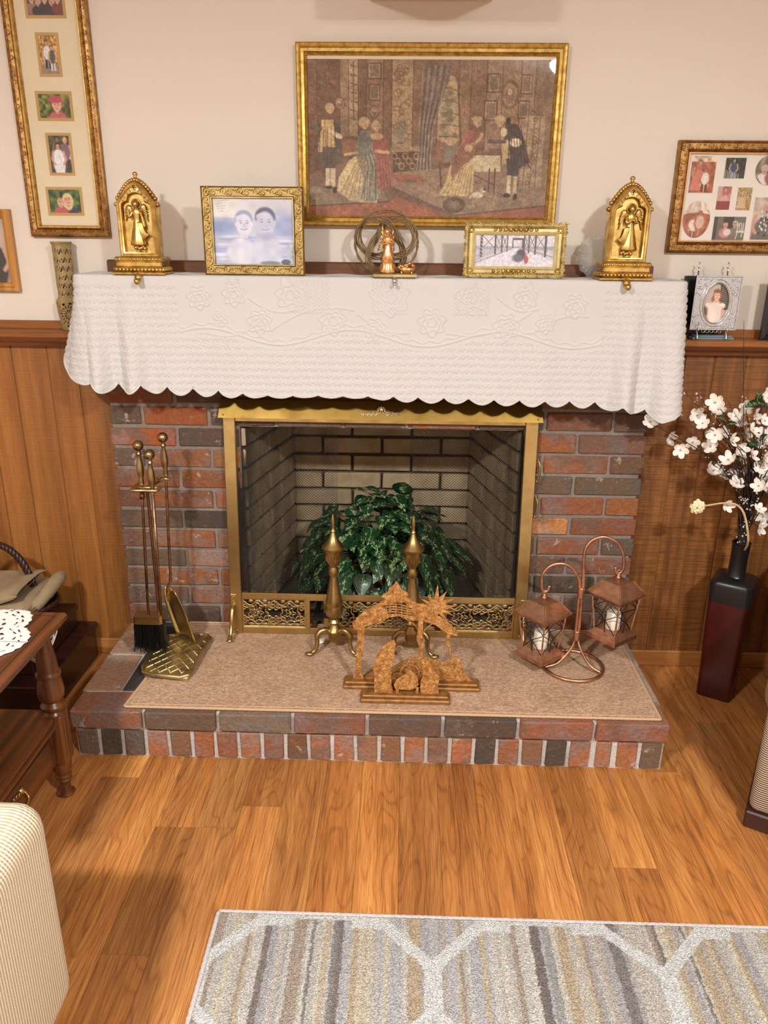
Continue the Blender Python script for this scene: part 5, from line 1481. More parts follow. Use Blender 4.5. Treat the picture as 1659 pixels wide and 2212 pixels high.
# lower panel
KX0, KX1, KZ0, KZ1 = SX0 + 0.038, SX1 - 0.040, MZ + 0.001, 0.305
O1, O2 = (-0.214, -0.168), (0.176, 0.222)
kp = MB()
kp.box(KX0, KX1, SY + 0.002, SY + 0.010, 0.285, KZ1, 0.002); kp.box(KX0, KX1, SY + 0.002, SY + 0.010, KZ0, 0.184, 0.002)
for o in (O1, O2):
    kp.box(o[0] - 0.014, o[0], SY + 0.001, SY + 0.011, 0.180, 0.298, 0.001); kp.box(o[1], o[1] + 0.014, SY + 0.001, SY + 0.011, 0.180, 0.298, 0.001)
    kp.box(o[0] - 0.001, o[1] + 0.001, SY + 0.001, SY + 0.011, 0.282, 0.298, 0.001)
kp.build('lower_rails', MAT_BRASS, sc)
for xa, xb in ((KX0, O1[0] - 0.013), (O1[1] + 0.013, O2[0] - 0.013), (O2[1] + 0.013, KX1)):
    cell = 0.0015
    nx, nz_ = int((xb - xa) / cell), int(0.103 / cell)
    X, Z = np.meshgrid(np.linspace(xa, xb, nx + 1), np.linspace(0.183, 0.286, nz_ + 1))
    cX, cZ = (X[:-1, :-1] + X[1:, 1:]) / 2, (Z[:-1, :-1] + Z[1:, 1:]) / 2
    per = (xb - xa) / max(2, round((xb - xa) / 0.102))
    u = (cX - xa) % per - per / 2; w = cZ - 0.2345
    r = np.hypot(u, w); th = np.arctan2(w, u)
    S_ = r < 0.006
    S_ |= np.abs(r - 0.0135 * (1 + 0.32 * np.cos(5 * th))) < 0.0021
    S_ |= np.abs(r - 0.030 * (1 + 0.14 * np.cos(7 * th + 1))) < 0.0026
    S_ |= (np.abs(np.sin(3.5 * th)) < 0.10) & (r > 0.012) & (r < 0.032)
    for sg in (-1, 1):
        S_ |= np.abs(w - sg * (0.034 + 0.008 * np.cos(u * 2 * PI / per * 2))) < 0.0028
        for q in (-1, 1):
            rr = np.hypot(u - q * per * 0.40, w - sg * 0.024); tt = np.arctan2(w - sg * 0.024, u - q * per * 0.40)
            S_ |= np.abs(rr - 0.011 * (1 + 0.3 * np.cos(3 * tt))) < 0.0024
            S_ |= np.hypot((u - q * per * 0.22), (w - sg * 0.041) * 1.5) < 0.0075
            S_ |= (np.abs(rr - 0.0045) < 0.0016)
    S_ |= np.abs(w) > 0.0465
    S_ |= (np.abs(cX - xa) < 0.006) | (np.abs(cX - xb) < 0.006)
    o = grid_mesh(np.stack([X, np.full_like(X, SY + 0.005), Z], -1), 'pierced_panel', MAT_BRASS, sc, smooth=False, mask=S_)
    md = o.modifiers.new('thick', 'SOLIDIFY'); md.thickness = 0.0012
# mesh curtains
MAT_MESH = plain('dark_mesh_wire', (34, 29, 26), 0.6, 0.2)
for xa, xb, npl in ((SX0 + 0.034, -0.122, 4), (0.108, SX1 - 0.036, 5)):
    nw = 90; zs = np.arange(0.300, SZ - 0.012, 0.0044); m = len(zs)
    allv = []; allf = []
    for i in range(nw):
        e = np.where(np.arange(m) % 2 == 0, 1, -1) * (1 if i % 2 else -1)
        uu = (i + 0.5 + 0.47 * e) / nw
        uu = uu ** 1.65 if xa < 0 else 1 - (1 - uu) ** 1.65
        x = xa + (xb - xa) * uu
        y = SY + 0.036 + 0.009 * np.sin(uu * npl * 2 * PI) + 0.003 * np.sin(uu * 17)
        z = zs
        ring = [np.stack([x + 0.0009 * math.cos(a_), y + 0.0009 * math.sin(a_), z], -1) for a_ in (0, 2 * PI / 3, 4 * PI / 3)]
        P = np.stack(ring, 1).reshape(-1, 3)
        o0 = sum(len(q) for q in allv)
        allv.append(P)
        k = np.arange(m - 1)[:, None] * 3
        for j in range(3):
            l = (j + 1) % 3
            allf.append(np.concatenate([k + j, k + l, k + 3 + l, k + 3 + j], 1) + o0)
    mb = MB(); mb.v = [tuple(q) for q in np.concatenate(allv)]; mb.f = np.concatenate(allf).tolist()
    mb.build('mesh_curtain', MAT_MESH, sc, recalc=False, kind='stuff')
rd = MB(); rd.tube([(SX0 + 0.02, SY + 0.036, SZ - 0.010), (SX1 - 0.02, SY + 0.036, SZ - 0.010)], 0.004, 8); rd.build('curtain_rod', MAT_BRASS_DARK, sc, smooth=True)
for x, sgx in ((SX0 + 0.012, -1), (SX1 - 0.012, 1)):
    lg = MB()
    lg.box(x - 0.010, x + 0.010, SY - 0.003, SY + 0.001, 0.215, 0.300, 0.001)
    lg.tube(bez([(x, SY - 0.002, 0.262), (x, SY - 0.016, 0.262), (x - 0.001, SY - 0.030, 0.235), (x - 0.002, SY - 0.040, 0.200), (x - 0.002, SY - 0.052, MZ + 0.018), (x - 0.002, SY - 0.066, MZ + 0.006)], 6), [0.006] * 8 + [0.0085] * 8 + [0.006] * 10 + [0.0085] * 5, 10)
    lg.ball((x - 0.002, SY - 0.068, MZ + 0.0055), 0.0098, 10, 6, sz=0.55)
    for z in (0.278, 0.292): lg.ball((x, SY - 0.004, z), 0.0036, 8, 5)
    lg.build('leg', MAT_BRASS, sc, smooth=False, angle=40)
for z0_, z1_ in ((0.700, 0.770), (0.585, 0.650)):
    h = MB(); xx = SX1 + 0.006
    h.tube(bez([(xx - 0.004, SY + 0.006, z1_), (xx + 0.004, SY + 0.002, z1_ - 0.012), (xx + 0.006, SY, (z0_ + z1_) / 2), (xx + 0.003, SY + 0.002, z0_ + 0.010), (xx - 0.004, SY + 0.006, z0_)], 4), [0.0022] * 5 + [0.0032] * 8 + [0.0022] * 4, 7)
    h.ball((xx, SY + 0.004, z1_), 0.0045, 7, 5); h.ball((xx, SY + 0.004, z0_), 0.0045, 7, 5)
    h.build('pull_handle', MAT_BRASS_DARK, sc, smooth=True, recalc=False)
ch = MB(); ch.tube([(SX1 + 0.004, SY + 0.008, 0.86), (SX1 + 0.004, SY + 0.008, 0.775)], 0.0014, 5); ch.build('pull_chain', MAT_BRASS_DARK, sc)
sc.rotation_euler.x = -math.radians(4.6)


# ------------------------------------------------------------------ andirons
def andiron(x, label, sgx):
    y = -0.172
    t = thing('andiron', label, 'andiron', (x, y, MZ), 'brass andirons')
    z = MZ
    prof = [(0.004, 0.026), (0.013, 0.034), (0.021, 0.050), (0.0235, 0.072), (0.016, 0.084), (0.012, 0.094), (0.0185, 0.103), (0.0125, 0.112), (0.016, 0.120), (0.0255, 0.128), (0.0285, 0.146), (0.0255, 0.160), (0.0275, 0.164), (0.0250, 0.182), (0.0175, 0.226), (0.0125, 0.252), (0.0118, 0.262), (0.0155, 0.268), (0.0170, 0.277), (0.0130, 0.287), (0.0115, 0.294), (0.019, 0.306), (0.0255, 0.320), (0.0275, 0.344), (0.0285, 0.350), (0.0355, 0.354), (0.0362, 0.361), (0.0285, 0.369), (0.0195, 0.378), (0.0130, 0.390), (0.0085, 0.402), (0.0065, 0.408), (0.0085, 0.412), (0.0052, 0.418), (0.0048, 0.424), (0.0064, 0.436), (0.0052, 0.452), (0.0018, 0.466)]
    c = MB(); c.lathe(prof, x, y, z, 48, flute=lambda i, k: 1 - (0.06 if (k % 2 == 0 and i in (9, 10, 21, 22, 23)) else 0))
    c.build('column', MAT_BRASS_DARK, t, angle=35)
    for s_ in (-1, 1):
        l = MB()
        P = bez([(x + s_ * 0.012, y - 0.002, z + 0.066), (x + s_ * 0.034, y - 0.014, z + 0.078), (x + s_ * 0.052, y - 0.022, z + 0.062), (x + s_ * 0.053, y - 0.028, z + 0.034), (x + s_ * 0.060, y - 0.034, z + 0.014), (x + s_ * 0.074, y - 0.040, z + 0.007)], 6)
        l.tube(P, [0.010] * 6 + [0.0095] * 8 + [0.0075] * 8 + [0.007] * 9, 10)
        l.ball((x + s_ * 0.076, y - 0.041, z + 0.0075), 0.012, 10, 7, sz=0.62, sx=1.25)
        l.build('leg', MAT_BRASS_DARK, t, smooth=True)
    b = MB()
    b.tube(bez([(x, y + 0.012, z + 0.108), (x + sgx * 0.030, y + 0.05, z + 0.098), (x + sgx * 0.066, y + 0.09, z + 0.075), (x + sgx * 0.068, y + 0.2, z + 0.072), (x + sgx * 0.066, y + 0.34, z + 0.072), (x + sgx * 0.066, y + 0.36, z + 0.04), (x + sgx * 0.066, y + 0.365, z - 0.002)], 6), 0.0105, 8)
    b.build('log_bar', MAT_IRON, t, smooth=True)


andiron(-0.124, 'brass andiron with tall pointed finial, standing clear of the nativity cutout', -1)
andiron(0.122, 'brass andiron with tall pointed finial, half hidden behind the nativity cutout', 1)

# ------------------------------------------------------------------ ivy in a basket inside the firebox
pl = thing('ivy_plant', 'bushy artificial ivy with white-streaked green leaves inside the firebox', 'plant', (0.02, 0.21, HZ))
MAT_WICKER = plain('brown_wicker', (108, 76, 46), 0.6, noise=0.35, scale=120)
bk = MB()
for k in range(13):
    zz_ = HZ + 0.006 + k * 0.0108
    R = 0.105 + 0.022 * k / 12
    bk.tube([(0.02 + (R + 0.0025 * math.cos(i * PI + k * PI)) * math.cos(2 * PI * i / 40), 0.21 + (R + 0.0025 * math.cos(i * PI + k * PI)) * math.sin(2 * PI * i / 40), zz_) for i in range(40)], 0.0056, 6, closed=True)
bk.tube(arc((0.02, 0.21, HZ + 0.148), 0.131, 0, 360, 40, 'xy')[:-1], 0.009, 8, closed=True)
bk.lathe([(0.100, 0.001), (0.10, 0.005), (0.118, 0.13), (0.0, 0.13)], 0.02, 0.21, HZ, 24)
bk.build('basket', MAT_WICKER, pl, smooth=True, recalc=False)
g = G('ivy_leaf')
v = g.coords((1, 1, 1), 1.0)
o = g.t.nodes.new('ShaderNodeTexCoord').outputs['Object']
sep = g.t.nodes.new('ShaderNodeSeparateXYZ'); g.t.links.new(o, sep.inputs[0])
ax_ = g.math('ABSOLUTE', sep.outputs[0])
nz = g.noise(g.coords((1.6, 0.9, 1), 1.0), 5.5, 4, 0.65, 0.8)
vein = g.math('LESS_THAN', ax_, 0.012)
pat = g.math('MULTIPLY', g.ramp(g.math('SUBTRACT', nz, g.math('MULTIPLY', ax_, 0.42)), [(0.50, 0.0), (0.54, 1.0)]), g.math('LESS_THAN', ax_, 0.30))
green = g.mix(nz, lin(10, 34, 18), lin(36, 78, 40))
col = g.mix(g.math('MULTIPLY', pat, 0.8), green, lin(176, 196, 138))
col = g.mix(g.math('MULTIPLY', vein, 0.6), col, lin(120, 160, 96))
MAT_LEAF = g.bsdf(col, 0.38, 0.0, None)
leafm = []
for var in range(3):
    lm = MB()
    out = [(0, 0), (0.20, -0.04), (0.36, 0.06), (0.44, 0.22), (0.40, 0.45), (0.26, 0.70), (0.11, 0.90), (0.0, 1.06)]
    fold = (0.16, 0.10, 0.22)[var]; curl = (0.22, 0.32, 0.14)[var]
    V_ = []; F_ = []
    for x_, y_ in out:
        zc_ = -curl * y_ * y_
        V_ += [(-x_, y_, zc_ + fold * x_), (-x_ * 0.5, y_, zc_ + fold * x_ * 0.35), (0, y_, zc_), (x_ * 0.5, y_, zc_ + fold * x_ * 0.35), (x_, y_, zc_ + fold * x_)]
    for i in range(len(out) - 1):
        for k in range(4): F_.append([i * 5 + k, i * 5 + k + 1, (i + 1) * 5 + k + 1, (i + 1) * 5 + k])
    lm.add(V_, F_)
    ob = lm.build('leaf', MAT_LEAF, smooth=True, recalc=False, at=(0, 0, 0)); leafm.append(ob.data); bpy.data.objects.remove(ob)


def leaf_at(P, d, upv, s_, parent, k):
    y_ = d.normalized(); z_ = (upv - upv.dot(y_) * y_).normalized(); x_ = y_.cross(z_)
    R = Matrix((x_, y_, z_)).transposed() @ Matrix.Diagonal((s_, s_, s_))
    inst(leafm[k % 3], 'leaf', R, P, parent)


lr = random.Random(5)
cen = Vector((0.0, 0.20, HZ + 0.15))
st = MB()
nleaf = 0
for k in range(230):
    th = lr.uniform(-PI, 0.35 * PI) if lr.random() < 0.8 else lr.uniform(0, PI)
    el = math.asin(lr.uniform(-0.25, 1.0))
    rr = lr.uniform(0.80, 1.02)
    d = Vector((math.cos(el) * math.cos(th), math.cos(el) * math.sin(th), math.sin(el)))
    P = cen + Vector((d.x * (0.215 + 0.09 * (1 - abs(d.z))) * rr, d.y * 0.19 * rr, d.z * 0.285 * rr))
    P.y = max(P.y, 0.02)
    if P.z < HZ + 0.03: P.z = HZ + 0.03 + lr.uniform(0, 0.03)
    if P.y > 0.42: continue
    tip = Vector((d.x * 0.5 + lr.uniform(-0.5, 0.5), d.y * 0.7 - 0.25, -0.75 + d.z * 0.9 + lr.uniform(-0.3, 0.3)))
    upv = Vector((d.x, d.y - 0.3, d.z + 0.5))
    s_ = lr.uniform(0.056, 0.088)
    leaf_at(P, tip, upv, s_, pl, k)
    nleaf += 1
    if k % 5 == 0:
        st.tube(bez([tuple(cen + Vector((0.02, 0.01, -0.02))), tuple(cen + (P - cen) * 0.6 + Vector((0, 0, 0.04))), tuple(P)], 5), 0.0022, 5)
st.build('stems', plain('stem_green', (54, 76, 40), 0.5), pl, smooth=True, recalc=False)

# ------------------------------------------------------------------ nativity cutouts
from mathutils.geometry import tessellate_polygon
ROOF=[(0.0716,0.4999),(0.0786,0.4963),(0.0823,0.4856),(0.0876,0.4812),(0.093,0.4725),(0.1036,0.4669),(0.109,0.4574),(0.1004,0.4534),(0.1128,0.4459),(0.127,0.4365),(0.1412,0.4311),(0.1623,0.4296),(0.1749,0.4221),(0.1844,0.3989),(0.2095,0.3877),(0.2314,0.3684),(0.2554,0.3452),(0.2525,0.3311),(0.2291,0.3365),(0.2109,0.3481),(0.1891,0.3634),(0.1676,0.3708),(0.1443,0.3802),(0.1249,0.3757),(0.0999,0.385),(0.0786,0.3904),(0.0574,0.3859),(0.0362,0.3775),(0.0079,0.3629),(-0.0099,0.3585),(-0.0277,0.3421),(-0.0463,0.3437),(-0.0527,0.3654),(-0.0384,0.3816),(-0.0206,0.4018),(0.0076,0.4201),(0.0321,0.4343),(0.0426,0.4462),(0.0302,0.4498),(0.0424,0.4617),(0.0511,0.4676),(0.0545,0.4793),(0.0631,0.4852)]
HOLE=[(0.0322,0.4265),(0.0674,0.432),(0.0989,0.4359),(0.1205,0.413),(0.1264,0.392),(0.0998,0.3925),(0.0785,0.3975),(0.0538,0.3935),(0.0465,0.4112)]
POSTL=[(-0.0366,0.3579),(-0.0153,0.3584),(-0.0188,0.3263),(-0.0205,0.294),(-0.0259,0.2448),(-0.0277,0.2033),(-0.0131,0.1849),(-0.057,0.1816),(-0.0441,0.2029),(-0.0422,0.2443),(-0.0378,0.3057)]
POSTM=[(0.1388,0.3859),(0.153,0.3863),(0.1527,0.3306),(0.1561,0.2985),(0.1548,0.2536),(0.1387,0.2491),(0.143,0.29),(0.1351,0.3221),(0.139,0.3503)]
POSTR=[(0.2218,0.3423),(0.2307,0.3406),(0.2323,0.3004),(0.2391,0.264),(0.2471,0.2437),(0.2366,0.2352),(0.2298,0.2719),(0.2229,0.3123)]
BRANCH=[[(-0.0224,0.3302),(-0.0099,0.3466),(0.0079,0.357),(0.0363,0.3736),(0.0433,0.3816)],[(0.1419,0.3343),(0.1324,0.3581),(0.1179,0.3716),(0.0928,0.3888)],[(0.1508,0.3346),(0.1645,0.3549),(0.1783,0.3671)],[(0.2263,0.3164),(0.2167,0.3362),(0.209,0.352)],[(0.2296,0.3245),(0.2378,0.3407)]]
STAR=[(0.191,0.4965),(0.1959,0.4537),(0.2169,0.4734),(0.2057,0.4442),(0.2394,0.4508),(0.2097,0.4307),(0.2501,0.4297),(0.2137,0.4172),(0.2409,0.3963),(0.207,0.4092),(0.2203,0.382),(0.1966,0.4031),(0.1883,0.3871),(0.1823,0.4106),(0.1668,0.3984),(0.1749,0.4221),(0.145,0.4486),(0.1708,0.4395),(0.1631,0.4625),(0.1812,0.4456)]
HILL=[(-0.0277,0.1698),(-0.0131,0.187),(0.0087,0.2043),(0.0632,0.2182),(0.0955,0.2397),(0.1169,0.2526),(0.1421,0.2553),(0.171,0.254),(0.2074,0.2427),(0.2364,0.2393),(0.2499,0.2622),(0.2646,0.2565),(0.2712,0.2279),(0.2888,0.1993),(0.3115,0.172)]
JOS=[(0.017,0.1859),(0.013,0.2747),(0.0233,0.3027),(0.0387,0.3306),(0.0558,0.3467),(0.0696,0.3529),(0.076,0.3433),(0.0734,0.3276),(0.0701,0.3158),(0.0739,0.2961),(0.0638,0.272),(0.0646,0.2076),(0.072,0.1859)]
MANG=[(0.0717,0.2078),(0.0785,0.2242),(0.0959,0.2368),(0.1114,0.2493),(0.1272,0.2497),(0.138,0.238),(0.1422,0.2098),(0.1319,0.1973),(0.1179,0.1908),(0.0967,0.1922),(0.0754,0.1937)]
MARY=[(0.1499,0.1855),(0.1473,0.218),(0.1554,0.2425),(0.1528,0.2744),(0.1472,0.2901),(0.1591,0.2991),(0.1698,0.2907),(0.1791,0.2711),(0.1902,0.2514),(0.2031,0.2337),(0.1968,0.2113),(0.2029,0.1855)]


def rough_edge(poly, jit, sub):
    r = random.Random(3); out = []
    n = len(poly)
    for i in range(n):
        (xa, za), (xb, zb) = poly[i], poly[(i + 1) % n]
        L = math.hypot(xb - xa, zb - za); k = max(1, int(L / sub))
        for j in range(k):
            t_ = j / k
            out.append((xa + (xb - xa) * t_ + r.uniform(-jit, jit), za + (zb - za) * t_ + r.uniform(-jit, jit)))
    return out


def plate(mb, outer, holes, y0, y1):
    loops = [[Vector((x, z, 0)) for x, z in L] for L in [outer] + holes]
    tris = tessellate_polygon(loops)
    pts = [q for L in [outer] + holes for q in L]
    n = len(pts)
    F = [list(t_) for t_ in tris] + [[i + n for i in reversed(t_)] for t_ in tris]
    o = 0
    for L in [outer] + holes:
        k = len(L)
        F += [[o + i, o + (i + 1) % k, o + (i + 1) % k + n, o + i + n] for i in range(k)]
        o += k
    mb.add([(x, y0, z) for x, z in pts] + [(x, y1, z) for x, z in pts], F)


MAT_NATBASE = plain('brown_gold_base', (146, 100, 50), 0.42, 0.35, noise=0.35, scale=60, bump=0.3)
yb_ = -0.375
nb = thing('nativity_stable', 'rusty gold cutout stable with star on a long stepped base', 'nativity figure', (0.123, yb_, MZ))
b = MB(); b.box(-0.078, 0.325, yb_ - 0.030, yb_ + 0.030, MZ, MZ + 0.012, 0.003); b.box(-0.074, 0.320, yb_ - 0.020, yb_ + 0.022, MZ + 0.011, MZ + 0.020, 0.003)
b.build('base', MAT_NATBASE, nb)
m = MB(); plate(m, rough_edge(ROOF, 0.0010, 0.006), [HOLE], yb_ - 0.0015, yb_ + 0.0015); rf = m.build('roof', MAT_RUST, nb)
lt_ = MB()
for k in range(5): lt_.tube(bez([(0.030 + 0.004 * k, yb_, 0.424 - 0.0075 * k), (0.075, yb_, 0.428 - 0.0082 * k), (0.124, yb_, 0.416 - 0.0065 * k)], 5), 0.0019, 5)
for k in range(4): lt_.tube([(0.058 + 0.016 * k, yb_, 0.434), (0.056 + 0.017 * k, yb_, 0.390)], 0.0019, 5)
lt_.build('lattice', MAT_RUST, rf, recalc=False)
for i, L in enumerate((POSTL, POSTM, POSTR)):
    m = MB(); L = [(x, z if z > 0.19 or i else z - 0.012) for x, z in L]; plate(m, rough_edge(L, 0.0006, 0.01), [], yb_ - 0.0013, yb_ + 0.0017); m.build('tree_post', MAT_RUST, nb)
for L in BRANCH:
    m = MB(); m.tube(bez([(x, yb_, z) for x, z in L], 4), 0.0032, 6, flat=0.5); m.build('branch', MAT_RUST, nb, recalc=False)
m = MB(); plate(m, STAR, [], yb_ - 0.005, yb_ - 0.0025); m.ball((0.193, yb_ - 0.003, 0.428), 0.022, 9, 5, sy=0.12); m.build('star', MAT_RUST, nb)
m = MB(); plate(m, rough_edge(HILL, 0.0007, 0.008), [], yb_ + 0.001, yb_ + 0.004); m.build('hill', MAT_RUST, nb)
yn = -0.447
nf = thing('nativity_family', 'rusty gold cutout of kneeling figures and crib on a short base', 'nativity figure', (0.105, yn, MZ))
b = MB(); b.box(-0.0235, 0.2335, yn - 0.028, yn + 0.024, MZ, MZ + 0.013, 0.003); b.box(-0.019, 0.229, yn - 0.018, yn + 0.018, MZ + 0.012, MZ + 0.021, 0.003)
b.build('base', MAT_NATBASE, nf)
for nm, L in (('kneeling_man', JOS), ('manger', MANG), ('kneeling_woman', MARY)):
    L = [(x, (z - 0.018 if z < 0.188 else z)) for x, z in L]
    m = MB(); plate(m, rough_edge(L, 0.0007, 0.008), [], yn - 0.0015, yn + 0.0015)
    if nm == 'kneeling_man': m.tube(bez([(0.0677, yn, 0.292), (0.0719, yn, 0.3158), (0.082, yn, 0.3318), (0.0924, yn, 0.3301), (0.0943, yn, 0.3223)], 4), 0.0015, 6)
    if nm == 'manger':
        for x in (0.082, 0.139): m.box(x - 0.004, x + 0.004, yn - 0.0012, yn + 0.0012, MZ + 0.018, 0.20)
        m.tube(arc((0.1167, yn, 0.2474), 0.0265, -10, 190, 20), 0.0028, 6, flat=0.6)
        m.ball((0.116, yn, 0.247), 0.009, 8, 6, sy=0.3)
    m.build(nm, MAT_RUST, nf)

# ------------------------------------------------------------------ lantern stand and two lanterns
LX, LY = 0.629, -0.245
ls = thing('lantern_stand', 'copper shepherd-hook stand with a ring base on the hearth mat', 'lantern stand', (LX, LY, MZ))
b = MB(); b.tube([(0.627 + 0.093 * math.cos(a_), LY + 0.093 * math.sin(a_), MZ + 0.006) for a_ in np.linspace(0, 2 * PI, 41)[:-1]], 0.0058, 8, closed=True)
b.build('ring_base', MAT_COPPER, ls, smooth=True)
lh = bez([(0.536, LY - 0.020, MZ + 0.008), (0.580, LY - 0.012, MZ + 0.022), (0.618, LY - 0.004, MZ + 0.070), (0.6255, LY, MZ + 0.110), (0.626, LY, 0.36), (0.625, LY, 0.430), (0.616, LY, 0.468), (0.590, LY, 0.500), (0.560, LY, 0.5095), (0.530, LY, 0.500), (0.511, LY, 0.474), (0.510, LY, 0.444), (0.5125, LY, 0.425), (0.520, LY, 0.416), (0.530, LY, 0.421), (0.534, LY, 0.436)], 6)
b = MB(); b.tube(lh, 0.0048, 8); b.build('short_hook', MAT_COPPER, ls, smooth=True)
rh = bez([(0.705, LY - 0.045, MZ + 0.008), (0.672, LY - 0.030, MZ + 0.025), (0.643, LY - 0.010, MZ + 0.072), (0.6355, LY, MZ + 0.110), (0.635, LY, 0.36), (0.633, LY, 0.440), (0.628, LY, 0.540), (0.637, LY, 0.574), (0.660, LY, 0.593), (0.688, LY, 0.596), (0.720, LY, 0.580), (0.741, LY, 0.548), (0.748, LY, 0.512), (0.746, LY, 0.492), (0.737, LY, 0.482), (0.727, LY, 0.488), (0.724, LY, 0.502)], 6)
b = MB(); b.tube(rh, 0.0048, 8); b.build('tall_hook', MAT_COPPER, ls, smooth=True)
for z0_, z1_ in ((0.398, 0.432), (0.255, 0.287)):
    b = MB(); b.tube([(0.6305, LY, z0_ + (z1_ - z0_) * k / 14) for k in range(15)], [0.0098 + 0.0007 * (k % 2) for k in range(15)], 12); b.build('collar', MAT_COPPER, ls, smooth=True)
MAT_LGLASS = pane_mat('lantern_glass', 0.02)
MAT_WAX = plain('candle_wax', (240, 232, 216), 0.5, Subsurface_Weight=0.2, Subsurface_Radius=(0.02, 0.015, 0.01))


def ring_sq(h, z):
    return [(-h, -h, z), (h, -h, z), (h, h, z), (-h, h, z)]


def loft(mb, rings, M):
    V_ = [q for r in rings for q in r]; F_ = []
    for i in range(len(rings) - 1):
        for k in range(4): F_.append([i * 4 + k, i * 4 + (k + 1) % 4, (i + 1) * 4 + (k + 1) % 4, (i + 1) * 4 + k])
    F_ += [[0, 1, 2, 3], [len(V_) - 4 + k for k in range(4)]]
    mb.add(V_, F_, M)


def lantern(x, y, ztop, rot, label):
    """ztop: bottom of the hook from which the bail hangs"""
    zr = ztop - 0.016       # top of the roof
    t = thing('lantern', label, 'lantern', (x, y, zr - 0.215), 'hanging copper lanterns')
    M = Matrix.Translation((x, y, 0)) @ Matrix.Rotation(math.radians(rot), 4, 'Z')
    r = MB()
    loft(r, [ring_sq(0.004, zr), ring_sq(0.022, zr - 0.006), ring_sq(0.030, zr - 0.011), ring_sq(0.060, zr - 0.047), ring_sq(0.061, zr - 0.052), ring_sq(0.054, zr - 0.060), ring_sq(0.050, zr - 0.066)], M)
    roof = r.build('roof', MAT_COPPER, t)
    rd_ = MB()
    for k in range(4):
        a_, b_ = ring_sq(0.031, zr - 0.010)[k], ring_sq(0.0605, zr - 0.0475)[k]; rd_.tube([a_, b_], 0.0016, 5, M=M)
        p_, q_ = ring_sq(0.061, zr - 0.049)[k], ring_sq(0.061, zr - 0.049)[(k + 1) % 4]; rd_.tube([p_, q_], 0.0018, 5, M=M)
    rd_.build('roof_ridges', MAT_COPPER, roof, recalc=False)
    cp = MB(); cp.lathe([(0.010, -0.002), (0.0105, 0.003), (0.006, 0.006), (0.0075, 0.010), (0.003, 0.014)], x, y, zr, 14); cp.build('cap', MAT_COPPER, t, smooth=True)
    bl = MB(); bl.tube(arc((x, y, zr + 0.018), 0.006, -90, 250, 16), 0.0016, 6); bl.build('hanging_ring', MAT_COPPER, t, smooth=True)
    zt_, zb_ = zr - 0.064, zr - 0.172
    ht, hb = 0.049, 0.038
    ps = MB()
    for k in range(4):
        a_, b_ = ring_sq(ht, zt_)[k], ring_sq(hb, zb_)[k]; ps.tube([a_, b_], 0.0032, 4, M=M)
    ps.build('corner_posts', MAT_COPPER, t)
    for k in range(4):
        A_, B_ = Vector(ring_sq(ht, zt_)[k]), Vector(ring_sq(ht, zt_)[(k + 1) % 4]); C_, D_ = Vector(ring_sq(hb, zb_)[k]), Vector(ring_sq(hb, zb_)[(k + 1) % 4])
        gl = MB(); gl.add([tuple(A_), tuple(B_), tuple(D_), tuple(C_)], [[0, 1, 2, 3]], M); pn = gl.build('pane', MAT_LGLASS, t)
        ld = MB()

        def P_(u_, w_): return tuple((A_ * (1 - u_) + B_ * u_) * (1 - w_) + (C_ * (1 - u_) + D_ * u_) * w_)
        for (u0, w0, u1, w1) in ((0.5, 0, 1, 0.32), (1, 0.32, 0.5, 0.62), (0.5, 0.62, 0, 0.32), (0, 0.32, 0.5, 0), (0.5, 0.62, 0.5, 1), (0.0, 1, 0.5, 0.62), (1, 1, 0.5, 0.62), (0.25, 0, 0, 0.16), (0.75, 0, 1, 0.16)):
            ld.tube([P_(u0, w0), P_(u1, w1)], 0.0013, 5, M=M)
        ld.build('leading', MAT_IRON, pn, recalc=False)
    bs = MB(); loft(bs, [ring_sq(0.036, zr - 0.168), ring_sq(0.041, zr - 0.174), ring_sq(0.052, zr - 0.186), ring_sq(0.053, zr - 0.199), ring_sq(0.046, zr - 0.203)], M); bs.build('base', MAT_COPPER, t)
    c_ = MB(); c_.lathe([(0.021, 0.0), (0.0215, 0.002), (0.021, 0.052), (0.018, 0.056), (0.006, 0.053), (0.001, 0.053)], x, y, zr - 0.168, 20)
    cd = c_.build('candle', MAT_WAX, None, smooth=False, angle=40); return cd


c1 = lantern(0.7365, LY, 0.4845, 38, 'copper lantern with leaded glass hanging from the tall hook')
tag(c1, 'white pillar candle inside the lantern on the tall hook', 'candle', 'lantern candles')
c2 = lantern(0.5215, LY, 0.4135, 40, 'copper lantern with leaded glass hanging from the short hook')
tag(c2, 'white pillar candle inside the lantern on the short hook', 'candle', 'lantern candles')

# ------------------------------------------------------------------ fireplace tools
HPROF = [(0.004, 0.0), (0.0085, 0.003), (0.0065, 0.010), (0.0085, 0.014), (0.0062, 0.020), (0.0100, 0.036), (0.0112, 0.052), (0.0082, 0.074), (0.0052, 0.090), (0.0085, 0.096), (0.0052, 0.102), (0.0060, 0.106)]


def handle(mb, x, y, z):
    pr = list(HPROF) + [(0.016 * math.cos(a_), 0.120 + 0.0155 * math.sin(a_)) for a_ in np.linspace(-1.15, 1.5, 10)]
    mb.lathe(pr, x, y, z, 18)


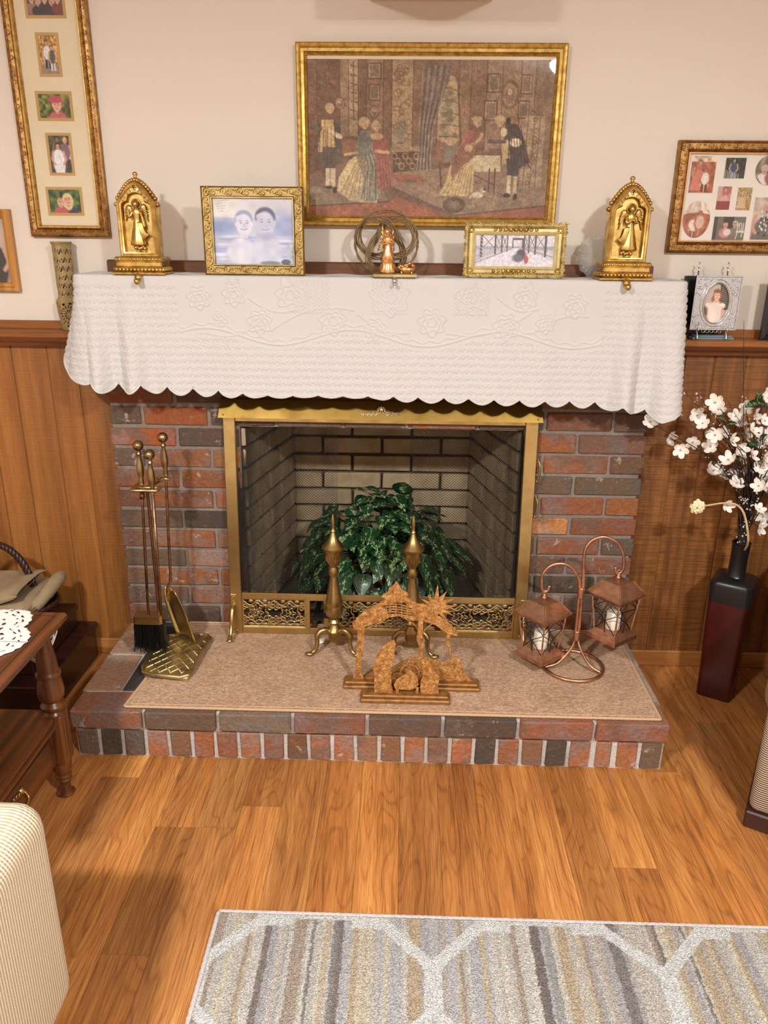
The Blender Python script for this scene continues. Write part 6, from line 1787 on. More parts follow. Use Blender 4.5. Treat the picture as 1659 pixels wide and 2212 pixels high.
BY = -0.222
tb = thing('tool_stand', 'brass fireplace tool stand with a quilted base plate on the hearth', 'tool stand', (-0.62, -0.25, MZ))
out = [(-0.700, -0.330), (-0.688, -0.362), (-0.660, -0.374), (-0.565, -0.386), (-0.545, -0.374), (-0.540, -0.345), (-0.532, -0.140), (-0.545, -0.120), (-0.570, -0.114), (-0.668, -0.128), (-0.690, -0.140), (-0.697, -0.165)]
b = MB(); b.zprism(out, MZ + 0.008, MZ + 0.017)
ctr = Vector((-0.618, -0.25))
inn = [tuple(ctr + (Vector(q) - ctr) * 0.90) for q in out]
b.tube([(x, y, MZ + 0.016) for x, y in [tuple(ctr + (Vector(q) - ctr) * 0.97) for q in out]], 0.0055, 7, closed=True)
bp = b.build('base_plate', MAT_BRASS_BASE, tb, angle=40)
q_ = MB()
for d_ in (-1, 1):
    for k in range(-12, 13):
        # diamond quilting lines clipped to the plate
        pts = []
        for i in range(90):
            y = -0.375 + 0.26 * i / 89; x = ctr.x + 0.033 * k + d_ * (y - ctr.y) * 0.75
            xl_ = np.interp(y, [-0.375, -0.33, -0.165, -0.12], [-0.655, -0.690, -0.686, -0.655]); xr_ = np.interp(y, [-0.375, -0.33, -0.14, -0.115], [-0.570, -0.549, -0.542, -0.565])
            if xl_ < x < xr_ and -0.366 < y < -0.126: pts.append((x, y, MZ + 0.017))
        if len(pts) > 3: q_.tube([pts[0], pts[-1]], 0.0028, 6)
q_.build('quilting', MAT_BRASS_BASE, bp, smooth=True, recalc=False)
for x, y in ((-0.672, -0.358), (-0.556, -0.372), (-0.546, -0.130), (-0.676, -0.140)):
    ft = MB(); ft.lathe([(0.010, 0), (0.013, 0.002), (0.011, 0.010)], x, y, MZ, 10); ft.build('foot', MAT_BRASS_BASE, tb)
b = MB(); b.lathe([(0.016, 0.016), (0.014, 0.022), (0.008, 0.028), (0.0045, 0.032), (0.0045, 0.545), (0.006, 0.548), (0.004, 0.56)], -0.668, BY, MZ, 14); b.build('post', MAT_ROD, tb, angle=40)
b = MB(); zb_ = 0.716
for P in (bez([(-0.705, BY + 0.034, zb_), (-0.706, BY - 0.012, zb_), (-0.700, BY - 0.028, zb_), (-0.668, BY - 0.028, zb_), (-0.636, BY - 0.028, zb_), (-0.630, BY - 0.012, zb_), (-0.631, BY + 0.010, zb_)], 5), [(-0.706, BY, zb_), (-0.668, BY, zb_), (-0.63, BY, zb_)], bez([(-0.668, BY, zb_), (-0.650, BY + 0.045, zb_ + 0.004), (-0.640, BY + 0.062, zb_ + 0.010)], 5), [(-0.658, BY + 0.070, zb_ + 0.008), (-0.640, BY + 0.062, zb_ + 0.010), (-0.618, BY + 0.066, zb_ + 0.008)]):
    b.tube(P, 0.0062, 8, flat=0.8)
b.build('bracket', MAT_BRASS, tb, smooth=True)


def rod_tool(name, label, top, bot, zh):
    t = thing(name, label, 'fire tool', bot, 'fireplace tools')
    h = MB(); handle(h, top[0], top[1], zh); h.build('handle', MAT_KNOB, t, angle=50)
    return t


t = rod_tool('hearth_broom', 'fireplace broom with black bristles hanging from the tool stand', (-0.684, BY + 0.004, 0), (-0.703, BY, 0.175), 0.722)
b = MB(); b.tube([(-0.684, BY + 0.004, 0.724), (-0.6875, BY + 0.003, 0.66), (-0.703, BY, 0.290)], 0.0045, 8); b.tube([(-0.6855, BY + .0035, 0.700), (-0.687, BY + .003, 0.680)], 0.0075, 10); b.build('rod', MAT_ROD, t, smooth=True)
hdp = [(-0.746, BY - 0.014), (-0.740, BY - 0.022), (-0.662, BY - 0.022), (-0.656, BY - 0.014), (-0.656, BY + 0.014), (-0.662, BY + 0.022), (-0.740, BY + 0.022), (-0.746, BY + 0.014)]
b = MB(); b.zprism(hdp, 0.274, 0.296); b.zprism([(x * 0.985 - 0.0105, y) for x, y in hdp], 0.2955, 0.300); b.build('head', MAT_BRASS, t, angle=30)
br = MB(); rr_ = random.Random(9)
for i in range(520):
    x = rr_.uniform(-0.744, -0.658); y = BY + rr_.uniform(-0.020, 0.020)
    fx_ = (x + 0.701) * 0.16; L_ = rr_.uniform(0.082, 0.100)
    br.tube([(x, y, 0.276), (x + fx_ * 0.3 + rr_.uniform(-.001, .001), y, 0.23), (x + fx_ + rr_.uniform(-.004, .004), y + (y - BY) * 0.4, 0.276 - L_)], [0.0012, 0.0011, 0.0006], 3, caps=False)
br.build('bristles', MAT_BLACK, t, recalc=False, kind='stuff')
t = rod_tool('fire_poker', 'fireplace poker with a flat black tip hanging from the tool stand', (-0.648, BY - 0.012, 0), (-0.66, BY, 0.175), 0.700)
b = MB(); b.tube([(-0.648, BY - 0.012, 0.702), (-0.660, BY - 0.006, 0.280)], 0.0045, 8); b.build('rod', MAT_ROD, t, smooth=True)
b = MB(); b.prism([(-0.670, 0.284), (-0.651, 0.284), (-0.650, 0.225), (-0.655, 0.170), (-0.662, 0.180), (-0.668, 0.225)], BY - 0.012, BY - 0.002); b.prism([(-0.652, 0.24), (-0.640, 0.228), (-0.644, 0.205), (-0.654, 0.20)], BY - 0.010, BY - 0.004); b.build('tip', MAT_BLACK, t)
t = rod_tool('fire_shovel', 'brass fireplace shovel with curved blade hanging from the tool stand', (-0.630, BY + 0.066, 0), (-0.63, BY + 0.06, 0.19), 0.732)
yy = BY + 0.066
b = MB(); b.tube(bez([(-0.630, yy, 0.734), (-0.637, yy, 0.58), (-0.643, yy, 0.415), (-0.646, yy + 0.002, 0.385), (-0.655, yy + 0.004, 0.362), (-0.656, yy + 0.005, 0.335)], 6), 0.0045, 8); b.build('rod', MAT_ROD, t, smooth=True)
ns, nt = 9, 14
Vv = np.zeros((nt, ns, 3))
for i in range(nt):
    f = i / (nt - 1)
    cxx = -0.650 + 0.040 * f ** 1.2; cz = 0.362 - 0.178 * f
    wdt = 0.030 + 0.030 * math.sin(min(1, f * 2.2) * PI / 2)
    for j in range(ns):
        s_ = -1 + 2 * j / (ns - 1)
        # the blade faces left, its width runs mostly along y, rims turned up
        rim = 0.016 * abs(s_) ** 4
        Vv[i, j] = (cxx + 0.0 + 0.60 * wdt * s_ + rim * 0.25, yy + 0.006 - wdt * s_ * 0.25 - rim * 1.0, cz - 0.12 * wdt * s_)
bl = grid_mesh(Vv, 'blade', MAT_BRASS, t); md = bl.modifiers.new('thick', 'SOLIDIFY'); md.thickness = 0.003
b = MB(); b.box(-0.660, -0.650, yy - 0.006, yy + 0.012, 0.316, 0.346, 0.001)
for z in (0.322, 0.338): b.ball((-0.660, yy + 0.002, z), 0.0026, 6, 4)
b.build('rivet_plate', MAT_BRASS_DARK, t)

# fallen petal
b = MB(); b.add([(-0.186, -0.132, MZ + 0.002), (-0.176, -0.142, MZ + 0.003), (-0.160, -0.136, MZ + 0.006), (-0.156, -0.124, MZ + 0.014), (-0.166, -0.116, MZ + 0.012), (-0.180, -0.120, MZ + 0.009), (-0.170, -0.130, MZ + 0.0015)], [[0, 1, 6], [1, 2, 6], [2, 3, 6], [3, 4, 6], [4, 5, 6], [5, 0, 6]])
o = b.build('fallen_petal', plain('petal_white', (240, 234, 226), 0.7), smooth=True)
md = o.modifiers.new('thick', 'SOLIDIFY'); md.thickness = 0.0012
tag(o, 'small white fallen petal lying on the hearth mat under the andiron', 'petal')

# ------------------------------------------------------------------ carved stone vase on the left chair rail
vx, vy, vz0 = -0.946, 0.034, 1.142
MAT_STONE = plain('soapstone', (158, 134, 88), 0.6, noise=0.2, scale=60, bump=0.4)
t = thing('carved_vase', 'tall olive-brown carved stone vase with pierced leaf pattern on the chair rail', 'vase', (vx, vy, vz0))


def pierced(z0, z1, rfun, cell, pat, nu):
    nz_ = int((z1 - z0) / cell)
    Z = np.linspace(z0, z1, nz_ + 1); A = np.linspace(0, 2 * PI, nu + 1)
    AA, ZZ = np.meshgrid(A, Z)
    R = rfun(ZZ, AA)
    V_ = np.stack([vx + R * np.cos(AA), vy + R * np.sin(AA), ZZ], -1)
    cA = (AA[:-1, :-1] + AA[1:, 1:]) / 2; cZ = (ZZ[:-1, :-1] + ZZ[1:, 1:]) / 2
    return V_, pat(cA, cZ)


def r_neck(Z, A): return 0.0265 + 0.0012 * np.cos(4 * A) + 0.002 * (Z > 1.390) - 0.0015 * np.exp(-((Z - 1.255) / 0.012) ** 2)


def pat_neck(A, Z):
    b_ = ((Z - 1.236) / 0.0245)
    row = np.floor(b_); w = b_ - row - 0.5
    u = ((A / (2 * PI) * 9 + 0.5 * (row % 2)) % 1) - 0.5
    hole = ((np.abs(u * 0.8 - w * 0.5) < 0.10) & (np.abs(w) < 0.30)) | ((np.abs(u - 0.30 + w * 0.5) < 0.08) & (np.abs(w) < 0.22)) | (np.hypot(u + 0.32, w - 0.1) < 0.09)
    return ~(hole & (Z > 1.244) & (Z < 1.388))


def r_bulb(Z, A):
    f = np.clip((Z - 1.142) / 0.096, 0, 1)
    return (0.024 + 0.0095 * np.sin(np.clip(f * 1.15, 0, 1) * PI / 2) - 0.006 * np.clip((f - 0.9) / 0.1, 0, 1)) * (1 + 0.05 * np.cos(4 * A))


def pat_bulb(A, Z):
    u = ((A / (2 * PI) * 4 + 0.25) % 1 - 0.5) * 0.054; w = Z - 1.188
    r = np.hypot(u, w); th = np.arctan2(w, u)
    hole = (np.abs(np.sin(6 * th)) > 0.72) & (np.abs(r - 0.012) < 0.0042)
    hole |= (np.abs(np.sin(9 * th)) > 0.80) & (np.abs(r - 0.024) < 0.0042)
    hole |= (np.abs(np.sin(5 * th + 1)) > 0.8) & (np.abs(r - 0.034) < 0.003)
    return ~(hole & (Z > 1.150) & (Z < 1.228))


for nm, (V_, mk) in (('neck', pierced(1.232, 1.397, r_neck, 0.0014, pat_neck, 150)), ('body', pierced(1.142, 1.238, r_bulb, 0.0014, pat_bulb, 170))):
    o = grid_mesh(V_, nm, MAT_STONE, t, mask=mk); md = o.modifiers.new('thick', 'SOLIDIFY'); md.thickness = 0.003; md.offset = -1
b = MB(); b.lathe([(0.018, 0.002), (0.020, 0.006), (0.018, 0.008)], vx, vy, vz0, 20); b.build('inside_floor', MAT_STONE, t, smooth=True)
b = MB(); b.tube([(vx + 0.0285 * math.cos(a_), vy + 0.0285 * math.sin(a_), 1.3965) for a_ in np.linspace(0, 2 * PI, 33)[:-1]], 0.0026, 6, closed=True); b.lathe([(0.022, 0.0), (0.025, 0.004), (0.024, 0.008)], vx, vy, vz0, 24); b.build('rim_and_foot', MAT_STONE, t, smooth=True)

# ------------------------------------------------------------------ silver photo on an easel, right chair rail
RZ = 1.142
el = thing('photo_easel', 'chrome wire easel on the rail holding the silver oval photo frame', 'easel', (0.985, 0.01, RZ))
e = MB()
for x in (0.950, 1.035):
    e.tube(bez([(x, -0.024, RZ + 0.003), (x, -0.020, RZ + 0.016), (x - 0.002, -0.014, RZ + 0.026), (x - 0.004, 0.000, RZ + 0.030)], 5), 0.0024, 7)
    e.tube(bez([(x, -0.016, RZ + 0.024), (x, -0.022, RZ + 0.028), (x, -0.021, RZ + 0.036)], 4), 0.0022, 6)
    e.tube([(x, 0.000, RZ + 0.030), (x - 0.004, 0.030, RZ + 0.195)], 0.0022, 6)
    e.tube(bez([(x - 0.004, 0.030, RZ + 0.190), (x - 0.001, 0.031, RZ + 0.200), (x - 0.006, 0.032, RZ + 0.207), (x - 0.001, 0.033, RZ + 0.214), (x - 0.005, 0.033, RZ + 0.219)], 5), 0.0019, 6)
    e.tube([(x - 0.004, 0.028, RZ + 0.180), (x - 0.004, 0.046, RZ + 0.010)], 0.0019, 6)
e.tube([(0.93, 0.0, RZ + 0.030), (1.055, 0.0, RZ + 0.030)], 0.0022, 6); e.tube([(0.948, 0.020, RZ + 0.13), (1.033, 0.020, RZ + 0.13)], 0.0018, 6)
for k in range(5): e.tube(arc((0.972 + 0.012 * k, -0.004, RZ + 0.025), 0.005, 0, 360, 10)[:-1], 0.001, 5, closed=True)
e.build('wire', MAT_CHROME, el, smooth=True, recalc=False)
sf_ = thing('framed_photo', 'silver frame with an oval photo of a girl in white, on the wire easel', 'picture frame', (0.993, -0.012, RZ + 0.029))
x0, x1, z0, z1 = 0.928, 1.062, RZ + 0.0295, RZ + 0.183
yF = -0.012
ov = [(0.995 + 0.0375 * math.cos(a_), 1.2475 + 0.0575 * math.sin(a_)) for a_ in np.linspace(0, 2 * PI, 49)[:-1]]
m = MB(); plate(m, [(x0, z0), (x1, z0), (x1, z1), (x0, z1)], [ov], yF, yF + 0.006); m.moulding(x0, x1, z0, z1, [(0, 0), (0, 0.0085), (0.003, 0.0085), (0.005, 0.006)], yF + 0.006); m.build('face_plate', MAT_SILVER, sf_)
m = MB(); m.tube([(x, yF - 0.001, z) for x, z in ov], 0.0022, 6, closed=True)
m.tube([(0.995 + 0.046 * math.cos(a_), yF, 1.2475 + 0.0665 * math.sin(a_)) for a_ in np.linspace(0, 2 * PI, 49)[:-1]], [0.0012 + 0.0008 * (k % 2) for k in range(48)], 5, closed=True)
m.build('oval_rim', MAT_CHROME, sf_, smooth=True, recalc=False)
m = MB(); r_ = random.Random(4)
for sx_ in (-1, 1):
    for sz_ in (-1, 1):
        for k in range(34):
            u_, w_ = r_.random() ** 1.3, r_.random() ** 1.3
            if u_ + w_ > 1.1: continue
            m.ball(((x0 + x1) / 2 + sx_ * ((x1 - x0) / 2 - 0.008 - 0.044 * u_), yF - 0.0005, (z0 + z1) / 2 + sz_ * ((z1 - z0) / 2 - 0.008 - 0.05 * w_)), r_.uniform(0.0018, 0.0036), 6, 4, sy=0.7, sx=r_.uniform(0.7, 1.6))
m.build('embossing', MAT_SILVER, sf_, smooth=True, recalc=False, kind='stuff')
MB().box(x0 + 0.002, x1 - 0.002, yF + 0.0062, yF + 0.011, z0 + 0.002, z1 - 0.002).build('back_board', MAT_BLACK, sf_)
c = Canvas(0, 74, 0, 114, 50, 76, (196, 176, 168)); c.rect(48, 74, 0, 80, (84, 72, 68))
for y in range(4, 76, 6): c.rect(50, 74, y, y + 2, (176, 164, 156))
c.ell(38, 96, 26, 46, (240, 222, 210)); c.ell(18, 66, 9, 10, (242, 224, 212)); c.ell(57, 66, 9, 10, (242, 224, 212)); c.line([(15, 72), (12, 96), (20, 112)], 4, (222, 172, 150)); c.line([(60, 72), (62, 98)], 4, (222, 172, 150))
c.ell(40, 36, 13, 16, (150, 108, 72)); c.rect(34, 44, 42, 56, (222, 172, 150)); c.ell(39, 37, 9, 12, (232, 186, 164)); c.ell(38, 23, 12, 6, (150, 108, 72)); c.ell(28, 44, 4, 10, (160, 116, 80))
for q in (35, 43): c.ell(q, 35, 1.6, 1.1, (70, 48, 42))
c.ell(39, 43, 3, 1, (190, 96, 92)); c.noise(10, 0.05); c.ell(8, 84, 8, 16, (110, 90, 84), soft=0.4)
c.panel('photo', 0.995 - 0.038, 0.995 + 0.038, yF + 0.0050, 1.2475 - 0.058, 1.2475 + 0.058, MAT_PHOTO, sf_, oval=True)
bf = thing('framed_photo', 'black-backed photo frame tucked behind the silver oval frame', 'picture frame', (0.965, 0.035, RZ))
MB().box(0.912, 1.030, 0.036, 0.046, RZ, RZ + 0.180, 0.002).build('back_board', MAT_BLACK, bf); MB().moulding(0.912, 1.030, RZ, RZ + 0.180, [(0, 0), (0, 0.004), (0.01, 0.004), (0.01, 0)], 0.036).build('rim', MAT_BLACK, bf)
b = MB(); b.box(0.942, 1.064, -0.012, 0.030, RZ, RZ + 0.007, 0.002); b.box(0.946, 1.058, -0.010, 0.026, RZ + 0.007, RZ + 0.0125, 0.002)
tag(b.build('card_case', plain('blue_grey_vinyl', (120, 134, 142), 0.45, noise=0.1)), 'flat blue-grey case lying under the chrome easel', 'case')
b = thing('framed_photo', 'black frame edge standing on the rail past the chrome easel', 'picture frame', (1.20, 0.0, RZ))
MB().moulding(1.146, 1.29, RZ, RZ + 0.18, [(0, 0), (0, 0.012), (0.012, 0.014), (0.016, 0.004)], 0.012).build('frame', MAT_BLACK, b)
MB().box(1.15, 1.286, 0.008, 0.014, RZ + 0.004, RZ + 0.176).build('back_board', MAT_BLACK, b)
MB().box(1.20, 1.24, 0.012, 0.05, RZ, RZ + 0.10).build('easel_back', MAT_BLACK, b)

# ------------------------------------------------------------------ floor vase with blossom branches
fv = thing('floor_vase', 'tall square dark red floor vase with a black shoulder and neck', 'vase', (1.145, -0.115, 0))
MAT_VRED = plain('oxblood_glaze', (66, 15, 12), 0.32, noise=0.2, scale=14)
MAT_VBLK = plain('black_glaze', (26, 24, 24), 0.32, noise=0.2, scale=20)
VC = (1.145, -0.112)


def sq_ring(h, z, rot=24, rd=0.3, n=6):
    P = []
    for k in range(4):
        for j in range(n):
            a_ = k * PI / 2 + PI / 2 * j / (n - 1)
            cx_ = (1 - rd) * h * (1 if k in (0, 3) else -1); cy_ = (1 - rd) * h * (1 if k in (0, 1) else -1)
            x_ = cx_ + rd * h * math.cos(a_); y_ = cy_ + rd * h * math.sin(a_)
            r_ = math.radians(rot)
            P.append((VC[0] + x_ * math.cos(r_) - y_ * math.sin(r_), VC[1] + x_ * math.sin(r_) + y_ * math.cos(r_), z))
    return P


def loftn(mb, rings):
    n = len(rings[0]); V_ = [q for r in rings for q in r]; F_ = []
    for i in range(len(rings) - 1):
        for k in range(n): F_.append([i * n + k, i * n + (k + 1) % n, (i + 1) * n + (k + 1) % n, (i + 1) * n + k])
    F_ += [list(range(n)), [len(V_) - n + k for k in range(n)]]
    mb.add(V_, F_)


ROT = 58
b = MB(); loftn(b, [sq_ring(0.050, 0.0, ROT, .22), sq_ring(0.0525, 0.004, ROT, .22), sq_ring(0.0545, 0.10, ROT, .24), sq_ring(0.0585, 0.22, ROT, .26), sq_ring(0.0625, 0.345, ROT, .3)]); b.build('body', MAT_VRED, fv, angle=40)
b = MB(); loftn(b, [sq_ring(0.0628, 0.344, ROT, .3), sq_ring(0.0655, 0.400, ROT, .34), sq_ring(0.0640, 0.412, ROT, .36), sq_ring(0.056, 0.420, ROT, .5), sq_ring(0.030, 0.425, ROT, 1.0), sq_ring(0.0265, 0.430, ROT, 1.0), sq_ring(0.0255, 0.48, ROT, 1.0), sq_ring(0.027, 0.532, ROT, 1.0), sq_ring(0.029, 0.537, ROT, 1.0), sq_ring(0.025, 0.538, ROT, 1.0), sq_ring(0.023, 0.50, ROT, 1.0)]); b.build('neck_and_shoulder', MAT_VBLK, fv, angle=40)

fa = thing('blossom_branches', 'dark twigs with white silk blossoms standing in the red floor vase', 'flower arrangement', (VC[0], VC[1], 0.50))
MAT_TWIG = plain('dark_twig', (48, 34, 26), 0.6, noise=0.3, scale=200)
g = G('silk_petal')
MAT_PETAL = g.bsdf(g.ramp(g.noise(g.coords((1, 1, 1), 1.0), 3, 3), [(0.3, lin(226, 212, 198)), (0.7, lin(248, 240, 232))]), 0.75, 0.0, None)
pm = MB()
for k in range(5):
    a_ = 2 * PI * k / 5
    Rz = Matrix.Rotation(a_, 4, 'Z')
    out = [(0.10, 0.0), (0.16, 0.16), (0.42, 0.36), (0.74, 0.40), (0.98, 0.24), (1.04, 0.0), (0.98, -0.24), (0.74, -0.40), (0.42, -0.36), (0.16, -0.16)]
    V_ = [(x_, y_, 0.10 + 0.42 * x_ * x_ - 0.25 * abs(y_) + 0.02 * (k % 2)) for x_, y_ in out] + [(0.6, 0, 0.10 + 0.30 * 0.36 - 0.06)]
    pm.add(V_, [[i, (i + 1) % 10, 10] for i in range(10)], Rz)
ob = pm.build('blossom', MAT_PETAL, smooth=True, recalc=False, at=(0, 0, 0)); BLM = ob.data; bpy.data.objects.remove(ob)
cm = MB(); cm.ball((0, 0, 0.12), 0.14, 7, 5); ob = cm.build('stamen', plain('stamen_tan', (176, 152, 120), 0.7), smooth=True, at=(0, 0, 0)); STM = ob.data; bpy.data.objects.remove(ob)
FL = [(0.813,-0.12,0.914),(0.9,-0.045,0.85),(0.876,-0.219,0.857),(0.968,-0.062,0.842),(0.954,-0.098,0.932),(0.932,-0.208,0.932),(1.015,-0.026,0.855),(0.984,-0.158,0.852),(0.976,-0.163,0.983),(1.045,-0.024,0.935),(1.026,-0.103,0.762),(1.077,-0.058,0.735),(1.017,-0.22,0.828),(1.109,-0.049,0.738),(1.062,-0.114,0.933),(0.976,-0.198,0.897),(1.076,-0.021,0.863),(1.035,-0.173,0.878),(1.077,-0.148,0.844),(1.135,-0.03,0.785),(1.084,-0.212,0.841),(1.1,-0.087,0.956),(1.136,-0.071,0.925),(1.069,-0.218,0.916),(1.18,-0.039,0.832),(1.151,-0.131,0.883),(1.13,-0.187,0.828),(1.175,-0.02,0.738),(1.131,-0.186,0.743),(1.18,-0.131,0.72),(1.171,-0.038,0.644),(1.128,-0.217,0.682),(1.217,-0.072,0.611),(1.203,-0.087,0.577),(1.05,-0.18,0.679),(1.155,-0.03,0.68),(1.081,-0.147,0.737),(1.128,-0.174,0.796),(1.227,-0.021,0.724),(1.105,-0.198,1.005),(1.098,-0.115,0.878),(1.105,-0.049,0.899),(1.096,-0.22,0.944)]
r_ = random.Random(12)
FL += [(1.145 + r_.uniform(0.04, 0.24), -0.11 + r_.uniform(-0.1, 0.1), r_.uniform(0.68, 1.0)) for k in range(16)]
root = Vector((VC[0], VC[1], 0.505))


def branch_to(P, sag=0.0, r0=0.0024):
    P = Vector(P)
    mid = root.lerp(P, 0.5) + Vector((-(P.x - root.x) * 0.22, 0, 0.06 + sag))
    rim = root + Vector((r_.uniform(-0.012, 0.012), r_.uniform(-0.012, 0.012), 0.04))
    L = bez([tuple(root), tuple(rim), tuple(mid), tuple(P)], 6)
    m_ = MB(); m_.tube(L, [r0 * (1 - 0.6 * i / len(L)) for i in range(len(L))], 5)
    return m_, L


for k, P in enumerate(FL):
    mm, L = branch_to(P, 0.02 * (k % 3))
    mm.build('twig', MAT_TWIG, fa, smooth=True, recalc=False)
    d = Vector((r_.uniform(-0.8, 0.8), -0.75 + r_.uniform(-0.3, 0.3), r_.uniform(-0.1, 0.9))).normalized()
    x_ = d.orthogonal().normalized(); y_ = d.cross(x_)
    s_ = r_.uniform(0.018, 0.025)
    R = Matrix((x_, y_, d)).transposed() @ Matrix.Rotation(r_.uniform(0, 6), 3, 'Z') @ Matrix.Diagonal((s_, s_, s_ * r_.uniform(0.8, 1.6)))
    inst(BLM, 'blossom', R, P, fa); inst(STM, 'stamen', R, P, fa)
# bare twigs and pearl sprays
bd = MB()
for tip in ((0.902, -0.12, 1.006), (0.935, -0.14, 1.0), (0.955, -0.10, 0.99), (1.03, -0.12, 0.80), (1.10, -0.16, 0.93), (1.17, -0.15, 0.95), (1.20, -0.10, 0.90), (1.06, -0.15, 1.0), (1.12, -0.20, 0.86), (1.0, -0.1, 0.80), (1.15, -0.05, 0.99), (1.24, -0.13, 0.96), (1.08, -0.08, 0.74), (1.18, -0.18, 0.80), (1.10, -0.17, 0.70)):
    mm, L = branch_to(tip, 0.0, 0.0018)
    mm.build('twig', MAT_TWIG, fa, smooth=True, recalc=False)
    for i in range(6, len(L)):
        for j in range(2):
            bd.ball((L[i][0] + r_.uniform(-0.008, 0.008), L[i][1] + r_.uniform(-0.008, 0.004), L[i][2] + r_.uniform(-0.008, 0.008)), r_.uniform(0.0016, 0.0034), 6, 4)
bd.build('pearl_beads', plain('pearl', (226, 214, 202), 0.25), fa, smooth=True, recalc=False, kind='stuff')
tw = MB(); tw.tube([(1.145, -0.11, 0.52), (1.085, -0.10, 0.965), (1.046, -0.10, 1.207)], [0.0014, 0.0011, 0.0006], 4); tw.build('twig', MAT_TWIG, fa)
for tip in ((1.01, -0.15, 0.995), (0.89, -0.12, 0.93)):
    mm, L = branch_to(tip, 0.03, 0.0014); mm.build('twig', MAT_TWIG, fa, recalc=False)
for P, d, s_ in (((1.105, -0.14, 0.985), (-0.1, -0.3, 0.9), 0.03), ((1.105, -0.14, 0.978), (-0.9, -0.2, -0.1), 0.034), ((1.105, -0.14, 0.978), (0.9, -0.2, 0.0), 0.034), ((1.02, -0.14, 0.93), (-0.6, -0.4, 0.3), 0.03), ((1.03, -0.14, 0.915), (0.4, -0.5, 0.3), 0.028), ((1.10, -0.15, 0.86), (0.5, -0.5, 0.2), 0.032), ((1.08, -0.16, 0.89), (-0.5, -0.5, 0.3), 0.03), ((1.13, -0.14, 0.87), (0.1, -0.5, 0.6), 0.032)):
    y_ = Vector(d).normalized(); z_ = Vector((0, -0.6, 0.8)); z_ = (z_ - z_.dot(y_) * y_).normalized()
    inst(leafm[0], 'leaf', Matrix((y_.cross(z_), y_, z_)).transposed() @ Matrix.Diagonal((s_, s_, s_)), P, fa)
th = MB(); th.tube(bez([(1.150, -0.125, 0.51), (1.126, -0.19, 0.574), (1.098, -0.20, 0.655), (1.070, -0.20, 0.688), (1.030, -0.20, 0.693), (0.990, -0.20, 0.686), (0.955, -0.20, 0.680), (0.934, -0.20, 0.688)], 6), 0.0034, 7, flat=0.6)
th.build('dried_stem', plain('dried_straw', (206, 176, 132), 0.7, noise=0.15), fa, smooth=True)
cr = MB()
for k in range(22):
    a_ = k * 2.4; q = 0.004 + 0.0155 * math.sqrt(k / 22)
    cr.ball((0.957 + q * math.cos(a_), -0.206 + 0.010 * k / 22, 0.680 + q * math.sin(a_)), 0.0062, 7, 5, sy=0.7)
cr.build('dried_flower', plain('cream_petals', (240, 226, 184), 0.8, noise=0.1, scale=200), fa, smooth=True, recalc=False)

# ------------------------------------------------------------------ end table at the left
MAT_TABLE = wood('walnut_table', (52, 30, 18), (92, 54, 30), (124, 76, 44), 'y', 1.0, 0.32, coat=0.25)
MAT_TABLE_V = wood('walnut_leg', (56, 32, 18), (98, 58, 32), (130, 82, 46), 'z', 1.0, 0.32, coat=0.25)
TX0, TX1, TY0, TY1, TZ = -1.33, -0.752, -1.24, -0.645, 0.520
et = thing('end_table', 'dark walnut end table with turned legs and a lower shelf', 'end table', ((TX0 + TX1) / 2, (TY0 + TY1) / 2, 0))
b = MB(); b.box(TX0, TX1, TY0, TY1, TZ - 0.020, TZ, 0.005); b.box(TX0 + 0.012, TX1 - 0.012, TY0 + 0.012, TY1 - 0.012, TZ - 0.034, TZ - 0.019, 0.004); top = b.build('tabletop', MAT_TABLE, et)
b = MB(); b.moulding(TX0 + 0.022, TX1 - 0.022, 0, TY1 - TY0 - 0.044, [(0, 0), (0.0, 0.0006), (0.002, 0.0006), (0.002, 0)], 0.0)
b.v = [(x, TY0 + 0.022 + z, TZ - y - 0.0004 if y < 0 else TZ - 0.0004) for x, y, z in b.v]; b.v = [(x, y, min(z, TZ + 0.0005)) for x, y, z in b.v]
b.build('inlay_line', MAT_BLACK, top)
LP = [(0.020, 0.0), (0.024, 0.006), (0.016, 0.012), (0.0135, 0.030), (0.0185, 0.046), (0.021, 0.050), (0.0185, 0.056), (0.021, 0.062), (0.0185, 0.068), (0.024, 0.082), (0.025, 0.108)]
LU = [(0.026, 0.254), (0.021, 0.262), (0.029, 0.270), (0.031, 0.280), (0.024, 0.292), (0.031, 0.302), (0.033, 0.318), (0.030, 0.345), (0.026, 0.362), (0.031, 0.366), (0.031, 0.372), (0.026, 0.378), (0.025, 0.40), (0.021, 0.432), (0.017, 0.462), (0.022, 0.474), (0.026, 0.487)]
for x, y in ((-0.802, -0.690), (-1.28, -0.690), (-0.802, -1.195), (-1.28, -1.195)):
    b = MB(); b.lathe(LP, x, y, 0, 20); b.box(x - 0.025, x + 0.025, y - 0.025, y + 0.025, 0.107, 0.255, 0.003); b.lathe(LU, x, y, 0, 20)
    for k in (-1, 1):
        b.box(x + 0.0245, x + 0.027, y + k * 0.007 - 0.003, y + k * 0.007 + 0.003, 0.125, 0.235, 0.001)
    b.build('leg', MAT_TABLE_V, et, angle=35)
b = MB(); b.box(TX0 + 0.045, -0.795, TY0 + 0.04, -0.672, 0.232, 0.250, 0.004); b.box(TX0 + 0.05, -0.788, TY0 + 0.045, -0.667, 0.222, 0.233, 0.003); b.build('lower_shelf', MAT_TABLE, et)
b = MB(); b.box(TX0 + 0.06, -0.806, -0.72, -0.700, 0.105, 0.223); b.box(TX0 + 0.06, -0.806, -1.18, -1.165, 0.105, 0.223); b.box(TX0 + 0.06, TX0 + 0.08, -1.18, -0.70, 0.105, 0.223); b.build('apron', MAT_TABLE, et)
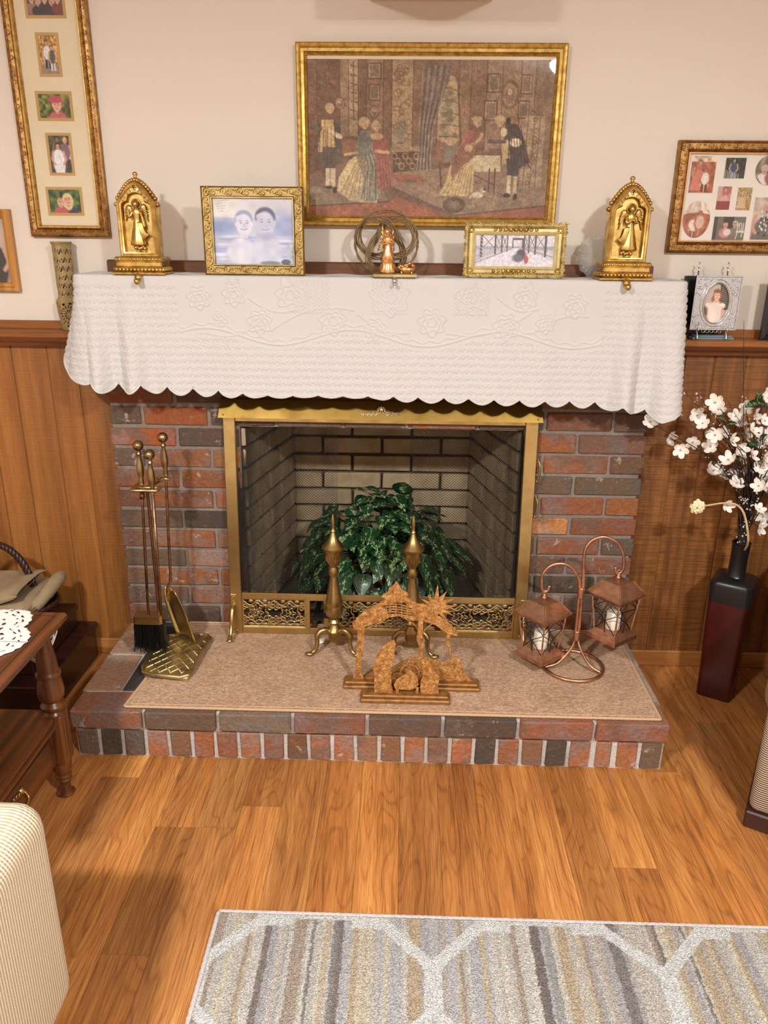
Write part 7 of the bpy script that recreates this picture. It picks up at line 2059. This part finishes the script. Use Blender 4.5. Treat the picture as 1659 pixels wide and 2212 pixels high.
b = MB(); b.box(-0.826, -0.804, -1.165, -0.722, 0.108, 0.222, 0.004); b.box(-0.806, -0.799, -1.15, -0.735, 0.128, 0.203, 0.003); dr = b.build('drawer', MAT_TABLE, et)
b = MB()
for dy in (-0.036, 0.036): b.lathe([(0.012, -0.002), (0.010, 0.003), (0.004, 0.010)], 0, 0, 0, 10, M=Matrix.Translation((-0.799, -0.935 + dy, 0.178)) @ Matrix.Rotation(PI / 2, 4, 'Y'))
b.tube(bez([(-0.792, -0.971, 0.178), (-0.782, -0.968, 0.160), (-0.780, -0.935, 0.152), (-0.782, -0.902, 0.160), (-0.792, -0.899, 0.178)], 5), 0.0042, 7)
for k in range(5): b.ball((-0.797, -0.960 + 0.0125 * k, 0.176 + 0.006 * math.sin(k * PI / 4)), 0.007, 7, 5, sx=0.4)
b.build('pull', MAT_BRASS_DARK, dr, smooth=True, recalc=False)

# crocheted doily on the table, one point hanging over the back edge
MAT_LACE = plain('crochet_cotton', (240, 234, 224), 0.9, noise=0.06, scale=500, bump=0.4)
dl = thing('crochet_doily', 'white crocheted doily on the walnut end table', 'doily', (-1.02, -0.86, TZ))


def doily(cx, cy, R, n=150, m=46):
    A = np.linspace(0, 2 * PI, n + 1); T_ = np.linspace(0, 1, m + 1)
    AA, TT = np.meshgrid(A, T_)
    edge = R * (0.86 + 0.14 * np.abs(np.cos(4 * AA)) ** 0.7) * (1 + 0.014 * np.cos(56 * AA))
    X = cx + edge * TT * np.cos(AA); Y = cy + edge * TT * np.sin(AA)
    cA = (AA[:-1, :-1] + AA[1:, 1:]) / 2; cT = (TT[:-1, :-1] + TT[1:, 1:]) / 2
    lobe = (cA / (2 * PI) * 8 + 0.5) % 1 - 0.5
    ringi = np.floor(cT * 15); rf = cT * 15 - ringi
    sp = (cA * (10 + 2.6 * ringi) / (2 * PI) + 0.5 * (ringi % 2)) % 1
    hole = (rf > 0.25) & (rf < 0.82) & (sp > 0.28) & (sp < 0.80) & (ringi % 4 != 3) & (cT > 0.10) & (cT < 0.94)
    hole &= ~((np.abs(lobe) < 0.16) & (cT > 0.5) & (cT < 0.70))
    return X, Y, ~hole


X, Y, mk = doily(-0.992, -0.805, 0.212)
X = np.minimum(X, -0.766 + 0 * X)
# points past the back edge fold down behind it
over = np.clip(Y - (TY1 + 0.001), 0, None)
Yf = np.where(over > 0, TY1 + 0.0035 + 0.06 * over, Y); Zf = np.where(over > 0, TZ + 0.0015 - over * 2.2, TZ + 0.0018)
o = grid_mesh(np.stack([X, Yf, Zf], -1), 'lace', MAT_LACE, dl, mask=mk); md = o.modifiers.new('thick', 'SOLIDIFY'); md.thickness = 0.0016
# hanging point
u_, w_ = np.meshgrid(np.linspace(0, 1, 40), np.linspace(0, 1, 40))
HX = -0.905 + 0.115 * u_; wid = 1 - np.abs(2 * u_ - 1) ** 1.6
HZ_ = TZ - 0.012 - w_ * (0.05 + 0.095 * wid); HY = TY1 + 0.006 + 0.004 * np.sin(u_ * 14) * w_
cu, cw = (u_[:-1, :-1] + u_[1:, 1:]) / 2, (w_[:-1, :-1] + w_[1:, 1:]) / 2
mk = ~(((cu * 9) % 1 > 0.35) & ((cw * 8 + np.floor(cu * 9) * 0.5) % 1 > 0.45) & (cw < 0.9))
o = grid_mesh(np.stack([HX, HY, HZ_], -1), 'hanging_point', MAT_LACE, dl, mask=mk); md = o.modifiers.new('thick', 'SOLIDIFY'); md.thickness = 0.0016

# ------------------------------------------------------------------ dark boxes, basket and cloth behind the table
MAT_BOX = wood('dark_mahogany', (26, 10, 9), (40, 15, 13), (54, 22, 18), 'x', 1.0, 0.3, coat=0.3)
bx = thing('storage_box', 'low dark mahogany lidded box standing on the floor by the wall', 'box', (-1.32, -0.17, 0))
b = MB(); b.box(-1.66, -0.992, -0.385, 0.036, 0.0, 0.108, 0.002); b.build('body', MAT_BOX, bx)
b = MB(); b.box(-1.67, -0.984, -0.393, 0.042, 0.106, 0.132, 0.003); b.build('lid', MAT_BOX, bx)
bx = thing('storage_box', 'smaller dark mahogany lidded box stacked on the low box', 'box', (-1.32, -0.13, 0.132))
b = MB(); b.box(-1.60, -1.042, -0.320, 0.012, 0.132, 0.192, 0.002); b.build('body', MAT_BOX, bx)
b = MB(); b.box(-1.61, -1.034, -0.328, 0.018, 0.190, 0.212, 0.003); b.build('lid', MAT_BOX, bx)
bs = thing('wicker_basket', 'dark wicker basket with twisted hoop handle on top of the boxes', 'basket', (-1.215, -0.14, 0.212))
MAT_DWICK = plain('dark_wicker', (52, 26, 18), 0.4, noise=0.4, scale=150)
b = MB(); bcx, bcy = -1.205, -0.14
for k in range(9):
    q = 0.006 + k * 0.0085
    b.tube([(bcx + (0.135 + 0.035 * k / 8 + 0.0022 * (-1) ** (i + k)) * math.cos(2 * PI * i / 44), bcy + (0.100 + 0.02 * k / 8 + 0.0022 * (-1) ** (i + k)) * math.sin(2 * PI * i / 44), 0.212 + q) for i in range(44)], 0.0046, 6, closed=True)
for s_ in (-1, 1): b.tube([(bcx + 0.173 * math.cos(a_), bcy + 0.123 * math.sin(a_), 0.292 + 0.004 * math.sin(a_ * 22 + s_ * 1.5)) for a_ in np.linspace(0, 2 * PI, 90)[:-1]], 0.007, 6, closed=True)
b.lathe([(0.12, 0.002), (0.13, 0.006), (0.155, 0.06), (0.02, 0.06)], bcx, bcy, 0.212, 26, sy=0.72); b.build('bowl', MAT_DWICK, bs, smooth=True, recalc=False)
b = MB(); Ph = [(bcx - 0.012 + 0.112 * math.cos(a_), bcy + 0.02, 0.300 + 0.185 * math.sin(a_)) for a_ in np.linspace(0, PI, 60)]
for k in range(4):
    b.tube([(x + 0.0065 * math.cos(i * 0.8 + k * PI / 2) * 0.9, y + 0.0065 * math.sin(i * 0.8 + k * PI / 2), z + 0.0065 * math.cos(i * 0.8 + k * PI / 2) * 0.5) for i, (x, y, z) in enumerate(Ph)], 0.0062, 6)
b.build('handle', MAT_DWICK, bs, smooth=True, recalc=False)
MAT_TAUPE = plain('taupe_cotton', (150, 128, 98), 0.85, noise=0.08, scale=30, bump=0.25, bd=0.004)
fc = thing('folded_cloth', 'folded taupe cloth lying across the dark wicker basket', 'cloth', (-1.2, -0.15, 0.296))
for nm, xa, xb, y0_, y1_, z0_, z1_, k in (('fold', -1.42, -1.062, -0.262, -0.03, 0.300, 0.340, 0), ('fold', -1.40, -1.092, -0.268, -0.06, 0.338, 0.372, 1)):
    n1, n2 = 60, 34
    P = np.zeros((n2, n1, 3))
    for i in range(n2):
        a_ = 2 * PI * i / (n2 - 1)
        ca_, sa_ = math.copysign(abs(math.cos(a_)) ** 0.45, math.cos(a_)), math.copysign(abs(math.sin(a_)) ** 0.45, math.sin(a_))
        for j in range(n1):
            f = j / (n1 - 1)
            end = 1 - 0.9 * max(0, (f - 0.93) / 0.07) ** 2
            P[i, j] = (xa + (xb - xa) * f + 0.006 * math.sin(a_ * 2 + k), (y0_ + y1_) / 2 + (y1_ - y0_) / 2 * ca_ + 0.003 * math.sin(f * 19 + k), (z0_ + z1_) / 2 + ((z1_ - z0_) / 2 * sa_ * end + 0.003 * math.sin(f * 9 + a_ * 3 + k) + (0.016 * max(0, f - 0.8) / 0.2 if k else 0)))
    grid_mesh(P, nm, MAT_TAUPE, fc)
b = MB(); b.tube(bez([(-1.085, -0.23, 0.302), (-1.060, -0.20, 0.318), (-1.046, -0.15, 0.338), (-1.040, -0.09, 0.352), (-1.044, -0.06, 0.350)], 8), [0.014] * 6 + [0.020] * 8 + [0.022] * 12 + [0.020] * 6 + [0.012], 14); b.build('rolled_end', MAT_TAUPE, fc, smooth=True)


# ------------------------------------------------------------------ upholstery
def ribbed(name, a, b_, scale, axis, bump=0.6, rough=0.95, thread=0.0):
    g = G(name)
    v = g.coords()
    w = g.n('TexWave', props={'wave_type': 'BANDS', 'bands_direction': axis, 'wave_profile': 'SIN'}, Vector=v, Scale=scale, Distortion=0.25, Detail=1.0, Detail_Scale=2.0)
    if thread:
        w2 = g.n('TexWave', props={'wave_type': 'BANDS', 'bands_direction': 'Z', 'wave_profile': 'SIN'}, Vector=v, Scale=thread, Distortion=0.2)
        w = g.math('ADD', g.math('MULTIPLY', w, 0.7), g.math('MULTIPLY', w2, 0.3))
    nz = g.noise(v, 300, 2)
    col = g.ramp(g.math('ADD', g.math('MULTIPLY', w, 0.85), g.math('MULTIPLY', nz, 0.15)), [(0.25, lin(*a)), (0.7, lin(*b_))])
    return g.bsdf(col, rough, 0.0, g.bump(w, bump, 0.004))


MAT_CREAM = ribbed('cream_ribbed_fabric', (196, 170, 136), (238, 220, 192), 46.0, 'Y', 0.5, thread=60.0)


def soft_box(x0, x1, y0, y1, z0, z1, r, seg=5, bulge=0.0):
    bm = bmesh.new(); bmesh.ops.create_cube(bm, size=1)
    for v_ in bm.verts: v_.co = ((x0 + x1) / 2 + v_.co.x * (x1 - x0), (y0 + y1) / 2 + v_.co.y * (y1 - y0), (z0 + z1) / 2 + v_.co.z * (z1 - z0))
    bmesh.ops.bevel(bm, geom=list(bm.edges), offset=r, segments=seg, profile=0.5, affect='EDGES')
    if bulge:
        bmesh.ops.subdivide_edges(bm, edges=[e_ for e_ in bm.edges if e_.calc_length() > 0.1], cuts=6, use_grid_fill=True)
        for v_ in bm.verts:
            fx_ = 1 - abs(2 * (v_.co.x - x0) / (x1 - x0) - 1); fy_ = 1 - abs(2 * (v_.co.y - y0) / (y1 - y0) - 1); fz_ = 1 - abs(2 * (v_.co.z - z0) / (z1 - z0) - 1)
            v_.co.z += bulge * min(1, fx_ * 3) * min(1, fy_ * 3) * (1 if v_.co.z > (z0 + z1) / 2 else 0)
    mb = MB(); bm.verts.index_update(); mb.v = [tuple(v_.co) for v_ in bm.verts]; mb.f = [[v_.index for v_ in f_.verts] for f_ in bm.faces]
    bm.free()
    return mb


ot = thing('ottoman', 'cream ribbed upholstered ottoman with rounded edges beside the end table', 'ottoman', (-0.95, -1.68, 0))
soft_box(-1.34, -0.512, -2.06, -1.292, 0.06, 0.510, 0.050, 6).build('cushion', MAT_CREAM, ot, angle=60)
for x in (-1.29, -0.62):
    for y in (-1.99, -1.38):
        b = MB(); b.lathe([(0.018, 0), (0.026, 0.062)], x, y, 0, 14); b.build('leg', MAT_TABLE_V, ot)

MAT_STRIPE = ribbed('striped_corduroy', (86, 64, 48), (206, 184, 156), 52.0, 'Z', 0.6)
MAT_TAUPE_RIB = ribbed('taupe_corduroy', (118, 98, 72), (156, 134, 102), 52.0, 'Z', 0.5)
MAT_SOFA_BASE = plain('dark_brown_vinyl', (58, 30, 24), 0.45, noise=0.1)
ar = thing('armchair', 'brown and cream striped armchair with dark base trim beside the floor vase', 'armchair', (0.974, -0.746, 0))
ox, oy = 0.974, -0.746
b = MB(); b.box(ox, ox + 0.80, oy, oy + 0.78, 0.0, 0.050, 0.004); b.build('base_trim', MAT_SOFA_BASE, ar)
soft_box(ox + 0.004, ox + 0.796, oy + 0.004, oy + 0.776, 0.048, 0.335, 0.022, 4).build('body', MAT_STRIPE, ar, angle=60)
soft_box(ox - 0.010, ox + 0.150, oy - 0.012, oy + 0.786, 0.318, 0.56, 0.055, 5).build('arm', MAT_TAUPE_RIB, ar, angle=60)
soft_box(ox + 0.650, ox + 0.806, oy - 0.012, oy + 0.786, 0.318, 0.56, 0.055, 5).build('arm', MAT_TAUPE_RIB, ar, angle=60)
soft_box(ox + 0.150, ox + 0.650, oy - 0.015, oy + 0.60, 0.325, 0.46, 0.05, 5).build('seat_cushion', MAT_TAUPE_RIB, ar, angle=60)
soft_box(ox + 0.150, ox + 0.650, oy + 0.56, oy + 0.78, 0.325, 0.86, 0.06, 5).build('backrest', MAT_TAUPE_RIB, ar, angle=60)
ar.rotation_euler.z = -math.radians(29.5)

# ------------------------------------------------------------------ area rug
rgx0, rgx1, rgy0, rgy1 = -0.302, 1.45, -2.75, -1.066
nx, ny = 620, 520
c = Canvas(0, 1, 0, 1, nx, ny, (196, 184, 170))
X, Y = np.meshgrid(np.linspace(rgx0, rgx1, nx), np.linspace(rgy1, rgy0, ny))
pal = [(222, 212, 202), (208, 198, 188), (226, 210, 180), (196, 178, 162), (212, 198, 182), (200, 170, 132), (180, 172, 172), (230, 220, 204), (124, 108, 102), (176, 152, 132), (214, 188, 152), (196, 190, 194)]
wts = [4, 4, 4, 4, 4, 3, 3, 3, 1.8, 3, 3, 3]
edge_n = 0.0009 * np.sin(Y * 90 + X * 40) + 0.0016 * (rng.random(X.shape) - 0.5) * 2
xs_ = rgx0 - 0.02
rr_ = random.Random(21)
while xs_ < rgx1 + 0.02:
    w_ = rr_.choice([0.005, 0.007, 0.009, 0.012, 0.016, 0.022])
    col = rr_.choices(pal, wts)[0]
    if col[0] < 130: w_ = min(w_, 0.014)
    m_ = ((X + edge_n >= xs_) & (X + edge_n < xs_ + w_)).astype(float)
    # stripes fade in and out along their length
    c.put(m_, col, 0.92)
    xs_ += w_
for xd, w_, col in ((0.375, 0.020, (104, 92, 88)), (0.40, 0.018, (156, 150, 146)), (0.545, 0.018, (116, 106, 104)), (0.64, 0.008, (110, 102, 102)), (-0.09, 0.007, (120, 114, 112)), (-0.045, 0.012, (136, 128, 124)), (0.70, 0.006, (110, 104, 104)), (0.80, 0.010, (190, 160, 116))):
    c.put(((X + edge_n > xd) & (X + edge_n < xd + w_)).astype(float), col, 0.85)
# cream lattice
per = 0.472
px = (X - 0.165 + per / 2) % per - per / 2
V1 = (rgy1 - Y)        # distance from the far edge
PV = 0.50
d = V1 % PV


def band(a_, b_, t_): return np.clip((t_ - a_) / (b_ - a_), 0, 1)


ap = np.abs(px)
tgt = np.where(d < 0.128, (0.128 - d) * 0.98 + 0.0, np.where(d < 0.225, 0.0, np.where(d < 0.35, (d - 0.225) * 1.2, np.where(d < 0.44, 0.15 + 0 * d, np.maximum(0, 0.15 - 0 * d)))))
line = np.abs(ap - tgt) < 0.0185
step = (d < 0.028) & (np.abs(ap - 0.125) < 0.03) | ((np.abs(d - 0.022) < 0.014) & (ap > 0.10) & (ap < 0.17)) | ((d < 0.018) & (ap > 0.15))
c.put((line | step).astype(float), (250, 244, 238), 0.95)
c.c = 255 * (c.c / 255) ** 0.72 * (1 + 0.16 * (rng.random((ny, nx, 1)) - 0.5))
g = G('rug_pile')
at = g.n('Attribute', 0, props={'attribute_name': 'Col'})
v = g.coords(); nz = g.noise(v, 330, 2, 0.7)
MAT_RUG = g.bsdf(g.mix(1.0, at, g.ramp(nz, [(0.32, 0.42), (0.66, 1.0)]), 'MULTIPLY'), 0.95, 0.0, g.bump(nz, 1.0, 0.008), Specular_IOR_Level=0.1)
rg = thing('area_rug', 'striped grey and beige area rug with cream lattice pattern', 'rug', ((rgx0 + rgx1) / 2, (rgy0 + rgy1) / 2, 0))
Zr = 0.0125 + 0.0012 * rng.random((ny, nx))
ed = np.minimum(np.minimum(X - rgx0, rgx1 - X), np.minimum(rgy1 - Y, Y - rgy0))
Zr = np.where(ed < 0.004, 0.004, Zr)
grid_mesh(np.stack([X, Y, Zr], -1)[::-1], 'pile', MAT_RUG, rg, c.lin()[::-1])
b = MB(); MAT_RUGEDGE = plain('rug_binding', (186, 174, 168), 0.9, noise=0.2, scale=200, bump=0.6)
for (xa, ya, xb, yb2) in ((rgx0, rgy1, rgx1, rgy1), (rgx0, rgy0, rgx0, rgy1), (rgx1, rgy0, rgx1, rgy1), (rgx0, rgy0, rgx1, rgy0)):
    n = int(math.hypot(xb - xa, yb2 - ya) / 0.008)
    b.tube([(xa + (xb - xa) * i / n, ya + (yb2 - ya) * i / n, 0.0068) for i in range(n + 1)], [0.0056 + 0.0009 * (i % 2) for i in range(n + 1)], 7)
b.build('binding', MAT_RUGEDGE, rg, smooth=True, recalc=False)
